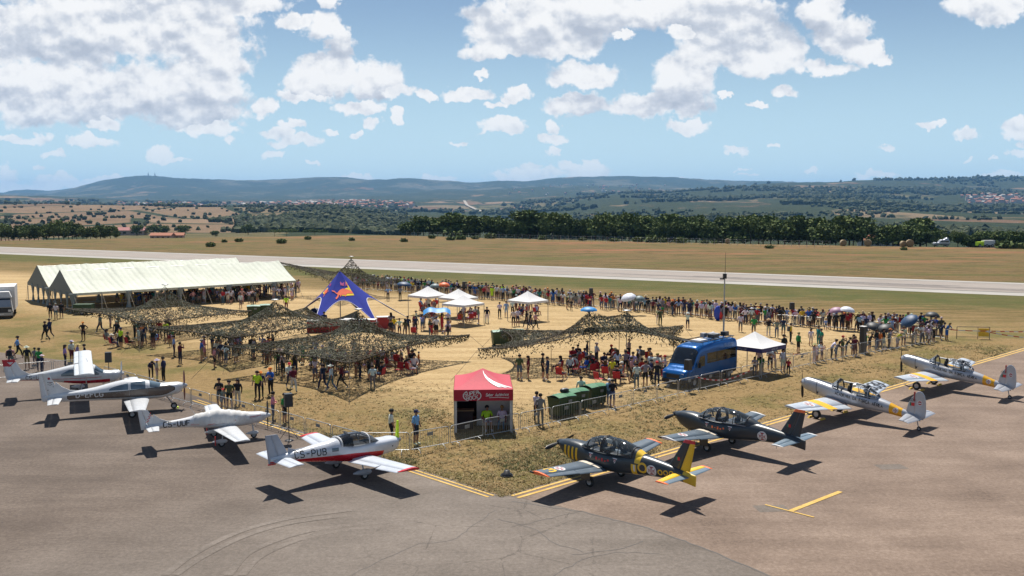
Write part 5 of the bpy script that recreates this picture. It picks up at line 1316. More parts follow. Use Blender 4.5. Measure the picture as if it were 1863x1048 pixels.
# ------------------------------------------------------------------ blue star tent
def star_tent():
    cx, cy = -17.6, 98.0; t = thing('star_tent', 'blue five-pointed star tent with two charging bulls and a yellow sun printed on it', 'tent', (cx, cy, 0), 0)
    tips = [G(566, 601), G(691, 596), G(742, 579), Vector((-17.5, 108.5, 0)), G(538, 574)]
    tips = [Vector((p.x - cx, p.y - cy, .05)) for p in tips]; ap = Vector((0, 0, 5.25))
    def sector(i):
        a, b = tips[i], tips[(i + 1) % 5]; mid = (a + b) / 2; mid = mid * .36; mid.z = 3.35; p = 3.0
        def E_(u):
            wa, wb = (1 - u) ** p, u ** p; return a * wa + b * wb + mid * (1 - wa - wb)
        def f(u, v):
            e = E_(u); P = ap + (e - ap) * v; rr = abs(2 * u - 1); P.z -= .55 * math.sin(math.pi * min(1, v)) * (.35 + .65 * rr ** 2) * .8; return P
        return f
    for i in range(5):
        f = sector(i); m = MB(); m.grid(f, 20, 14); m.build('sail', M_STBLUE, t)
        m = MB(); m.path([f(k / 24, 1.0) for k in range(25)], .035, 5); m.build('hem', M_STEDGE, t)
        tp = tips[i]; m = MB(); d = Vector((tp.x, tp.y, 0)).normalized(); m.tube(tp, tp + d * 1.2, .015, n=4); m.build('guy_rope', M_ROPE, t)
    m = MB(); m.tube((0, 0, 0), (0, 0, 5.3), .06); m.build('centre_pole', M_TPOLE, t)
    bull = [(-1.15, .42), (-.92, .40), (-.86, .26), (-.70, .20), (-.45, .46), (-.10, .60), (.25, .52), (.55, .40), (.80, .28), (.86, .10), (.60, .12), (.30, .14), (.05, .02), (-.15, .04), (-.40, .0), (-.55, -.14), (-.85, -.30), (-.92, -.26), (-.62, .02), (-.80, .12), (-.98, .30), (-1.15, .34)]
    def put(i, mir, sc, zc, off):
        f = sector(i); a, b = tips[i], tips[(i + 1) % 5]
        e = Vector(((b - a).x, (b - a).y, 0)).normalized() * mir
        def fn(x, y):
            """the point of the sail at horizontal offset x and height z, found by Newton steps"""
            hx, z = x * sc + off, zc + y * sc; u, v = .5, .5
            for _ in range(14):
                P = f(u, v); r0 = Vector((P.dot(e) - hx, P.z - z)); d = .004; Pu, Pv = f(u + d, v), f(u, v + d)
                A = Matrix(((((Pu - P).dot(e)) / d, ((Pv - P).dot(e)) / d), ((Pu.z - P.z) / d, (Pv.z - P.z) / d)))
                if abs(A.determinant()) < 1e-4: break
                q = A.inverted() @ r0; u = min(max(u - .8 * max(-.2, min(.2, q[0])), .02), .98); v = min(max(v - .8 * max(-.2, min(.2, q[1])), .05), .99)
            P = f(u, v); d = .01; n_ = (f(min(u + d, 1), v) - P).cross(f(u, v + d) - P); n_.normalize(); n_ = -n_ if n_.z < 0 else n_; return P, n_
        y_ = MB(); lay(y_, [[np.array((.42 + q[0] * 1.25, -.05 + abs(q[1]) * 1.2)) for q in qq] for qq in disc_quads(0, 0, .60, 0, 18, 3) if all(q[1] >= -1e-6 for q in qq)], fn, .03); lay(y_, rect_quads(.3, -.02, 1.15, .08), fn, .035)
        y_.build('printed_sun', M_SUNY, t)
        m = MB(); top, bot = bull[:10], bull[10:][::-1]
        N = 22
        def cur(P, k):
            k = k * (len(P) - 1); j = min(int(k), len(P) - 2); r_ = k - j; return np.array((P[j][0] + (P[j + 1][0] - P[j][0]) * r_, P[j][1] + (P[j + 1][1] - P[j][1]) * r_))
        bot = [(-1.15, .34), (-.98, .30), (-.80, .12), (-.62, .02), (-.40, .0), (-.15, .04), (.05, .02), (.30, .14), (.60, .12), (.86, .10)]
        Q = []
        for k in range(N):
            a0, a1, b0_, b1 = cur(top, k / N), cur(top, (k + 1) / N), cur(bot, k / N), cur(bot, (k + 1) / N)
            for j in range(3): Q.append([b0_ + (a0 - b0_) * j / 3, b1 + (a1 - b1) * j / 3, b1 + (a1 - b1) * (j + 1) / 3, b0_ + (a0 - b0_) * (j + 1) / 3])
        Q += stroke_quads([(-.62, .08), (-.72, -.12), (-.92, -.30)], .13) + stroke_quads([(-.35, .1), (-.48, -.10)], .1) + stroke_quads([(-1.02, .36), (-1.18, .42)], .06) + stroke_quads([(.1, .1), (.0, -.12)], .08)
        lay(m, Q, fn, .05); m.build('printed_bull', M_BULL, t)
        q, ln = text_quads('Red Bull', 0, 0, .34, .6, .22, .20); s0 = 1.15 / max(ln, .1)
        q = [[np.array((mir * (p[0] - ln / 2) * .42 + .12, .88 + p[1] * .85)) for p in qq] for qq in q]; d = MB(); lay(d, q, fn, .05); d.build('printed_name', M_PINK, t)
    put(0, 1, 1.02, 2.95, .18); put(4, -1, .85, 2.95, .1)
    return t
star_tent()

# ------------------------------------------------------------------ pop-up canopies
def popup(label, loc, rz, a, eave, peak, roof, val, vh, group=None, name='canopy_tent', inner=.78, b=None):
    t = thing(name, label, 'canopy', loc, rz, group); h, hb_ = a / 2, (b or a) / 2
    cs = [Vector((-h, -hb_, eave)), Vector((h, -hb_, eave)), Vector((h, hb_, eave)), Vector((-h, hb_, eave))]; ap = Vector((0, 0, peak))
    for i in range(4):
        p, q = cs[i], cs[(i + 1) % 4]; m = MB()
        def f(u, v): e = p + (q - p) * u; P = e + (ap - e) * v; P.z -= .10 * math.sin(math.pi * v) + .02 * math.sin(math.pi * u) * (1 - v); return P
        m.grid(f, 8, 8); m.build('roof_panel', roof, t)
        m = MB(); o_ = Vector(((p + q).x, (p + q).y, 0)).normalized() * .015; m.grid(lambda u, v: p + (q - p) * u + Vector((0, 0, -vh * v)) + o_, 6, 2); m.build('valance', val, t)
        m = MB(); m.box((p.x * .985, p.y * .985, eave / 2), (.05, .05, eave)); m.build('leg', M_TPOLE, t)
    return t
WG = 'white pop-up canopies on the straw'
popup('white canopy left of the overlapping pair, nearest the star tent', (G(779, 537, 2.1).x, 104.5, 0), math.radians(48), 3.1, 2.15, 3.1, M_CW, M_CW, .22, WG)
popup('rear white canopy of the overlapping pair', (G(834, 541, 2.1).x, 102.0, 0), math.radians(45), 3.0, 2.15, 3.05, M_CW, M_CW, .22, WG)
popup('front white canopy of the overlapping pair', (G(843, 552, 2.1).x, 96.0, 0), math.radians(50), 3.0, 2.15, 2.95, M_CW, M_CW, .22, WG)
popup('white canopy standing alone near the picture centre', (G(960, 545, 2.1).x, 99.0, 0), math.radians(46), 3.0, 2.15, 3.1, M_CW, M_CW, .22, WG)
pc = G(1381, 636, 2.08) + Vector((.25, 2.25, 0))
vt = popup('white canopy with violet valance next to the blue van', (pc.x, pc.y, 0), math.radians(44), 3.2, 2.12, 3.05, M_CW, M_PURP, .30)
def flat_text(parent, txt, O, U, Vv, h, mat, name, **kw):
    q, ln = text_quads(txt, 0, 0, h, **kw); m = MB(); N_ = U.cross(Vv).normalized(); lay(m, q, lambda a, b: (O + U * (a - ln / 2) + Vv * b, N_), .012); return m.build(name, mat, parent)
ZV = Vector((0, 0, 1))
flat_text(vt, 'AEROCLUBE', Vector((0, -1.62, 1.91)), Vector((1, 0, 0)), ZV, .10, M_LWHITE, 'valance_print'); flat_text(vt, 'AEROCLUBE', Vector((-1.62, 0, 1.91)), Vector((0, -1, 0)), ZV, .10, M_LWHITE, 'valance_print')

# red refreshment tent
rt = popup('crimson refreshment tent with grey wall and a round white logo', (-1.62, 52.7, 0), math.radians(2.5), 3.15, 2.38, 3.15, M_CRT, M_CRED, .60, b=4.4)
m = MB(); m.grid(lambda u, v: Vector((-.35 + 1.9 * u, -.35, 0.0 + 1.82 * v)), 2, 2); m.build('grey_wall', M_WALLG, rt)
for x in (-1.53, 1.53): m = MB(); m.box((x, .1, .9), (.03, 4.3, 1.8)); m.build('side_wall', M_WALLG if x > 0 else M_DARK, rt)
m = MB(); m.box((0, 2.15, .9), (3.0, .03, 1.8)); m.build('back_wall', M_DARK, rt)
m = MB(); m.box((-1.02, -.9, .5), (.95, .5, 1.0)); m.build('counter', M_DARK, rt); m = MB(); m.box((-1.02, -.9, 1.02), (1.05, .6, .04)); m.build('counter_top', M_PLW, rt)
m = MB(); m.box((-1.15, 1.0, 1.15), (.7, .5, .04)); m.box((-1.0, 1.2, 1.45), (.8, .3, .03)); m.build('shelf', M_WALLG, rt)
for x in (-1.5, 1.5): m = MB(); m.box((x, -2.0, 1.0), (.16, .1, 1.95)); m.build('post', M_WALLG, rt)
FY = -2.215 - .02
Uu = Vector((math.cos(.16), 0, math.sin(.16))); Vu = Vector((-math.sin(.16), 0, math.cos(.16)))
flat_text(rt, 'SUPER', Vector((-.62, FY, 2.10)), Uu, Vu, .19, M_LWHITE, 'logo_lettering', wr=.60, gap=.24, sw=.17)
flat_text(rt, 'BOCK', Vector((-.58, FY, 1.86)), Uu, Vu, .19, M_LWHITE, 'logo_lettering', wr=.64, gap=.24, sw=.17)
m = MB()
for a0, a1 in ((-.95, .95), (math.pi - .95, math.pi + .95)):
    q = stroke_quads([(-.60 + .47 * math.cos(a0 + (a1 - a0) * k / 10), 2.06 + .40 * math.sin(a0 + (a1 - a0) * k / 10) * .72) for k in range(11)], .05)
    lay(m, q, lambda a, b: (Vector((a, FY, b)), Vector((0, -1, 0))), .012)
m.build('logo_ring', M_LWHITE, rt)
flat_text(rt, 'Sabor Autêntico'.replace('Au', 'Au'), Vector((.72, FY, 2.04)), Vector((1, 0, .02)), ZV, .15, M_LWHITE, 'slogan_lettering', wr=.42, gap=.14, sw=.16, slant=.3)
m = MB(); lay(m, stroke_quads([(.3, 1.95), (.8, 1.97), (1.35, 1.93), (1.35, 2.0)], .025), lambda a, b: (Vector((a, FY, b)), Vector((0, -1, 0))), .012); m.build('slogan_underline', M_LWHITE, rt)
for i, (w0, w1, k0, k1) in enumerate(((.50, .56, .12, .9), (.60, .66, .10, .75), (.70, .75, .1, .6))):     # printed rays on the front roof slope
    m = MB(); p, q_, ap = Vector((-1.575, -2.2, 2.38)), Vector((1.575, -2.2, 2.38)), Vector((0, 0, 3.15))
    def f(u, v):
        e = p + (q_ - p) * (w0 + (w1 - w0) * u + .30 * (1 - v) * 1.0); vv = k0 + (k1 - k0) * v; P = e + (ap - e) * vv; P.z -= .10 * math.sin(math.pi * vv); return P + Vector((0, -.004, .016))
    m.grid(f, 2, 8); m.build('printed_ray', M_LWHITE, rt)

# bar counters by the star tent
def counter(label, p, rz, L, hgt=1.1, w=.8, mat=M_COUNT):
    t = thing('bar_counter', label, 'counter', p, rz, 'red bar counters'); m = MB(); m.box((0, 0, hgt / 2), (L, w, hgt)); m.build('front_panel', mat, t); m = MB(); m.box((0, 0, hgt + .025), (L + .15, w + .2, .05)); m.build('counter_top', M_CW, t); return t
counter('long red counter with pale top under the star tent', G(600, 604), math.radians(8), 4.2); counter('red counter to the right of the star tent front leg', G(655, 602), math.radians(-6), 3.0)
counter('grey-sided square red counter right of the star tent', G(697, 597), math.radians(15), 1.1)

# ------------------------------------------------------------------ crowd barriers
def barrier_proto():
    t = thing('crowd_barrier', '', 'barrier', (0, 0, 0), 0, ''); m = MB(); W, z0, z1 = 2.2, .22, 1.08
    o = [(-W / 2 + .12, z1), (W / 2 - .12, z1), (W / 2 - .03, z1 - .04), (W / 2, z1 - .12), (W / 2, z0), (-W / 2, z0), (-W / 2, z1 - .12), (-W / 2 + .03, z1 - .04), (-W / 2 + .12, z1)]
    m.path([Vector((x, 0, z)) for x, z in o], .021, 5); m.build('frame', M_GALV, t)
    m = MB()
    for k in range(1, 16): m.tube((-W / 2 + W * k / 16, 0, z0), (-W / 2 + W * k / 16, 0, z1), .0075, n=3, cap=False)
    m.build('bars', M_GALV, t)['kind'] = 'stuff'
    for x in (-W * .33, W * .33): m = MB(); m.path([Vector((x, -.3, .02)), Vector((x, -.22, .16)), Vector((x, 0, z0)), Vector((x, .22, .16)), Vector((x, .3, .02))], .018, 4); m.build('foot', M_GALV, t)
    m = MB(); m.box((0, -.012, .86), (.34, .012, .17)); m.build('sign_plate', M_PLATE, t); return t
BP = barrier_proto(); _bused = [False]
ORD = ['first', 'second', 'third', 'fourth', 'fifth', 'sixth', 'seventh', 'eighth', 'ninth', 'tenth', 'eleventh', 'twelfth', 'thirteenth', 'fourteenth', 'fifteenth', 'sixteenth', 'seventeenth', 'eighteenth', 'nineteenth', 'twentieth',
       'twenty-first', 'twenty-second', 'twenty-third', 'twenty-fourth', 'twenty-fifth', 'twenty-sixth', 'twenty-seventh', 'twenty-eighth', 'twenty-ninth', 'thirtieth', 'thirty-first', 'thirty-second', 'thirty-third', 'thirty-fourth', 'thirty-fifth', 'thirty-sixth', 'thirty-seventh', 'thirty-eighth', 'thirty-ninth', 'fortieth']
ORD = ORD + ['forty-' + o for o in ORD[:9]] + ['fiftieth']
def fence_run(pts, lab, group, step=2.33):
    P = [Vector((p.x, p.y, 0)) for p in pts]; d = [0]
    for a, b in zip(P[:-1], P[1:]): d.append(d[-1] + (b - a).length)
    n = int(d[-1] / step); out = []
    def at(s):
        for i in range(len(P) - 1):
            if s <= d[i + 1] or i == len(P) - 2: return P[i] + (P[i + 1] - P[i]) * ((s - d[i]) / (d[i + 1] - d[i]))
    for k in range(n):
        a, b = at(k * step), at((k + 1) * step); c = (a + b) / 2; v = b - a; rz = math.atan2(v.y, v.x) + random.uniform(-.02, .02)
        if v.x < 0: rz += math.pi
        o = BP if not _bused[0] else copy_tree(BP); _bused[0] = True
        o.location = c; o.rotation_euler = (0, 0, rz); o['label'] = lab(k); o['group'] = group; out.append(o)
    return out
near_pts = [G(*q, 1.1) for q in ((661, 787), (733, 788), (798, 779), (857, 765), (922, 755), (975, 746), (1024, 735.5), (1068, 726.5), (1152, 708.7), (1191, 700.7), (1229, 691.4), (1261, 684.3), (1295, 678), (1329, 670), (1365, 664.7), (1421, 650.5), (1450, 645), (1500, 635), (1557, 625), (1640, 612), (1716, 598))]
fence_run(near_pts, lambda k: f'{ORD[k]} steel crowd barrier counting right from the corner behind the red-bellied airplane', 'crowd barriers along the right side of the enclosure')
left_pts = [G(*q, 1.1) for q in ((655, 786), (527, 752), (399, 720), (266, 685.5), (163, 659))]
fence_run(left_pts, lambda k: f'{ORD[k]} steel crowd barrier counting left from the corner behind the red-bellied airplane', 'crowd barriers along the left side of the enclosure')
fence_run([G(*q, 1.1) for q in ((160, 653), (79, 657), (0, 664), (-70, 670))], lambda k: f'{ORD[k]} steel crowd barrier from the right in the row crossing behind the high-wing airplane', 'crowd barriers at the far left')
far_pts = [G(*q, 1.1) for q in ((1722, 597), (1640, 588), (1537, 580), (1400, 571), (1300, 560), (1200, 551), (1100, 544), (1000, 536.5), (900, 529), (800, 522), (700, 516), (640, 512))]
fence_run(far_pts, lambda k: f'{ORD[k]} steel crowd barrier from the right end of the far fence line', 'crowd barriers along the runway side of the enclosure')

# ------------------------------------------------------------------ loudspeakers on tripods
def speaker(label, p, h, rz, s=1.0, base=True):
    t = thing('loudspeaker', label, 'loudspeaker', p, rz, 'black loudspeakers on tripod stands'); m = MB(); m.box((0, 0, h), (.42 * s, .38 * s, .68 * s), top=.94); m.build('cabinet', M_BLACK, t)
    m = MB(); m.tube((0, 0, .05), (0, 0, h - .3 * s), .022); m.build('pole', M_BLACK, t)
    for k in range(3):
        a = 2.1 * k + .4; m = MB(); m.tube((0, 0, .75), (.55 * math.cos(a), .55 * math.sin(a), .01), .014, n=4); m.build('leg', M_BLACK, t)
    if base: m = MB(); m.lathe([(.001, .05), (.2, .05), (.24, .0)], 12); m.build('base_plate', M_BLACK, t)
speaker('loudspeaker beside the man in green near the covered airplane', G(526, 802), 2.15, .4); speaker('loudspeaker between the high-wing airplane and the taupe one', G(199, 702), 1.95, .3)
speaker('loudspeaker standing in front of the blue van', G(1251, 712), 1.75, .8); speaker('loudspeaker above the far fence right of the lone white canopy', G(1075, 560), 1.95, .1); speaker('loudspeaker above the far fence right of the violet-edged canopy', G(1440, 592), 1.95, .1)
speaker('small twin loudspeaker above the far fence behind the white canopies', G(844, 543), 1.8, 0)
t = thing('column_loudspeaker', 'tall slim black column speaker at the right barrier row', 'loudspeaker', G(1569, 643), .7); m = MB(); m.box((0, 0, 1.1), (.4, .4, 2.2)); m.build('cabinet', M_BLACK, t); m = MB(); m.box((0, 0, 2.22), (.46, .46, .04)); m.build('lid', M_CW, t)

# ------------------------------------------------------------------ waste containers
def container(label, p, rz, lid, group, n=1):
    t = thing('waste_container', label, 'waste container', p, rz, group); W, D, H_ = 1.36, 1.0, 1.12
    m = MB(); m.add([(-.60, -.42, .14), (.60, -.42, .14), (.60, .42, .14), (-.60, .42, .14), (-.68, -.5, H_), (.68, -.5, H_), (.68, .5, H_), (-.68, .5, H_)], [(3, 2, 1, 0), (0, 1, 5, 4), (1, 2, 6, 5), (2, 3, 7, 6), (3, 0, 4, 7)])
    for k in range(9): x = -.54 + k * .135; m.box((x, -.475, .62), (.035, .05, .88)); m.box((x, .475, .62), (.035, .05, .88))
    m.build('tub', M_BINB, t); m = MB(); m.box((0, 0, H_ + .02), (1.42, 1.06, .06)); m.build('rim', M_BINB, t)
    for s_ in (-1, 1):
        m = MB(); m.grid(lambda u, v, s_=s_: Vector((s_ * (.01 + .68 * u), -.52 + 1.04 * v, H_ + .06 + .16 * math.sin(math.pi * (.12 + .80 * v)) - .03 * u)), 6, 8); m.build('lid', lid, t)
    for x in (-.5, .5):
        for y in (-.32, .32): m = MB(); m.tube((x, y - .03, .09), (x, y + .03, .09), .09, n=10); m.build('wheel', M_TYRE, t)
    m = MB(); m.box((.2, -.51, .95), (.28, .01, .16)); m.build('label_plate', M_PLATE, t); return t
for i, (px, py, nm) in enumerate(((1022, 757, 'nearest the red tent, a backpack lying on it'), (1046, 747, 'in the middle of the row of three'), (1080, 737, 'at the right end of the row of three'))):
    container('dark green wheeled waste container ' + nm, G(px, py), math.radians(40), M_BINL, 'green waste containers behind the barriers')
for px, py, lab in ((909, 628, 'left one of the pair with pale lids left of the twin-peaked net'), (938, 626, 'right one of the pair with pale lids left of the twin-peaked net'), (462, 577, 'left one of the pair behind the broad net'), (485, 575, 'right one of the pair behind the broad net')):
    container('green waste container, ' + lab, G(px, py), math.radians(12), M_BINP, 'green waste containers in the yard')
tb = thing('backpack', 'dark backpack lying on the lid of the container nearest the red tent', 'backpack', G(1010, 757) + Vector((.55, .35, 1.33)), .6); m = MB(); m.sphere((0, 0, .12), (.32, .2, .14)); m.build('bag', M_BLACK, tb); m = MB(); m.path([(-.2, -.1, .2), (0, -.2, .26), (.2, -.1, .2)], .02); m.build('strap', M_LWHITE, tb)
# weight block on the grass by the corner
tw = thing('verge_block', 'small dark metal block standing on the verge by the apron corner', 'ground fitting', G(922, 866), .2); m = MB(); m.lathe([(.001, .0), (.26, .0), (.26, .1), (.16, .14), (.12, .26), (.001, .26)], 12); m.build('body', M_BLACK, tw); m = MB(); m.lathe([(.27, .0), (.30, .0), (.30, .05), (.27, .05)], 12); m.build('collar', M_BLACK, tw)

# ------------------------------------------------------------------ blue van with telescopic mast
def van():
    t = thing('outside_broadcast_van', 'blue high-roof van with roof equipment parked nose-left behind the barriers', 'van', (13.0, 65.6, 0), math.radians(228))
    B = Body([(3.48, .78, .78, .22, .34, 5), (3.38, .80, .90, .32, .42, 5.5), (3.1, .84, .97, .42, .50, 6), (2.65, .88, .99, .52, .54, 6), (2.45, .93, .99, .66, .58, 6), (2.12, 1.05, .97, 1.12, .70, 6), (1.78, 1.15, .96, 1.42, .80, 6), (1.3, 1.2, .96, 1.50, .86, 6.5), (.6, 1.2, .97, 1.54, .86, 7), (-2.9, 1.2, .97, 1.54, .86, 7), (-3.35, 1.2, .95, 1.50, .86, 7), (-3.45, 1.2, .90, 1.42, .80, 6)])
    m = MB(); B.mesh(m, -3.45, 3.48, 80, 56); m.build('body', M_VAN, t)
    m = MB(); m.grid(lambda u, v: B.pt(2.52 - .68 * u, math.pi * (.17 + .66 * v)) + Vector((.012, 0, .010)), 8, 20); m.build('windscreen', M_VGL, t)
    for s_ in (1, -1):
        face_panel(B, s_, (1.95, 1.05), lambda x: 1.30, lambda x: min(2.0, 1.34 + max(0, 2.05 - x) * 1.5), M_VGL, 'cab_window', t, nx=8)
        face_panel(B, s_, (.75, -3.1), lambda x: 1.42, lambda x: 2.12, M_VGL, 'side_window', t, nx=12)
        m = MB(); m.box((1.95, s_ * 1.12, 1.45), (.1, .16, .34)); m.build('wing_mirror', M_BLACK, t)
        for x in (2.35, -2.2):
            m = MB(); m.lathe([(.36, -.02), (.42, 0), (.42, .02), (.36, .03)], 18, Matrix.Translation((x, s_ * .965, .38)) @ Matrix.Rotation(math.pi / 2, 4, 'X')); m.build('wheel_arch', M_BLACK, t); wheel('wheel', t, (x, s_ * .90, .34), .34, .2)
        m = MB(); m.box((3.38, s_ * .66, .92), (.16, .26, .20)); m.build('headlight', M_CW, t)
        flat_text(t, 'TELECOM', Vector((-2.0, s_ * .995, 2.32)), Vector((-s_, 0, 0)), ZV, .20, M_VSIL, 'roof_edge_lettering')
    m = MB(); m.box((3.46, 0, .80), (.08, 1.0, .26)); m.build('grille', M_BLACK, t); m = MB(); m.box((3.44, 0, .48), (.16, 1.7, .22)); m.build('bumper', M_BLACK, t); m = MB(); m.box((3.53, 0, .5), (.01, .5, .11)); m.build('number_plate', M_CW, t)
    m = MB(); m.box((.2, 0, 2.80), (1.1, .8, .22), top=.86); m.build('roof_air_conditioner', M_CW, t)
    m = MB(); m.path([(-3.2, -.75, 2.88), (1.2, -.75, 2.88), (1.2, .75, 2.88), (-3.2, .75, 2.88), (-3.2, -.75, 2.88)], .03)
    for x in (-3.0, -1.6, -.6, 1.0):
        for y in (-.75, .75): m.tube((x, y, 2.7), (x, y, 2.88), .02)
        m.tube((x, -.75, 2.88), (x, .75, 2.88), .02)
    m.build('roof_rack', M_BLACK, t)
    for x, y, sx, sy, sz, mm_ in ((-1.3, .2, .7, .5, .25, M_BLACK), (-2.0, -.2, .6, .7, .2, M_STEEL), (-2.7, .3, .5, .4, .3, M_BLACK), (-1.0, -.4, .4, .3, .3, M_STEEL)): m = MB(); m.box((x, y, 2.90 + sz / 2), (sx, sy, sz)); m.build('roof_equipment_case', mm_, t)
    m = MB(); m.sphere((-2.4, -.45, 3.0), .15); m.build('antenna_dome', M_CW, t)
    m = MB(); m.box((2.0, -.05, 2.15), (.05, .4, .3), R=Matrix.Rotation(.9, 3, 'Y')); 
    return t
M_VSIL = flat('faint_silver_lettering', (.10, .18, .32), .4)
van()
mp = G(1310, 640); mast = thing('telescopic_mast', 'thin grey telescopic antenna mast rising behind the blue van', 'mast', (15.15, 68.3, 0))
m = MB(); m.tube((0, 0, 0), (0, 0, 4.2), .065); m.tube((0, 0, 4.2), (0, 0, 6.9), .045); m.build('mast_tube', M_TPOLE, mast)
m = MB(); m.box((0, 0, 7.05), (.24, .24, .35)); m.box((-.18, 0, 6.85), (.3, .12, .1)); m.build('antenna_unit', M_BLACK, mast); m = MB(); m.tube((.02, 0, 7.2), (.04, 0, 8.75), .018, .010); m.build('whip_aerial', M_BLACK, mast)
# barrier tape in front of the van
def tape_mat():
    k = Mat('red_white_barrier_tape', .5); k.coords('Generated'); k._xyz = None
    k2 = Mat('red_white_tape', .5); x, y, z = k2.coords(); k2.color(k2.mix(((x * 9.0 + y * 9.0).sin() > 0.0), (.62, .60, .60), (.45, .02, .03))); return k2.m
M_TAPE = tape_mat()
def tape(label, pts, sag):
    m = MB(); q = []
    for a, b in zip(pts[:-1], pts[1:]):
        for k in range(17): u = k / 16; P = a + (b - a) * u; P = P + Vector((0, 0, -sag * math.sin(math.pi * u))); q.append(P)
    vs = [p for P in q for p in (P, P + Vector((0, 0, .075)))]; m.add(vs, [(2 * i, 2 * i + 2, 2 * i + 3, 2 * i + 1) for i in range(len(q) - 1)]); o = m.build('barrier_tape', M_TAPE); return tag(o, label, 'barrier tape', 'red and white barrier tapes')
off_ = Vector((.14, -.14, 0))
tape('red and white tape drooping over the barriers in front of the blue van', [G(1261, 686, 1.05) + off_, G(1365, 672, 1.05) + off_], .45)
tape('red and white tape stretched across the gap right of the violet-edged canopy', [G(1372, 640, 1.0), G(1470, 645, 1.0)], .08)
tape('red and white tape running off to the right beyond the yellow sign barrier', [G(1722, 600, 1.1), G(1793, 603, 1.1), G(1900, 604, 1.1)], .04)
tape('red and white tape slanting down to the right edge behind the last airplane', [G(1793, 604, 1.1), G(1880, 617, .6)], .05)
ys = thing('sign_barrier', 'open barrier with a yellow panel standing alone at the right', 'barrier', G(1770, 617), -.12)
m = MB(); m.path([Vector(p) for p in ((-1.4, 0, 0), (-1.4, 0, 1.1), (1.4, 0, 1.1), (1.4, 0, 0))], .03); m.path([(-1.4, 0, .2), (1.4, 0, .2)], .02); m.path([(.4, 0, 0), (.4, 0, 1.1)], .02); m.build('frame', M_DROPE, ys); m = MB(); m.box((.9, 0, .62), (.9, .03, .72)); m.build('yellow_panel', M_YELLOW, ys)

# ------------------------------------------------------------------ truck with its bonnet up at the far left
tr = thing('box_truck', 'white box truck with its dark bonnet raised at the left picture edge', 'truck', (-54.5, 102.3, 0), math.radians(-66))
m = MB(); m.box((-2.6, 0, 1.95), (4.6, 2.4, 2.5)); m.build('cargo_box', M_CW, tr); m = MB(); m.box((.45, 0, 1.35), (1.5, 2.1, 1.5), top=.82); m.build('cab', M_CW, tr); m = MB(); m.box((1.02, 0, 1.75), (.4, 1.7, .55), R=Matrix.Rotation(-.5, 3, 'Y')); m.build('windscreen', M_VGL, tr)
m = MB(); m.box((.3, 0, 2.45), (1.5, 1.9, .6), top=.75); m.build('wind_deflector', M_CW, tr); m = MB(); m.box((1.55, 0, .85), (1.0, 1.95, .7)); m.build('engine_bay', M_BLACK, tr); m = MB(); m.box((1.35, 0, 1.55), (.08, 1.7, .75), R=Matrix.Rotation(-.35, 3, 'Y')); m.build('raised_bonnet', M_STEEL, tr)
m = MB(); m.box((2.1, 0, .5), (.15, 2.1, .3)); m.build('bumper', M_STEEL, tr); m = MB(); m.box((2.19, 0, .52), (.01, .5, .11)); m.build('number_plate', M_CW, tr)
for x in (1.3, -3.4):
    for y in (-.95, .95): wheel('wheel', tr, (x, y, .4), .4, .22)
for y in (-.8, .8): m = MB(); m.box((2.06, y, .85), (.1, .3, .22)); m.build('headlight', M_CW, tr)
tl = thing('utility_trailer', 'small dark green trailer under the left end of the far left net', 'trailer', G(153, 572), .1); m = MB(); m.box((0, 0, .75), (1.9, 1.2, .8)); m.build('box', M_BINB, tl); m = MB(); m.box((0, 0, .28), (2.1, 1.0, .1)); m.build('chassis', M_BLACK, tl)
for y in (-.6, .6): wheel('wheel', tl, (0, y, .25), .25, .14)

# ------------------------------------------------------------------ parasols
def parasol(label, p, top, r, mat, tiltx=0.0, tilty=0.0, h=.45, pole=True, n=8):
    t = thing('parasol', label, 'umbrella', (p.x, p.y, 0), 0, 'umbrellas held up against the sun'); R = Matrix.Translation((0, 0, top - h)) @ Matrix.Rotation(tiltx, 4, 'X') @ Matrix.Rotation(tilty, 4, 'Y'); m = MB()
    rings = []
    for k in range(6):
        q = k / 5; rr = r * math.sin(q * math.pi / 2 * .98) if k else .01; z = h * math.cos(q * math.pi / 2); rings.append([R @ Vector((rr * (1 - .05 * (i % 2)) * math.cos(math.pi * i / n), rr * (1 - .05 * (i % 2)) * math.sin(math.pi * i / n), z - (.03 * q * (i % 2)))) for i in range(2 * n)])
    m.loft(rings, 0, (False, False)); m.build('cover', mat, t)
    if pole: m = MB(); m.tube(R @ Vector((0, 0, h)), R @ Vector((0, 0, -.9)), .014, n=5); m.build('shaft', M_STEEL, t)
def pm_(n, c): return plain(n, c, .55, var=.15)
M_PBL = pm_('bright_blue_umbrella', (.02, .22, .52)); M_PNV = pm_('navy_umbrella', (.015, .05, .12)); M_POR = pm_('orange_umbrella', (.70, .14, .03)); M_PGR = pm_('grey_green_umbrella', (.13, .18, .19)); M_PWH = pm_('white_umbrella', (.58, .60, .66)); M_PPK = pm_('dusty_pink_umbrella', (.33, .18, .26)); M_PBK = pm_('black_umbrella', (.02, .022, .026))
pk = Vector((6.65, 69.3, 0)); parasol('bright blue parasol fixed on the peak of the twin-peaked net', Vector((G(1075, 575, 4.3).x, 69.2, 0)), 4.75, .62, M_PBL, h=.28)
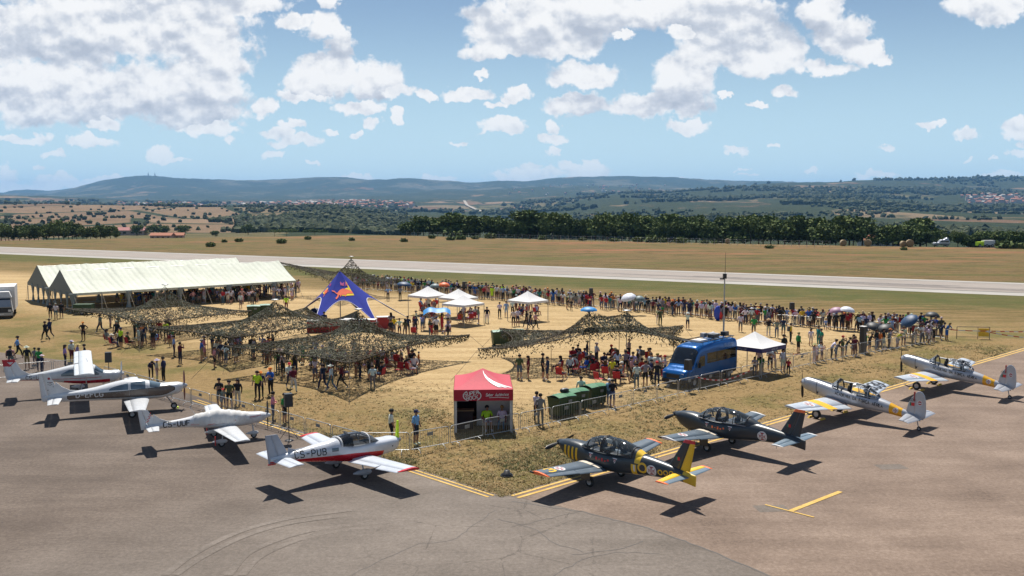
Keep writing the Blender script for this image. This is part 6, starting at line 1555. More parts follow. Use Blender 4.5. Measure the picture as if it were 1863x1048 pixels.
for px, py, tp, r, mt, lb, tx, ty in ((736, 545, 2.25, .95, M_PNV, 'dark blue umbrella by the far fence right of the tall net', 0, .1), (792, 548, 2.2, .7, M_PGR, 'grey green umbrella behind the leftmost white canopy', 0, 0), (808, 548, 2.35, .72, M_POR, 'orange umbrella behind the leftmost white canopy', 0, 0),
    (1143, 573, 2.3, .85, M_PWH, 'white umbrella tilted back above the far fence', .3, -.3), (1163, 573, 2.1, .6, M_PGR, 'pale grey umbrella beside the tilted white one', .2, 0), (1521, 600, 2.2, .72, M_PPK, 'dusty pink umbrella above the far fence on the right', 0, -.1), (1540, 601, 2.3, .75, M_PWH, 'whitish see-through umbrella beside the pink one', 0, .15),
    (1653, 622, 2.25, .85, M_PNV, 'steeply tilted dark blue umbrella near the right end of the crowd', .2, -.7), (1590, 628, 1.95, .75, M_PBK, 'black umbrella left of its twin by the column speaker', .3, .2), (1610, 630, 1.9, .75, M_PBK, 'black umbrella right of its twin by the column speaker', .2, -.2), (1695, 608, 2.1, .7, M_PBK, 'black umbrella at the right end of the far fence', 0, .1), (778, 606, 0, 0, None, '', 0, 0)):
    if mt: parasol(lb, G(px, py), tp, r, mt, tx, ty)
# blue beach shelter
bs = thing('beach_shelter', 'sagging bright blue cloth shelter on thin poles amid the seated crowd', 'shelter', G(795, 600), .1)
m = MB(); m.grid(lambda u, v: Vector((-1.3 + 2.6 * u, -.8 + 1.6 * v, 1.85 + .35 * math.sin(math.pi * u) - .35 * abs(2 * v - 1) + .12 * math.sin(9 * u))), 14, 6); m.build('cover', M_PBL, bs)
for x in (-1.2, 1.2): m = MB(); m.tube((x, 0, 0), (x, 0, 1.9), .02); m.build('pole', M_STEEL, bs)
pt = thing('pop_up_tent', 'small blue and red round kite-like folding tent at the far fence behind the mast', 'tent', G(1306, 583), .2); m = MB(); m.sphere((0, 0, .75), (.45, .25, .8), 12, 8); m.build('shell', pm_('royal_blue_cloth', (.02, .06, .45)), pt); m = MB(); m.sphere((.25, -.1, .6), (.25, .2, .55), 10, 6); m.build('side_panel', M_RED, pt)
bb = thing('blue_ball_tent', 'dark blue dome of cloth at the left foot of the star tent', 'tent', G(573, 577), 0); m = MB(); m.lathe([(.85, 0), (.82, .3), (.6, .7), (.3, .92), (.001, 1.0)], 14); m.build('dome', pm_('dark_blue_cloth', (.012, .022, .07)), bb); m = MB(); m.tube((0, 0, .9), (0, 0, 1.15), .03); m.build('finial', M_STEEL, bb)
# ------------------------------------------------------------------ people
def attr_mat(name, prop, rough=.8, kind='OBJECT'):
    m = bpy.data.materials.new(name); m.use_nodes = True; nt = m.node_tree; b = nt.nodes['Principled BSDF']; b.inputs['Roughness'].default_value = rough; b.inputs['Specular IOR Level'].default_value = .25
    a = nt.nodes.new('ShaderNodeAttribute'); a.attribute_type = kind; a.attribute_name = prop
    n = nt.nodes.new('ShaderNodeTexNoise'); n.inputs['Scale'].default_value = 9; mr = nt.nodes.new('ShaderNodeMapRange'); mr.inputs[3].default_value = .7; mr.inputs[4].default_value = 1.3
    v = nt.nodes.new('ShaderNodeVectorMath'); v.operation = 'SCALE'; tc = nt.nodes.new('ShaderNodeTexCoord')
    nt.links.new(tc.outputs['Object'], n.inputs['Vector']); nt.links.new(n.outputs['Fac'], mr.inputs[0]); nt.links.new(a.outputs['Color'], v.inputs[0]); nt.links.new(mr.outputs[0], v.inputs['Scale']); nt.links.new(v.outputs[0], b.inputs['Base Color']); return m
PM = [attr_mat('skin', 'skin_color', .6), attr_mat('clothing_top', 'top_color'), attr_mat('clothing_bottom', 'bottom_color'), attr_mat('lower_leg', 'shin_color'), attr_mat('shoes', 'shoe_color'), attr_mat('lower_arm', 'sleeve_color')]
M_TINT = attr_mat('hair_and_hats', 'tint')
BASE = dict(pel=(0, 0, .96), spi=(.0, 0, 1.12), che=(.01, 0, 1.33), nek=(.01, 0, 1.47), hb=(.02, 0, 1.54), hd=(.03, 0, 1.635), ht=(.02, 0, 1.71), nose=(.125, 0, 1.62),
            shl=(0, .175, 1.40), ell=(-.02, .235, 1.13), wrl=(.07, .25, .90), hal=(.10, .25, .82), hil=(0, .09, .90), knl=(.02, .10, .51), anl=(-.02, .105, .09), tol=(.15, .12, .04))
for k in list(BASE):
    if k[-1] == 'l' and k[:-1] in ('sh', 'el', 'wr', 'ha', 'hi', 'kn', 'an', 'to'): x, y, z = BASE[k]; BASE[k[:-1] + 'r'] = (x, -y, z)
RAD = dict(pel=(.15, .115), spi=(.135, .10), che=(.165, .105), nek=.052, hb=.062, hd=(.082, .095), ht=.058, nose=.018, sh=.062, el=.043, wr=.030, ha=.038, hi=.088, kn=.060, an=.042, to=.038)
EDG = [('pel', 'spi'), ('spi', 'che'), ('che', 'nek'), ('nek', 'hb'), ('hb', 'hd'), ('hd', 'ht'), ('hd', 'nose')]
for s_ in 'lr': EDG += [('che', 'sh' + s_), ('sh' + s_, 'el' + s_), ('el' + s_, 'wr' + s_), ('wr' + s_, 'ha' + s_), ('pel', 'hi' + s_), ('hi' + s_, 'kn' + s_), ('kn' + s_, 'an' + s_), ('an' + s_, 'to' + s_)]
POSES = {
 'standing': {}, 'standing easy': dict(anl=(.06, .15, .09), tol=(.20, .20, .04), knl=(.07, .13, .51), wrl=(.16, .18, 1.0), hal=(.22, .12, 1.02)),
 'holding something up to the face': dict(ell=(.20, .20, 1.26), wrl=(.26, .08, 1.52), hal=(.24, .04, 1.60), elr=(.20, -.20, 1.26), wrr=(.26, -.08, 1.52), har=(.24, -.04, 1.60)),
 'hands on hips': dict(ell=(-.08, .38, 1.18), wrl=(.04, .19, 1.03), hal=(.09, .15, .99), elr=(-.08, -.38, 1.18), wrr=(.04, -.19, 1.03), har=(.09, -.15, .99)),
 'arms folded': dict(ell=(.08, .25, 1.14), wrl=(.20, .03, 1.18), hal=(.18, -.06, 1.2), elr=(.08, -.25, 1.12), wrr=(.21, -.02, 1.14), har=(.20, .07, 1.14)),
 'walking': dict(knl=(.20, .09, .53), anl=(.26, .09, .12), tol=(.41, .10, .09), knr=(-.04, -.09, .50), anr=(-.34, -.10, .17), tor=(-.22, -.11, .05), ell=(-.14, .22, 1.14), wrl=(-.16, .25, .92), hal=(-.14, .25, .84), elr=(.08, -.23, 1.14), wrr=(.24, -.22, .98), har=(.30, -.21, .92)),
 'sitting': dict(pel=(-.05, 0, .50), spi=(-.10, 0, .66), che=(-.12, 0, .88), nek=(-.10, 0, 1.02), hb=(-.08, 0, 1.09), hd=(-.06, 0, 1.185), ht=(-.07, 0, 1.26), nose=(.04, 0, 1.17), hil=(0, .10, .48), hir=(0, -.10, .48), knl=(.40, .12, .50), knr=(.40, -.12, .50), anl=(.42, .13, .10), anr=(.45, -.13, .10), tol=(.58, .14, .04), tor=(.60, -.14, .04),
      shl=(-.12, .175, .95), shr=(-.12, -.175, .95), ell=(-.04, .24, .70), elr=(-.04, -.24, .70), wrl=(.18, .16, .62), wrr=(.18, -.16, .62), hal=(.25, .13, .60), har=(.25, -.13, .60)),
 'leaning on the barrier': dict(spi=(.05, 0, 1.10), che=(.16, 0, 1.28), nek=(.24, 0, 1.40), hb=(.27, 0, 1.46), hd=(.31, 0, 1.55), ht=(.31, 0, 1.62), nose=(.41, 0, 1.53), shl=(.18, .175, 1.33), shr=(.18, -.175, 1.33), ell=(.30, .24, 1.12), elr=(.30, -.24, 1.12), wrl=(.48, .12, 1.10), wrr=(.48, -.12, 1.10), hal=(.55, .08, 1.10), har=(.55, -.08, 1.10)),
 'one arm raised': dict(elr=(.12, -.26, 1.50), wrr=(.22, -.20, 1.74), har=(.25, -.19, 1.82)),
 'bending forward': dict(spi=(.12, 0, 1.06), che=(.32, 0, 1.14), nek=(.44, 0, 1.20), hb=(.49, 0, 1.22), hd=(.57, 0, 1.26), ht=(.63, 0, 1.28), nose=(.60, 0, 1.18), shl=(.32, .175, 1.18), shr=(.32, -.175, 1.18), ell=(.45, .22, .94), elr=(.45, -.22, .94), wrl=(.62, .15, .80), wrr=(.62, -.15, .80), hal=(.68, .12, .76), har=(.68, -.12, .76)),
}
BODY = {}
def limb_mat(k): return {'nek': 0, 'hb': 0, 'hd': 0, 'ht': 0, 'nose': 0}.get(k, None)
def make_body(nm, over):
    J = dict(BASE); J.update(over); names = list(J); ix = {k: i for i, k in enumerate(names)}
    me = bpy.data.meshes.new('person'); me.from_pydata([J[k] for k in names], [(ix[a], ix[b]) for a, b in EDG], [])
    o = bpy.data.objects.new('tmp', me); COL.objects.link(o); o.modifiers.new('s', 'SKIN'); sub = o.modifiers.new('u', 'SUBSURF'); sub.levels = 1
    for i, k in enumerate(names):
        r = RAD.get(k, RAD.get(k[:-1])); r = (r, r) if not isinstance(r, tuple) else r; sv = me.skin_vertices[0].data[i]; sv.radius = r; sv.use_root = (k == 'pel')
    bpy.context.view_layer.update(); dg = bpy.context.evaluated_depsgraph_get(); res = bpy.data.meshes.new_from_object(o.evaluated_get(dg)); bpy.data.objects.remove(o)
    co = np.empty(len(res.vertices) * 3); res.vertices.foreach_get('co', co); co = co.reshape(-1, 3)
    segs = []
    for a, b in EDG:
        k = a[:-1] if a[-1] in 'lr' else a; kb = b[:-1] if b[-1] in 'lr' and b[:-1] in RAD else b
        if kb in ('nek',): mi = 1
        elif a in ('nek', 'hb', 'hd'): mi = 0
        elif kb in ('spi', 'che', 'sh'): mi = 1
        elif kb == 'el': mi = 1
        elif kb in ('wr', 'ha'): mi = 5
        elif kb == 'hi': mi = 2
        elif kb == 'kn': mi = 2
        elif kb == 'an': mi = 3
        else: mi = 4
        segs.append((np.array(J[a]), np.array(J[b]), mi if kb != 'ha' else 0))
    res.materials.clear()
    for m_ in PM: res.materials.append(m_)
    for p in res.polygons:
        c = np.array(p.center); best, bm_ = 9, 1
        for a, b, mi in segs:
            d = b - a; t = min(max(np.dot(c - a, d) / np.dot(d, d), 0), 1); q = np.linalg.norm(c - a - d * t)
            if q < best: best, bm_ = q, mi
        p.material_index = bm_; p.use_smooth = True
    res.name = 'person_body'; return res, Vector(J['hd'])
for nm, ov in POSES.items(): BODY[nm] = make_body(nm, ov)
def head_mesh(kind):
    m = MB(); ring = lambda r, z, n=10, sx=1.0, dx=0.0: [Vector((dx + r * sx * math.cos(2 * math.pi * i / n), r * math.sin(2 * math.pi * i / n), z)) for i in range(n)]
    if kind in ('short hair', 'long hair', 'cap', 'sun hat'):
        m.loft([ring(.096, -.02, dx=-.03, sx=1.0), ring(.104, .03, dx=-.018, sx=1.12), ring(.090, .085, dx=-.012, sx=1.12), ring(.050, .122, dx=-.01), ring(.004, .13, dx=-.01)], 0, (False, False))
    if kind == 'long hair': m.loft([ring(.09, .05, sx=.5, dx=-.06), ring(.105, -.08, sx=.5, dx=-.075), ring(.10, -.20, sx=.45, dx=-.085), ring(.05, -.30, sx=.4, dx=-.085)], 0)
    if kind == 'cap': m.loft([[Vector((.05 + .10 * t, y, .045 - .02 * t)) for y in (-.075, -.04, 0, .04, .075)] for t in (0, .6, 1.15)], 0, (False, False), closed=False)
    if kind == 'sun hat': m.loft([ring(.10, .045, 14, 1.1), ring(.155, .030, 14, 1.05), ring(.205, .022, 14, 1.05), ring(.155, .020, 14, 1.05), ring(.10, .03, 14, 1.1)], 0, (False, False))
    return m.mesh('headwear', M_TINT)
HEADS = {k: head_mesh(k) for k in ('short hair', 'long hair', 'cap', 'sun hat')}
bagm = MB(); bagm.box((0, 0, 0), (.16, .30, .40), top=.8); bagm.box((.04, .1, .02), (.2, .03, .38)); bagm.box((.04, -.1, .02), (.2, .03, .38)); BAG = bagm.mesh('backpack', M_TINT)
TOPS = {'white': (.58, .58, .60), 'black': (.018, .018, .02), 'navy': (.02, .03, .08), 'grey': (.20, .20, .21), 'red': (.38, .02, .03), 'teal': (.02, .22, .20), 'sky blue': (.22, .36, .58), 'pink': (.55, .25, .27), 'maroon': (.12, .015, .025), 'olive': (.07, .08, .035), 'orange': (.62, .18, .03), 'yellow': (.66, .50, .03), 'green': (.03, .25, .06), 'lilac': (.34, .26, .46), 'cream': (.55, .47, .36), 'neon yellow': (.50, .75, .03), 'royal blue': (.02, .10, .42), 'striped grey': (.32, .30, .32)}
TW = [26, 17, 10, 9, 9, 4, 6, 5, 5, 4, 3, 3, 3, 4, 5, 1, 3, 3]
BOTS = {'black': (.017, .017, .019), 'navy': (.018, .025, .06), 'denim': (.07, .11, .18), 'khaki': (.25, .19, .11), 'white': (.5, .5, .5), 'grey': (.13, .13, .14), 'brown': (.10, .06, .035)}
BW = [30, 14, 20, 12, 7, 12, 6]
SKIN = [(.42, .24, .16), (.36, .20, .13), (.30, .16, .10), (.46, .28, .20)]
HAIRC = {'dark': (.015, .010, .008), 'brown': (.06, .035, .02), 'grey': (.25, .24, .22), 'fair': (.28, .18, .08)}
HATC = {'cream': (.5, .44, .33), 'grey': (.2, .2, .2), 'white': (.6, .6, .6), 'black': (.02, .02, .02), 'red': (.45, .03, .03), 'straw': (.5, .36, .18), 'navy': (.02, .03, .08), 'orange': (.68, .20, .03)}
used_lab = set(); NP = [0]; crowd_soft = []
def person(p, face, top=None, bot=None, length=None, head=None, hcol=None, pose='standing', h=1.0, zone='', group='spectators', label=None, bag=None, soft=False):
    """face: direction the person looks, in degrees (0 = right, 90 = away from the camera)"""
    for tr_ in range(60):
        t_ = top or random.choices(list(TOPS), TW)[0]; b_ = bot or random.choices(list(BOTS), BW)[0]; ln_ = length or random.choice(['trousers', 'shorts', 'shorts', 'trousers', 'dress'] if not top and not bot else ['trousers', 'shorts'])
        hd_ = head or random.choices(['short hair', 'long hair', 'cap', 'sun hat'], [45, 22, 22, 11])[0]
        hc_ = hcol or (random.choices(list(HAIRC), [55, 25, 10, 10])[0] if 'hair' in hd_ else ('straw' if hd_ == 'sun hat' and random.random() < .6 else random.choice(list(HATC))))
        if hcol is None and head and 'hair' not in head and hcol is None: hc_ = random.choice(list(HATC))
        bg_ = bag if bag is not None else ('hair' in hd_ and random.random() < .12 and pose != 'sitting')
        what = f'{t_} dress' if ln_ == 'dress' else f'{t_} top, {b_} {ln_}'
        pw = {'standing': '', 'standing easy': '', 'holding something up to the face': ' camera raised,', 'leaning on the barrier': ' leaning forward,', 'hands on hips': ' akimbo,', 'bending forward': ' stooping,'}.get(pose, ' ' + pose + ',')
        L = label or f"person, {what}, {hc_} {hd_.replace('short ', '') if hd_ == 'short hair' else hd_},{' backpack,' if bg_ else ''}{pw} {zone}"
        if soft or L not in used_lab: break
    used_lab.add(L); sk = random.choice(SKIN); tc, bc = TOPS[t_], BOTS.get(b_) or TOPS[b_]
    if ln_ == 'dress': bc = tc
    jit = lambda c: [min(1, v * random.uniform(.82, 1.15)) for v in c]
    props = dict(skin_color=list(sk), top_color=jit(tc), bottom_color=jit(bc), shin_color=jit(bc) if ln_ == 'trousers' else list(sk), shoe_color=jit(random.choice([(.02, .02, .02), (.5, .5, .5), (.15, .1, .07)])), sleeve_color=jit(tc) if random.random() < .15 else list(sk), hair=jit(HAIRC.get(hc_) if 'hair' in hd_ else HATC.get(hc_, (.3, .3, .3))))
    me, hp = BODY[pose]
    if soft: crowd_soft.append((me, HEADS[hd_], hp, p, face, h, props)); return None
    o = bpy.data.objects.new('person', me); COL.objects.link(o); o.location = p; o.rotation_euler = (0, 0, math.radians(face)); w_ = random.uniform(1.04, 1.24); o.scale = (h * w_, h * w_, h)
    for k, v in props.items():
        if k != 'hair': o[k] = v
    tag(o, L, 'person', group); NP[0] += 1
    c = bpy.data.objects.new(hd_.replace(' ', '_').replace('short_', '').replace('long_', ''), HEADS[hd_]); COL.objects.link(c); c.parent = o; c.location = hp; c['tint'] = props['hair']
    if bg_ and pose != 'sitting': c = bpy.data.objects.new('backpack', BAG); COL.objects.link(c); c.parent = o; c.location = (-.19, 0, 1.24); c['tint'] = list(random.choice([(.02, .02, .025), (.03, .05, .1), (.2, .03, .03), (.1, .1, .1)]))
    return o
# red folding chairs
def chair_proto():
    t = thing('folding_chair', 'red folding camp chair', 'chair', (0, 0, 0), 0, 'red folding chairs under the nets and canopies')
    m = MB(); m.box((.02, 0, .43), (.46, .48, .03)); m.build('seat', M_CHAIR, t); m = MB(); m.box((-.24, 0, .70), (.03, .50, .46), R=Matrix.Rotation(-.2, 3, 'Y')); m.build('backrest', M_CHAIR, t)
    for x, x2 in ((-.22, .22), (.22, -.22)):
        for y in (-.24, .24): m = MB(); m.tube((x, y, .43), (x2, y, 0), .012, n=4, cap=False); m.build('leg', M_STEEL, t)
    return t
CP = chair_proto(); _cused = [False]
def chair(p, face, where):
    o = CP if not _cused[0] else copy_tree(CP); _cused[0] = True; o.location = p; o.rotation_euler = (0, 0, math.radians(face)); o['label'] = f'red folding camp chair {where}'; o['group'] = 'red folding chairs ' + where
TAKEN = []
def free(p, d=.6):
    if any((p.x - q[0]) ** 2 + (p.y - q[1]) ** 2 < d * d for q in TAKEN): return False
    TAKEN.append((p.x, p.y)); return True
# the people nearest the camera, one by one
FRONT = [
 (712, 806, 20, 'white', 'black', 'shorts', 'cap', 'black', 'standing easy', 1.02, 'young man in white T-shirt, black shorts and dark cap behind the corner barrier'),
 (757, 809, -30, 'sky blue', 'navy', 'shorts', 'cap', 'navy', 'standing', 1.04, 'man in pale blue T-shirt, navy shorts and cap behind the corner barrier'),
 (497, 768, 10, 'pink', 'denim', 'trousers', 'short hair', 'dark', 'arms folded', 1.0, 'man in pink T-shirt and jeans walking behind the left barriers'),
 (518, 771, -20, 'green', 'black', 'shorts', 'cap', 'black', 'standing', 1.0, 'man in bright green T-shirt and black cap beside the loudspeaker on the left'),
 (469, 726, -100, 'neon yellow', 'black', 'trousers', 'short hair', 'dark', 'standing', 1.03, 'steward in fluorescent yellow vest and black trousers on the grass'),
 (475, 725, -60, 'navy', 'black', 'trousers', 'cap', 'orange', 'standing', 1.0, 'person in navy with orange cap beside the steward in yellow vest'),
 (493, 720, -120, 'royal blue', 'black', 'trousers', 'cap', 'orange', 'arms folded', 1.05, 'person in royal blue top with yellow orange cap right of the steward'),
 (400, 742, -100, 'black', 'grey', 'shorts', 'short hair', 'dark', 'arms folded', 1.04, 'tall man in black T-shirt with arms folded by the left barriers'),
 (407, 744, -90, 'grey', 'grey', 'shorts', 'cap', 'red', 'standing', .72, 'child with red cap in front of the man in black by the left barriers'),
 (418, 744, -95, 'olive', 'black', 'shorts', 'short hair', 'dark', 'standing', 1.0, 'man in olive green T-shirt and black shorts by the left barriers'),
 (433, 738, -100, 'black', 'white', 'trousers', 'long hair', 'dark', 'standing', .94, 'long-haired woman in black top and pale trousers by the left barriers'),
 (275, 690, -60, 'navy', 'black', 'trousers', 'short hair', 'dark', 'bending forward', 1.0, 'man in dark shirt bending by the barrier left of the woman in cream hat'),
 (286, 695, 10, 'cream', 'cream', 'trousers', 'sun hat', 'white', 'standing', .92, 'woman in cream clothes and pale hat between two men by the left barrier'),
 (298, 695, 170, 'navy', 'black', 'trousers', 'short hair', 'dark', 'standing', 1.0, 'man in navy polo shirt right of the woman in cream by the left barrier'),
 (119, 667, 30, 'lilac', 'navy', 'trousers', 'long hair', 'dark', 'standing', .95, 'woman with long dark hair, leftmost of the four above the high wing'),
 (131, 660, -20, 'white', 'maroon', 'shorts', 'cap', 'white', 'standing', 1.0, 'person in white and maroon striped shirt above the high wing'),
 (142, 662, 10, 'lilac', 'grey', 'shorts', 'sun hat', 'straw', 'standing', .9, 'person in lilac top with sun hat above the high wing'),
 (155, 668, 200, 'black', 'black', 'trousers', 'cap', 'black', 'standing', 1.0, 'person all in black with cap right of the high wing tip'),
 (33, 651, 30, 'sky blue', 'black', 'trousers', 'short hair', 'dark', 'walking', 1.0, 'man in pale blue shirt and black trousers at the far left'),
 (20, 672, 100, 'pink', 'grey', 'trousers', 'short hair', 'dark', 'standing', 1.0, 'person in pink shirt with black backpack behind the red-tipped tail fin'),
 (50, 672, 120, 'black', 'khaki', 'shorts', 'sun hat', 'white', 'standing', 1.0, 'man in black shirt with white hat behind the red-tipped tail fin'),
 (64, 668, 90, 'grey', 'grey', 'shorts', 'short hair', 'dark', 'standing', .85, 'child in grey top behind the cross fence'),
 (72, 676, 90, 'green', 'navy', 'trousers', 'short hair', 'dark', 'standing', 1.0, 'person in bright green shirt behind the cross fence at far left'),
 (77, 680, 60, 'navy', 'navy', 'trousers', 'sun hat', 'white', 'standing', .8, 'child in navy with white hat at the cross fence'),
 (83, 620, 160, 'black', 'black', 'trousers', 'short hair', 'dark', 'walking', 1.0, 'man in black walking on the straw at far left'), (91, 615, 160, 'navy', 'black', 'trousers', 'short hair', 'dark', 'walking', 1.0, 'man in navy walking behind the man in black at far left'),
 (152, 620, -90, 'black', 'black', 'shorts', 'cap', 'orange', 'hands on hips', .98, 'person in black dress with orange cap and hand on hip at left'), (183, 606, 170, 'grey', 'navy', 'trousers', 'short hair', 'dark', 'walking', 1.0, 'man in grey striding left before the far left net'),
 (92, 580, -90, 'black', 'black', 'shorts', 'short hair', 'dark', 'standing', 1.0, 'person in black, leftmost of the group by the marquee corner'), (102, 582, 90, 'white', 'royal' if False else 'denim', 'shorts', 'short hair', 'grey', 'standing', 1.0, 'person in white shirt and blue shorts by the marquee corner'),
 (112, 579, 100, 'black', 'black', 'shorts', 'short hair', 'dark', 'standing', 1.0, 'person in black shirt and shorts right of the white shirt by the marquee corner'), (201, 597, 0, 'white', 'white', 'shorts', 'short hair', 'dark', 'standing', .95, 'person in white blouse near the far left net'), (216, 598, 180, 'cream', 'khaki', 'shorts', 'short hair', 'fair', 'standing', .95, 'person in cream top and lime skirt near the far left net'),
 (317, 650, 20, 'sky blue', 'navy', 'trousers', 'short hair', 'dark', 'standing', 1.0, 'man in pale blue shirt at the left pole of the broad net'), (328, 664, 60, 'maroon', 'navy', 'trousers', 'short hair', 'dark', 'holding something up to the face', 1.0, 'photographer in dark red shirt and jeans aiming a camera left of the broad net'),
 (534, 714, -60, 'maroon', 'white', 'trousers', 'short hair', 'dark', 'walking', .98, 'person in maroon shirt and white trousers walking from under the nearest net'), (527, 706, -60, 'white', 'navy', 'trousers', 'cap', 'red', 'walking', .98, 'person in white with red cap behind the maroon shirt'),
 (678, 708, 90, 'white', 'grey', 'trousers', 'short hair', 'dark', 'standing', .92, 'person in white vest and grey trousers seen from behind at the red chairs'), (603, 712, 160, 'white', 'denim', 'trousers', 'sun hat', 'cream' if False else 'white', 'walking', 1.02, 'tall man in white shirt and jeans at front of the nearest net'),
 (622, 708, 170, 'maroon', 'black', 'trousers', 'sun hat', 'straw', 'walking', 1.0, 'person in dark red shirt with straw hat walking at front of the nearest net'), (588, 710, 150, 'navy', 'navy', 'trousers', 'short hair', 'dark', 'walking', 1.0, 'person in navy striding left at front of the nearest net'),
 (875, 788, -80, 'neon yellow', 'white', 'shorts', 'short hair', 'dark', 'sitting', 1.0, 'seated person in neon vest drinking under the crimson tent'), (906, 786, -95, 'white', 'denim', 'trousers', 'short hair', 'fair', 'sitting', 1.0, 'seated fair-haired person in white shirt under the crimson tent'),
 (976, 768, 60, 'white', 'black', 'trousers', 'short hair', 'dark', 'holding something up to the face', 1.0, 'man in white shirt behind the man in grey at the bins'), (983, 775, 85, 'grey', 'grey', 'trousers', 'short hair', 'dark', 'standing', 1.04, 'man in grey T-shirt seen from behind left of the green containers'),
 (1001, 752, -40, 'white', 'grey', 'shorts', 'cap', 'white', 'bending forward', .92, 'woman in white cap stooping behind the green containers'), (1057, 735, 95, 'white', 'denim', 'shorts', 'short hair', 'dark', 'standing', .98, 'man in white T-shirt and blue shorts behind the green containers'),
 (1114, 741, 60, 'black', 'denim', 'shorts', 'cap', 'black', 'arms folded', .98, 'man in black T-shirt and denim shorts just inside the barriers'), (1108, 738, 40, 'sky blue', 'denim', 'shorts', 'cap', 'white', 'standing', .95, 'person in pale top hugging beside the man in black inside the barriers'),
 (1158, 707, 100, 'white', 'denim', 'trousers', 'short hair', 'dark', 'standing', .98, 'man in white T-shirt and jeans at the barrier left of the blue van'), (1174, 704, 90, 'grey', 'black', 'shorts', 'short hair', 'dark', 'hands on hips', 1.02, 'broad man in grey T-shirt and black shorts left of the blue van'),
 (1195, 705, 90, 'black', 'navy', 'trousers', 'cap', 'red', 'standing', 1.02, 'man in black shirt with red cap touching the front of the blue van'),
 (1300, 0, 0, None, None, None, None, None, None, 0, None),
 (945, 690, 60, 'olive', 'denim', 'shorts', 'short hair', 'dark', 'standing', 1.0, 'man in olive shirt and denim shorts left of the twin-peaked net'), (961, 690, 180, 'maroon', 'maroon', 'dress', 'long hair', 'dark', 'standing', .95, 'woman in dark red dress left of the twin-peaked net'),
 (987, 690, 0, 'black', 'black', 'shorts', 'short hair', 'dark', 'standing easy', 1.05, 'tall young man all in black looking at a phone'), (996, 692, 160, 'navy', 'denim', 'dress', 'short hair', 'dark', 'standing', .95, 'person in navy top and denim skirt facing the tall youth in black'),
 (1197, 590, -90, 'cream', 'white', 'trousers', 'long hair', 'dark', 'standing', .95, 'woman in pale clothes alone on the straw right of centre'), (1201, 593, -80, 'olive', 'olive', 'trousers', 'cap', 'navy', 'standing', 1.0, 'soldier in camouflage beside the woman in pale clothes'),
 (1251, 599, 90, 'white', 'navy', 'shorts', 'sun hat', 'white', 'holding something up to the face', .95, 'woman in white top and navy shorts photographing on the straw'), (1347, 604, 80, 'white', 'grey', 'shorts', 'short hair', 'dark', 'standing', 1.0, 'man in white T-shirt left of the green shirt beyond the violet-edged canopy'),
 (1371, 610, 90, 'green', 'grey', 'shorts', 'short hair', 'fair', 'standing', 1.02, 'man in green shirt standing beyond the violet-edged canopy'), (1398, 612, 80, 'black', 'white', 'trousers', 'sun hat', 'straw', 'hands on hips', .95, 'person in black top, white trousers and straw hat on the straw'),
 (1413, 615, 90, 'grey', 'denim', 'trousers', 'sun hat', 'straw', 'hands on hips', .98, 'person in grey vest and jeans with wide straw hat on the straw'), (1425, 611, 60, 'navy', 'denim', 'shorts', 'short hair', 'dark', 'standing', .98, 'person in navy with denim shorts right of the two straw hats'),
 (1438, 624, 0, 'yellow', 'black', 'trousers', 'short hair', 'dark', 'standing', 1.0, 'man in yellow T-shirt with black rucksack right of the canopy'), (1452, 643, 20, 'green', 'black', 'shorts', 'short hair', 'fair', 'standing', 1.0, 'man in bright green T-shirt and black shorts behind the right barriers'),
 (1426, 650, 120, 'black', 'black', 'trousers', 'short hair', 'dark', 'standing', 1.05, 'person in black at the right leg of the violet-edged canopy'), (1475, 629, -90, 'white', 'white', 'shorts', 'long hair', 'dark', 'standing', .85, 'girl in white in the yard near the right barriers'), (1489, 628, 200, 'teal', 'teal', 'trousers', 'short hair', 'dark', 'standing', .95, 'pair member in teal in the yard near the right barriers'), (1494, 630, 200, 'teal', 'grey', 'shorts', 'short hair', 'dark', 'standing', .85, 'smaller child in teal in the yard near the right barriers'),
 (590, 600, 90, 'navy', 'black', 'shorts', 'short hair', 'dark', 'standing', 1.0, 'person in navy behind the counter under the star tent'), (521, 566, 90, 'neon yellow', 'maroon', 'shorts', 'short hair', 'dark', 'standing', 1.0, 'person in lime vest and dark red shorts before the marquee right end'), (438, 561, 90, 'white', 'grey', 'shorts', 'short hair', 'dark', 'standing', 1.0, 'man in white T-shirt walking before the long marquee'),
 (706, 547, -90, 'sky blue', 'black', 'trousers', 'short hair', 'grey', 'hands on hips', 1.0, 'officer in pale blue shirt alone right of the tall net'), (728, 547, 90, 'grey', 'black', 'trousers', 'short hair', 'dark', 'standing', 1.02, 'person in grey with tripod beside the officer in pale blue'),
 (886, 588, -90, 'black', 'cream' if False else 'white', 'trousers', 'cap', 'black', 'standing', .95, 'person in black vest and white trousers right of the front canopy'), (909, 579, 90, 'white', 'black', 'trousers', 'short hair', 'dark', 'arms folded', .98, 'person in white shirt and black trousers left of the lone canopy'), (921, 577, 90, 'sky blue', 'navy', 'dress', 'short hair', 'dark', 'standing', .98, 'woman in long blue dress left of the lone canopy'),
 (934, 594, 90, 'white', 'black', 'shorts', 'short hair', 'dark', 'standing', .98, 'person in striped white T-shirt and black shorts before the lone canopy'), (942, 593, 100, 'white', 'navy', 'shorts', 'short hair', 'dark', 'standing', 1.0, 'person in white T-shirt with blue print before the lone canopy'),
 (958, 597, 150, 'black', 'black', 'trousers', 'long hair', 'dark', 'walking', .98, 'leftmost of three people in dark clothes walking before the lone canopy'), (965, 600, 150, 'black', 'navy', 'trousers', 'short hair', 'dark', 'walking', 1.0, 'middle one of three people in dark clothes walking before the lone canopy'), (974, 600, 20, 'pink', 'black', 'trousers', 'short hair', 'dark', 'walking', .98, 'rightmost of the three walking, in pink and black'),
]
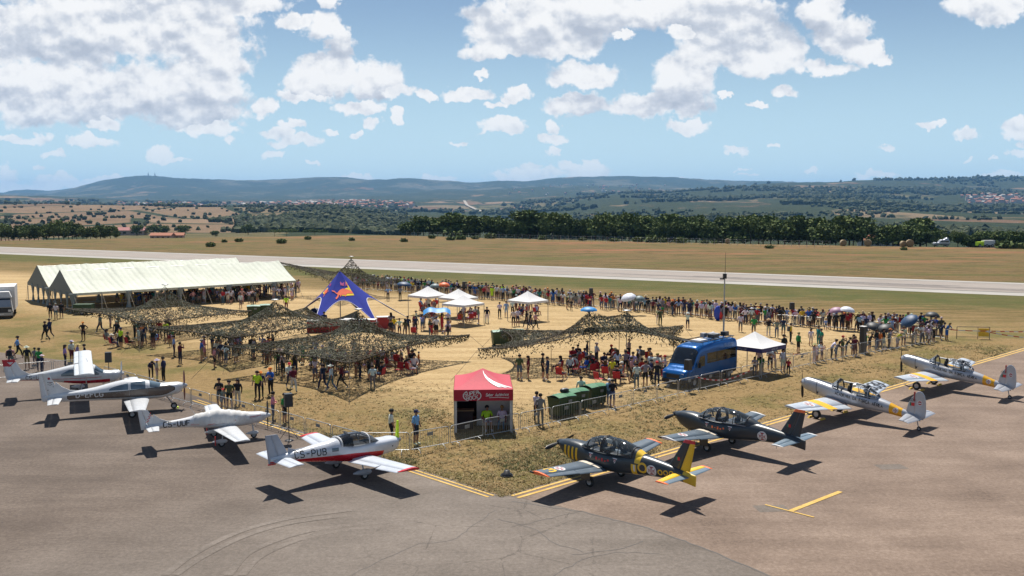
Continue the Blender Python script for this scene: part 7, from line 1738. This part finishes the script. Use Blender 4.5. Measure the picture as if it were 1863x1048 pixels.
for (px, py, f, top, bot, ln_, hd_, hc_, pose, h, lab) in FRONT:
    if lab is None: continue
    p = G(px, py)
    if 'crimson' in lab: p = Vector(((-1.35, -.55)[px > 890], 51.5, 0))
    if 'bins' in lab or 'green containers' in lab: p = p
    TAKEN.append((p.x, p.y)); lab2 = ('person, ' + lab) if len(lab.split()) < 16 else lab
    person(p, f, top, bot, ln_, hd_, hc_, pose, h, group='people standing about the enclosure', label=lab2, bag=('rucksack' in lab or 'backpack' in lab))
    if pose == 'sitting': chair(p + Vector((0, .05, 0)), f, 'under the crimson tent')
STD = ['standing', 'standing easy', 'hands on hips', 'arms folded', 'standing', 'holding something up to the face']
def area(poly, n, zone, group, face=None, sit=0.0, ppl=STD, dmin=.6, kids=.12, soft=False, empties=0):
    """n people spread over the ground the photograph shows inside the pixel box"""
    x0, x1, y0, y1 = poly; k = 0; tries = 0
    while k < n and tries < n * 60:
        tries += 1; p = G(random.uniform(x0, x1), random.uniform(y0, y1))
        if not free(p, dmin): continue
        seat = random.random() < sit; f = random.uniform(0, 360) if face is None else face + random.gauss(0, 28)
        hgt = random.uniform(.90, 1.05) if random.random() > kids or seat else random.uniform(.62, .8)
        person(p, f, pose='sitting' if seat else random.choice(ppl), h=hgt, zone=zone, group=group, soft=soft)
        if seat: chair(p, f, zone)
        k += 1
    for _ in range(empties):
        p = G(random.uniform(x0, x1), random.uniform(y0, y1))
        if free(p, .6): chair(p, random.uniform(0, 360), zone)
g_ = 'people in the shade of the nets'
area((700, 772, 660, 684), 13, 'right of nearest net', g_, sit=.9, empties=5); area((640, 700, 655, 694), 14, 'middle of nearest net', g_, sit=.6, empties=5); area((572, 640, 655, 692), 15, 'under nearest net, left', g_, sit=.25, empties=2)
area((500, 572, 650, 690), 11, 'left of nearest net', g_, sit=0)
area((365, 445, 640, 672), 15, 'under broad net, left', g_, sit=.05); area((445, 505, 640, 668), 9, 'under broad net, right', g_, sit=.1)
area((245, 315, 612, 634), 17, 'under far left net', g_, sit=.2, empties=2); area((188, 236, 620, 634), 6, 'beside far left net', g_, sit=.5, ppl=['standing', 'bending forward'])
area((1035, 1085, 656, 684), 13, 'under twin-peaked net, left', g_, sit=.75, empties=4); area((1085, 1150, 656, 704), 16, 'under twin-peaked net, right', g_, sit=.55, empties=5); area((1150, 1212, 660, 696), 11, 'left of blue van', g_, sit=.35, empties=4); area((1015, 1040, 676, 698), 3, 'before twin-peaked net, left', g_, sit=.8)
g2 = 'people around the white canopies'
area((748, 822, 590, 616), 19, 'near blue cloth shelter', g2, sit=.15); area((835, 880, 572, 590), 9, 'beside front white canopy', g2, sit=.75, empties=4); area((765, 800, 560, 575), 6, 'under left white canopy', g2, sit=.6, empties=2); area((932, 984, 562, 580), 12, 'under lone white canopy', g2, sit=.35, empties=3); area((708, 745, 600, 622), 6, 'right of red counters', g2)
area((1345, 1440, 668, 684), 7, 'beneath violet-edged canopy', 'people at the violet-edged canopy', face=-120, ppl=['standing', 'arms folded', 'bending forward'])
# rows along the barriers: people face outward over the rail
def row(p0, p1, n, zone, group, face, soft=False, jit=.35, ppl=STD, kids=.1):
    a, b = G(*p0), G(*p1)
    for k in range(n):
        u = (k + random.uniform(.15, .85)) / n; p = a + (b - a) * u + Vector((random.gauss(0, .1), random.gauss(0, jit), 0))
        if not free(p, .34): p += Vector((.3, -.45, 0))
        person(p, face + random.gauss(0, 25), pose=random.choice(ppl), h=random.uniform(.9, 1.05) if random.random() > kids else random.uniform(.62, .8), zone=zone, group=group, soft=soft)
LN = ['leaning on the barrier', 'leaning on the barrier', 'standing', 'standing easy', 'holding something up to the face']
g3 = 'spectators lining the right barriers'
row((1470, 662), (1500, 655), 3, 'barrier row, left end', g3, -50, ppl=LN); row((1510, 655), (1556, 646), 6, 'left of column speaker', g3, -50, ppl=LN)
row((1576, 641), (1640, 632), 9, 'right of column speaker', g3, -50, ppl=LN); row((1645, 630), (1714, 617), 11, 'at enclosure right corner', g3, -50, ppl=LN)
g4 = 'spectators along the runway side fence'
for (x0, x1, n, zn) in ((1640, 1716, 9, 'at the far fence near the right corner'), (1560, 1640, 12, 'at the far fence behind the black umbrellas'), (1490, 1560, 10, 'at the far fence below the pink umbrella'), (1380, 1430, 9, 'at the far fence left of the right loudspeaker'), (1330, 1380, 9, 'at the far fence behind the green shirt')):
    fy = lambda x: 547 + (x - 950) * .0875 - 1.5
    row((x0, fy(x0)), (x1, fy(x1)), n, zn, g4, 72, soft=True); row((x0, fy(x0) + 5), (x1, fy(x1) + 5), int(n * .6), '', '', 72, soft=True, jit=.6)
print('people', NP[0])
for (x0, x1, n) in ((1440, 1490, 10), (1200, 1330, 27), (1090, 1200, 22), (980, 1080, 20), (860, 980, 26), (760, 860, 20), (640, 760, 32)):
    row((x0, fy(x0)), (x1, fy(x1)), n, '', '', 72, soft=True); row((x0, fy(x0) + 4), (x1, fy(x1) + 4), int(n * .7), '', '', 72, soft=True, jit=.6)
area((1345, 1400, 583, 590), 10, '', '', 72, soft=True, dmin=.4); area((1600, 1700, 600, 608), 9, '', '', 72, soft=True, dmin=.4)
area((300, 470, 538, 554), 58, '', '', -60, soft=True, dmin=.5); area((430, 545, 531, 546), 46, '', '', -60, soft=True, dmin=.5); area((205, 310, 545, 560), 26, '', '', -60, soft=True, dmin=.5); area((1030, 1075, 560, 566), 6, '', '', 60, sit=0, soft=True, dmin=.4)
# those farthest away are one mass
VV, FF, CC, off_n = [], [], [], 0
def bake(me, M_, cols, idx_by_poly=True):
    global off_n
    co = np.empty(len(me.vertices) * 3); me.vertices.foreach_get('co', co); co = co.reshape(-1, 3); A = np.array(M_); co = co @ A[:3, :3].T + A[:3, 3]; VV.append(co)
    for p in me.polygons: FF.append([off_n + i for i in p.vertices]); CC.append(cols[p.material_index])
    off_n += len(co)
for me, hm, hp, p, face, h, pr in crowd_soft:
    M_ = Matrix.Translation(p) @ Matrix.Rotation(math.radians(face), 4, 'Z') @ Matrix.Diagonal((h * 1.15, h * 1.15, h, 1))
    bake(me, M_, [pr['skin_color'], pr['top_color'], pr['bottom_color'], pr['shin_color'], pr['shoe_color'], pr['sleeve_color']]); bake(hm, M_ @ Matrix.Translation(hp), [pr['hair']])
me = bpy.data.meshes.new('crowd'); me.from_pydata(np.concatenate(VV).tolist(), [], FF); at_ = me.attributes.new('tint', 'FLOAT_COLOR', 'FACE')
at_.data.foreach_set('color', np.array([list(c) + [1.0] for c in CC], dtype=np.float32).ravel()); me.materials.append(attr_mat('crowd_clothes_and_skin', 'tint', kind='GEOMETRY'))
me.polygons.foreach_set('use_smooth', [True] * len(me.polygons))
o = bpy.data.objects.new('crowd', me); COL.objects.link(o); tag(o, 'dense distant crowd lining the runway fence and shaded under the marquee', 'crowd', kind='stuff')
# ------------------------------------------------------------------ trees
def leafm(n, a, b): k = Mat(n, .85, 0, .15); oi = k.nt.nodes.new('ShaderNodeObjectInfo'); k.color(k.mix(X(k.nt, oi.outputs['Random']) * .75, k.ramp(k.noise(.9, 4, .7), [(.35, a), (.65, b)]), tuple(v * 1.15 for v in b))); return k.m
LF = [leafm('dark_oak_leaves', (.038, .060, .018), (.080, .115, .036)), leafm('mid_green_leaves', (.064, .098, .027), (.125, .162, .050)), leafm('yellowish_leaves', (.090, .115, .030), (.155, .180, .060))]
M_BARK = plain('grey_brown_bark', (.085, .062, .045), .95)
def crown_mesh(seed, n=1500, shape='oak'):
    r = np.random.default_rng(seed); blobs = []
    k = 13 if shape == 'oak' else 9
    for i in range(k):
        a = r.random() * 6.28; q = r.random() ** .6
        if shape == 'pine': blobs.append((math.cos(a) * q * 1.0, math.sin(a) * q * 1.0, .78 + .05 * r.random(), .30, .13))
        elif shape == 'tall': z = .22 + .68 * (i / k); blobs.append((math.cos(a) * q * .28 * (1.15 - z), math.sin(a) * q * .28 * (1.15 - z), z, .20 + .12 * (1 - z) , .15))
        else: z = .30 + .52 * r.random(); w = .42 * math.sqrt(max(.1, 1 - ((z - .48) / .48) ** 2)); blobs.append((math.cos(a) * q * w, math.sin(a) * q * w, z, .17 + .10 * r.random(), .14 + .06 * r.random()))
    P, sh = [], []
    for j in range(n):
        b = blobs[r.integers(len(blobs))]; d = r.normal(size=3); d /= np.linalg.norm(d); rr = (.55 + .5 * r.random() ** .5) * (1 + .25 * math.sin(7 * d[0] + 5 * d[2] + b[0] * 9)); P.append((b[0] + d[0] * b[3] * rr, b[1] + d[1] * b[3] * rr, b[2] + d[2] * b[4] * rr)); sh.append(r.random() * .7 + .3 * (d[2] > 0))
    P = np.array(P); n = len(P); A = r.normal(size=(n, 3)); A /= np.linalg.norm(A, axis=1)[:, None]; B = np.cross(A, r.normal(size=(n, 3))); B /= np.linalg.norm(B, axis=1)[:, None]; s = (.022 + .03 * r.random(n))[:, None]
    V = np.stack([P - A * s - B * s * .5, P + A * s * .3 - B * s, P + A * s + B * s * .5, P - A * s * .3 + B * s], 1).reshape(-1, 3); mi = np.where(np.array(sh) > .82, 2, np.where(np.array(sh) > .45, 1, 0))  # palest leaves only on clump tops: highlights put into the leaf colour
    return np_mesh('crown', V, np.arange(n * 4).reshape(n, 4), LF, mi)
def trunk_mesh(seed, shape='oak'):
    r = random.Random(seed); m = MB(); top = .72 if shape != 'pine' else .76; m.tube((0, 0, -.06), (.01, 0, .3), .026, .018, 7); m.tube((.01, 0, .3), (0, .02, top), .018, .006, 6)
    for k in range(6): a = r.random() * 6.28; z = .26 + .08 * k if shape != 'pine' else .5 + .03 * k; m.tube((.005, .005, z), (.26 * math.cos(a), .26 * math.sin(a), z + .2), .010, .003, 5)
    return m.mesh('trunk', M_BARK)
KINDS_ = [('oak', s) for s in range(5)] + [('tall', 11), ('tall', 12), ('pine', 21)]
CR = [(crown_mesh(s + 1, 1700 if k != 'pine' else 1300, k), trunk_mesh(s, k)) for k, s in KINDS_]
def tree(x, y, h, w, kind, label, group, z=None):
    z = ground_z(x, y) if z is None else z; t = thing('pine_tree' if kind == 7 else 'broadleaf_tree', label, 'tree', (x, y, z), random.random() * 6.28, group); t.scale = (w, w, h)
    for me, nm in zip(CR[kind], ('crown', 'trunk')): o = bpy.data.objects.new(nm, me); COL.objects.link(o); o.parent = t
    return t
def hedge_band(px0, px1, n, ytop, ybase, group, side, dist0, spread, desc):
    for i in range(n):
        u = (i + random.uniform(.2, .8)) / n; px = px0 + (px1 - px0) * u; d = dist0(px) + random.uniform(0, spread); x = (px - 931.5) / 1750 * d
        top = np.interp(px, ytop[0], ytop[1]) + random.choice([-5, -2, 0, 3, 6, 12]); z = ground_z(x, d); zt = CAM_H - (top - 365) / 1750 * d; h = max(3.5, (zt - z) / .93); w = h * random.uniform(.8, 1.2); kd = random.choice([0, 1, 2, 3, 4, 0, 2, 5]) if desc != 'wood' else random.choice([0, 1, 2, 3, 4])
        size = 'tall' if h > 12.5 else ('low' if h < 8.5 else 'middling'); form = 'narrow' if w / h < .95 else ('spreading' if w / h > 1.12 else 'rounded')
        if kd == 5: form = 'poplar-like'; w *= 1.5
        tree(x, d, h, w, kd, f'{size} {form} tree, {ORD[i % 50]} from left, {side}', group, z)
        TOPX.append((px, top))
TOPX = []
d_edge = lambda px: CAM_H * 1750 / (float(edge_y(px)) - 365)
hedge_band(738, 1075, 26, ([738, 790, 810, 840, 900, 985, 1010, 1075], [405, 392, 388, 396, 397, 384, 396, 392]), 0, 'tree belt beyond the runway', 'left third of the long tree belt', lambda px: d_edge(px) + 8, 22, 'belt')
hedge_band(1075, 1320, 20, ([1075, 1090, 1110, 1150, 1215, 1260, 1320], [384, 382, 395, 392, 393, 397, 396]), 0, 'tree belt beyond the runway', 'middle third of the long tree belt', lambda px: d_edge(px) + 8, 22, 'belt')
hedge_band(1320, 1575, 20, ([1320, 1400, 1450, 1470, 1560, 1575], [397, 396, 395, 394, 393, 405]), 0, 'tree belt beyond the runway', 'right third of the long tree belt', lambda px: d_edge(px) + 6, 22, 'belt')
hedge_band(1580, 1860, 22, ([1580, 1610, 1640, 1660, 1690, 1710, 1750, 1800, 1860], [430, 424, 402, 398, 412, 425, 424, 426, 424]), 0, 'scattered trees at the right edge of the field', 'scattered trees at far right', lambda px: d_edge(px) + 10, 40, 'belt')
hedge_band(-30, 215, 28, ([-30, 40, 90, 120, 160, 200, 215], [411, 412, 408, 403, 413, 414, 420]), 0, 'small wood at the left', 'small wood at far left', lambda px: d_edge(px) + 12, 26, 'wood')
for px, top, d, k, lb in ((250, 410, 620, 1, 'lone bushy tree just right of the small wood'), (280, 409, 640, 2, 'bushy tree behind the red-roofed shed'), (300, 410, 655, 0, 'rounded tree in the row right of the shed'), (335, 411, 650, 3, 'dark tree above the pink-roofed farm buildings'), (392, 420, 560, 1, 'small dark tree in front of the olive field'), (452, 408, 700, 2, 'dark tree at the edge of the green wood'), (500, 418, 520, 7, 'left umbrella pine at the top of the plateau edge'), (522, 417, 500, 7, 'right umbrella pine at the top of the plateau edge'), (573, 418, 520, 7, 'small umbrella pine right of the pair'), (740, 406, 360, 1, 'lone dark tree at the left tip of the long belt')):
    x = (px - 931.5) / 1750 * d; z = ground_z(x, d); zt = CAM_H - (top - 365) / 1750 * d; h = max(4.0, (zt - z) / .9); tree(x, d, h, h * (1.2 if k != 7 else 1.1), k, lb, 'trees standing apart beyond the runway', z)
# ------------------------------------------------------------------ woods and orchards on the hills: uncountable, one mass each
def ico():
    bm = bmesh.new(); bmesh.ops.create_icosphere(bm, subdivisions=1, radius=1.0); V = np.array([v.co[:] for v in bm.verts]); F = np.array([[v.index for v in f.verts] for f in bm.faces]); bm.free(); return V, F
IV, IF = ico()
def blobs(name, pts, label, mats):
    n = len(pts); pts = np.array(pts); r = pts[:, 3][:, None, None]; J = 1 + rng.normal(0, .26, (n, len(IV), 1)); V = IV[None] * r * J * np.array([1, 1, .95]) + pts[:, None, :3] + np.array([0, 0, .55]) * r
    F = (IF[None] + (np.arange(n) * len(IV))[:, None, None]).reshape(-1, 3); mi = np.repeat(rng.integers(0, len(mats), n), len(IF))
    o = np_obj(name, V.reshape(-1, 3), F, mats, mi); tag(o, label, 'woodland', kind='stuff')
FM = [leafm('distant_dark_foliage', (.010, .019, .008), (.022, .034, .013)), leafm('distant_green_foliage', (.022, .034, .013), (.045, .058, .022)), leafm('distant_olive_foliage', (.04, .05, .024), (.07, .078, .036))]
pts = []
def scatter(n, pxr, dr, f, rad):
    k = 0; tr_ = 0
    while k < n and tr_ < n * 12:
        tr_ += 1; px = random.uniform(*pxr); d = math.exp(random.uniform(math.log(dr[0]), math.log(dr[1]))); x = (px - 931.5) / 1750 * d
        if not f(px, d, x): continue
        pts.append((x, d, ground_z(x, d), random.uniform(*rad) * (1 + d / 9000))); k += 1
nz_ = lambda x, d, s, sd: float(fbm(np.array([x / s]), np.array([d / s]), 3, sd)[0])
scatter(420, (-60, 480), (900, 3000), lambda px, d, x: nz_(x, d, 170, 4) > .20, (2.6, 4.6)); scatter(700, (470, 740), (1000, 3000), lambda px, d, x: nz_(x, d, 260, 4) > -.02, (2.6, 4.4))
scatter(1700, (430, 760), (850, 2000), lambda px, d, x: nz_(x, d, 300, 5) > -.14, (2.4, 4.0))
scatter(300, (-60, 480), (900, 2600), lambda px, d, x: True, (1.8, 3.0))
scatter(2200, (900, 1880), (700, 2600), lambda px, d, x: nz_(x, d, 260, 6) > -.08, (2.8, 4.6))
scatter(2400, (1050, 1900), (2600, 6600), lambda px, d, x: nz_(x, d, 520, 7) > -.02, (4.5, 8.0))
scatter(1200, (-40, 1100), (3000, 5600), lambda px, d, x: nz_(x, d, 520, 8) > .03, (4.5, 8.0))
blobs('woodland', pts, 'scattered woods, orchards and hedges over the valley and hills', FM)
# ------------------------------------------------------------------ town and villages
M_TILE = plain('terracotta_roof', (.33, .13, .075), .9); M_WALLS = plain('pale_rendered_wall', (.46, .43, .39), .9); M_WALLP = plain('pinkish_wall', (.40, .30, .25), .9)
def town(name, n, pxr, dr, label):
    m = MB()
    for _ in range(n):
        d = random.uniform(*dr); px = random.triangular(pxr[0], pxr[1], (pxr[0] + pxr[1]) / 2 + (pxr[1] - pxr[0]) * .1); x = (px - 931.5) / 1750 * d; z = ground_z(x, d); w, l, h = random.uniform(9, 20), random.uniform(9, 16), random.choice([5, 6, 7, 9, 12, 15]); rz = random.uniform(0, 3.1)
        m.box((x, d, z + h / 2), (w, l, h), rz, mi=random.choice([0, 0, 1])); R = Matrix.Rotation(rz, 3, 'Z'); c = Vector((x, d, z + h)); q = [c + R @ Vector(v) for v in ((-w / 2 - .4, -l / 2 - .4, 0), (w / 2 + .4, -l / 2 - .4, 0), (w / 2 + .4, l / 2 + .4, 0), (-w / 2 - .4, l / 2 + .4, 0), (-w / 2, 0, 2.6), (w / 2, 0, 2.6))]
        m.add(q, [(0, 1, 5, 4), (2, 3, 4, 5), (0, 4, 3), (1, 2, 5)], 2 if random.random() < .75 else 0)
    o = m.build(name, [M_WALLS, M_WALLP, M_TILE]); tag(o, label, 'town', kind='stuff')
town('distant_town', 420, (420, 780), (3650, 4700), 'pale town with red roofs spread below the long mountain'); town('distant_town', 90, (200, 420), (3700, 4300), 'thin outskirts with white sheds left of the town'); town('distant_village', 90, (1730, 1880), (3300, 4000), 'village of white walls and red roofs at the right'); town('distant_village', 60, (900, 1280), (6500, 9800), 'scattered white hamlets high on the mountainside')
def house(label, px, d, w, l, h, rz, wall, roof, name='farm_building', wins=4):
    x = (px - 931.5) / 1750 * d; z = ground_z(x, d); t = thing(name, label, 'building', (x, d, z), rz); m = MB(); m.box((0, 0, h / 2 - 1), (w, l, h + 2)); m.build('wall', wall, t)
    m = MB(); m.add([(-w / 2 - .4, -l / 2 - .5, h), (w / 2 + .4, -l / 2 - .5, h), (w / 2 + .4, l / 2 + .5, h), (-w / 2 - .4, l / 2 + .5, h), (-w / 2 - .4, 0, h + l * .22), (w / 2 + .4, 0, h + l * .22)], [(0, 1, 5, 4), (2, 3, 4, 5), (0, 4, 3), (1, 2, 5)]); m.build('roof', roof, t)
    for k in range(wins): m = MB(); m.box((-w / 2 + w * (k + .5) / wins, -l / 2 - .03, h * .55), (w / wins * .4, .1, h * .35)); m.build('window', M_VGL, t)
house('long red-roofed shed in the brown fields at left', 238, 640, 20, 9, 3.4, .1, M_WALLP, plain('rusty_red_sheet_roof', (.24, .045, .04), .7)); house('pink farm building at the plateau edge, left of its pair', 296, 420, 9, 5, 2.0, 0, M_WALLP, M_TILE); house('pink farm building at the plateau edge, right of its pair', 320, 425, 7, 5, 2.0, .2, M_WALLP, M_TILE)
house('white house with broad orange-pink tiled roof among the right-hand trees', 1600, 330, 13, 8, 2.6, -.12, M_WALLS, M_TILE, 'house'); house('low tiled barn at far right among the scattered trees', 1812, 330, 13, 7, 1.8, .1, M_WALLP, M_TILE); house('small gabled house left of the tiled barn at far right', 1783, 345, 7, 6, 2.6, .5, M_WALLS, M_TILE, 'house', 2)
# masts on the summit
for i, (px, lb) in enumerate(((274, 'left one of the two tiny towers on the summit'), (286, 'right one of the two tiny towers on the summit'))):
    d = 12600; x = (px - 931.5) / 1750 * d; z = ground_z(x, d); t = thing('summit_tower', lb, 'tower', (x, d, z - 5)); m = MB(); m.tube((0, 0, 0), (0, 0, 42), 9, 6, 8); m.build('tower_shaft', M_WALLS, t); m = MB(); m.tube((0, 0, 42), (0, 0, 62), 2.5, 1.5, 6); m.build('aerial', M_STEEL, t)
# road across the valley
M_ROADP = plain('pale_far_road', (.30, .26, .21), .9)
m = MB(); pr = []
for px, d in ((845, 5000), (850, 4500), (862, 4200), (875, 3900), (885, 3600), (905, 3300)):
    x = (px - 931.5) / 1750 * d; pr.append((x, d))
Lq = []
for (x, d) in pr: z = ground_z(x, d) + 6; Lq += [(x - 7, d, z), (x + 7, d, z)]
m.add(Lq, [(2 * i, 2 * i + 1, 2 * i + 3, 2 * i + 2) for i in range(len(pr) - 1)]); structure(m.build('road', M_ROADP))
# ------------------------------------------------------------------ hay bales, vehicles, fence and shrubs beyond the runway
M_HAY = plain('straw_bale', (.27, .19, .10), .95, bump=.05)
for px, py, r_, lb in ((1324, 441, .75, 'round hay bale at the left of the row by the tree belt'), (1534, 444.5, .85, 'round hay bale below the dark end of the tree belt'), (1579, 445, .95, 'round hay bale in front of the pink-roofed house'), (1643, 446, .8, 'half-hidden hay bale left of its neighbour under the big tree'), (1655, 447, 1.0, 'round hay bale under the big tree')):
    t = thing('hay_bale', lb, 'hay bale', G(px, py) if G(px, py).y < d_edge(px) else GD(px, py, d_edge(px) - 2) * 1.0, random.uniform(-.6, .6), 'round hay bales'); t.location.z = 0; m = MB(); M_ = Matrix.Translation((0, 0, r_)) @ Matrix.Rotation(math.pi / 2, 4, 'X'); m.lathe([(.001, -.6), (r_ * .9, -.6), (r_, -.5), (r_, .5), (r_ * .9, .6), (.001, .6)], 14, M_); m.build('bale', M_HAY, t)
    m = MB(); m.lathe([(r_ * 1.01, -.2), (r_ * 1.01, .2)], 14, M_); m.build('net_wrap', M_ROPE, t)
def car(label, p, rz, paint_, L=4.2, green=False):
    t = thing('parked_car', label, 'car', p, rz); B = Body([(-L / 2, .85, .80, .30, .3, 5), (-L / 2 + .2, .85, .84, .90, .4, 5), (-.3, .85, .85, .98, .4, 5), (.35, .85, .85, .92, .4, 5), (.9, .85, .84, .22, .4, 5), (L / 2 - .1, .8, .8, .16, .35, 5), (L / 2, .75, .7, .08, .25, 5)])
    m = MB(); B.mesh(m, -L / 2, L / 2, 30, 20); m.build('body', paint_, t)
    for s_ in (1, -1):
        face_panel(B, s_, (.45, -L / 2 + .3), lambda x: 1.15, lambda x: 1.58, M_VGL, 'side_window', t)
        for x in (-L * .3, L * .32): wheel('wheel', t, (x, s_ * .8, .33), .33, .2)
car('pale silver estate car parked at the field edge on the right', GD(1712, 449, 262) * 1.0, math.radians(175), M_SILVER)
bpy.data.objects['parked_car'].location.z = 0
dz = thing('farm_machine', 'yellow and white machine with a covered load beside the barn at right', 'machine', (GD(1782, 450, 258).x, 258, 0), .1); m = MB(); m.box((0, 0, .9), (1.6, 1.4, 1.0)); m.build('engine_cover', M_NEON, dz); m = MB(); m.box((2.4, 0, 1.2), (3.0, 1.6, 1.2)); m.build('covered_load', M_LWHITE, dz)
for x in (-.4, 1.6, 3.2): wheel('wheel', dz, (x, -.8, .4), .4, .25)
dj = thing('dark_jeep', 'dark vehicle half hidden by the shrubs in front of the belt', 'car', (GD(1226, 442, 285).x, 285, 0), 0); m = MB(); m.box((0, 0, .8), (3.6, 1.6, .9)); m.build('body', M_BLACK, dj); m = MB(); m.box((-.3, 0, 1.4), (2.0, 1.5, .6), top=.85); m.build('cabin', M_VGL, dj)
for x in (-1.2, 1.2): wheel('wheel', dj, (x, -.75, .35), .35, .22)
def shrub_mesh(seed):
    r = np.random.default_rng(seed); n = 260; d = r.normal(size=(n, 3)); d /= np.linalg.norm(d, axis=1)[:, None]; P = d * (.4 + .6 * r.random((n, 1))) * np.array([1, 1, .6]) + np.array([0, 0, .45]); A = r.normal(size=(n, 3)) * .13; B = r.normal(size=(n, 3)) * .13
    return np_mesh('foliage', np.stack([P - A, P - B, P + A, P + B], 1).reshape(-1, 3), np.arange(n * 4).reshape(n, 4), LF[:2] + [LF[2]], r.integers(0, 3, n))
SHR = [shrub_mesh(s) for s in range(3)]
SP = [(383, 449, 1.4), (408, 441, .9), (435, 440, 1.3), (512, 443, 1.6), (735, 440, 1.2), (786, 434, 1.2), (820, 437, 1.6), (838, 436, 1.8), (865, 435, 1.3), (892, 432, 2.2), (987, 434, 1.5), (1118, 438, 1.6), (1160, 440, 1.8), (1185, 440, 2.2), (1238, 440, 2.0), (1282, 440, 1.3), (1300, 443, 1.0), (1400, 452, 1.2), (1644, 455, .9), (1829, 452, 2.6), (1858, 449, 2.0), (560, 436, 1.2), (640, 438, 1.0), (1060, 436, 1.2), (1205, 439, 1.5)]
for i, (px, py, r_) in enumerate(SP):
    p = G(px, py); p = p if p.y < d_edge(px) else Vector(((px - 931.5) / 1750 * (d_edge(px) - 3), d_edge(px) - 3, 0)); p.z = -.05
    o = bpy.data.objects.new('shrub', SHR[i % 3]); COL.objects.link(o); o.location = p; o.scale = (r_, r_, r_ * random.uniform(.7, 1)); tag(o, f'{"large" if r_ > 1.7 else ("small" if r_ < 1.15 else "medium")} green shrub, {ORD[sorted(q[0] for q in SP).index(px)]} from the left on the heath beyond the runway', 'shrub', 'shrubs on the heath beyond the runway')
pf = thing('perimeter_fence', 'thin wire fence on slim posts in front of the tree belt', 'fence', (0, 0, 0)); wr_ = MB(); prev = None
for k in range(56):
    px = 740 + k * 14; d = d_edge(px) - 14; p = Vector(((px - 931.5) / 1750 * d, d, 0)); m = MB(); m.tube(p, p + Vector((0, 0, 1.9)), .05, n=4); m.build('post', M_TPOLE, pf)
    if prev is not None:
        for z in (.5, 1.1, 1.75): wr_.tube(prev + Vector((0, 0, z)), p + Vector((0, 0, z)), .012, n=3, cap=False)
    prev = p
wr_.build('wire', M_TPOLE, pf)['kind'] = 'stuff'
# ------------------------------------------------------------------ grass: tufts along the verges and over the near field
def tufts(n, fn, name, label, mats, hh):
    P = []
    while len(P) < n:
        p = fn()
        if p is not None: P.append(p)
    P = np.array(P); n = len(P); k = 5; P = np.repeat(P, k, 0) + rng.normal(0, .07, (n * k, 2)); N = len(P); a = rng.random(N) * 6.28; w = .012 + .018 * rng.random(N); h = hh * (.4 + rng.random(N)); lx, ly = rng.normal(0, .09, N), rng.normal(0, .09, N)
    V = np.zeros((N, 3, 3)); V[:, 0, 0] = P[:, 0] - np.cos(a) * w; V[:, 0, 1] = P[:, 1] - np.sin(a) * w; V[:, 1, 0] = P[:, 0] + np.cos(a) * w; V[:, 1, 1] = P[:, 1] + np.sin(a) * w; V[:, 2, 0] = P[:, 0] + lx; V[:, 2, 1] = P[:, 1] + ly; V[:, 2, 2] = h
    o = np_obj(name, V.reshape(-1, 3), np.arange(N * 3).reshape(N, 3), mats, np.repeat(rng.integers(0, len(mats), n), k)); tag(o, label, 'grass', kind='stuff')
GM = [plain('straw_blades', (.30, .21, .095), .9), plain('pale_straw_blades', (.37, .27, .13), .9), plain('olive_blades', (.15, .135, .05), .9)]
def near_field():
    s = random.random() ** 1.5 * 60; q = random.random() ** 1.4 * 14; side = random.random() < .55; d_ = rd if side else ld; n_in = -(rn) if side else -(ln)
    if not side: s = s * .42
    p = cor + d_ * s + n_in * (q - .10); return (p.x, p.y)
tufts(10000, near_field, 'grass', 'dry straw tufts on the verge inside the yellow lines', GM, .06)
def verge_green():
    while True:
        p = near_field()
        if fbm(np.array([p[0] / 3.5]), np.array([p[1] / 3.5]), 3, 12)[0] > .10: return p
tufts(4500, verge_green, 'grass', 'greener grass patches on the verge inside the yellow lines', [GM[2], plain('green_blades', (.065, .09, .022), .9), GM[0]], .07)
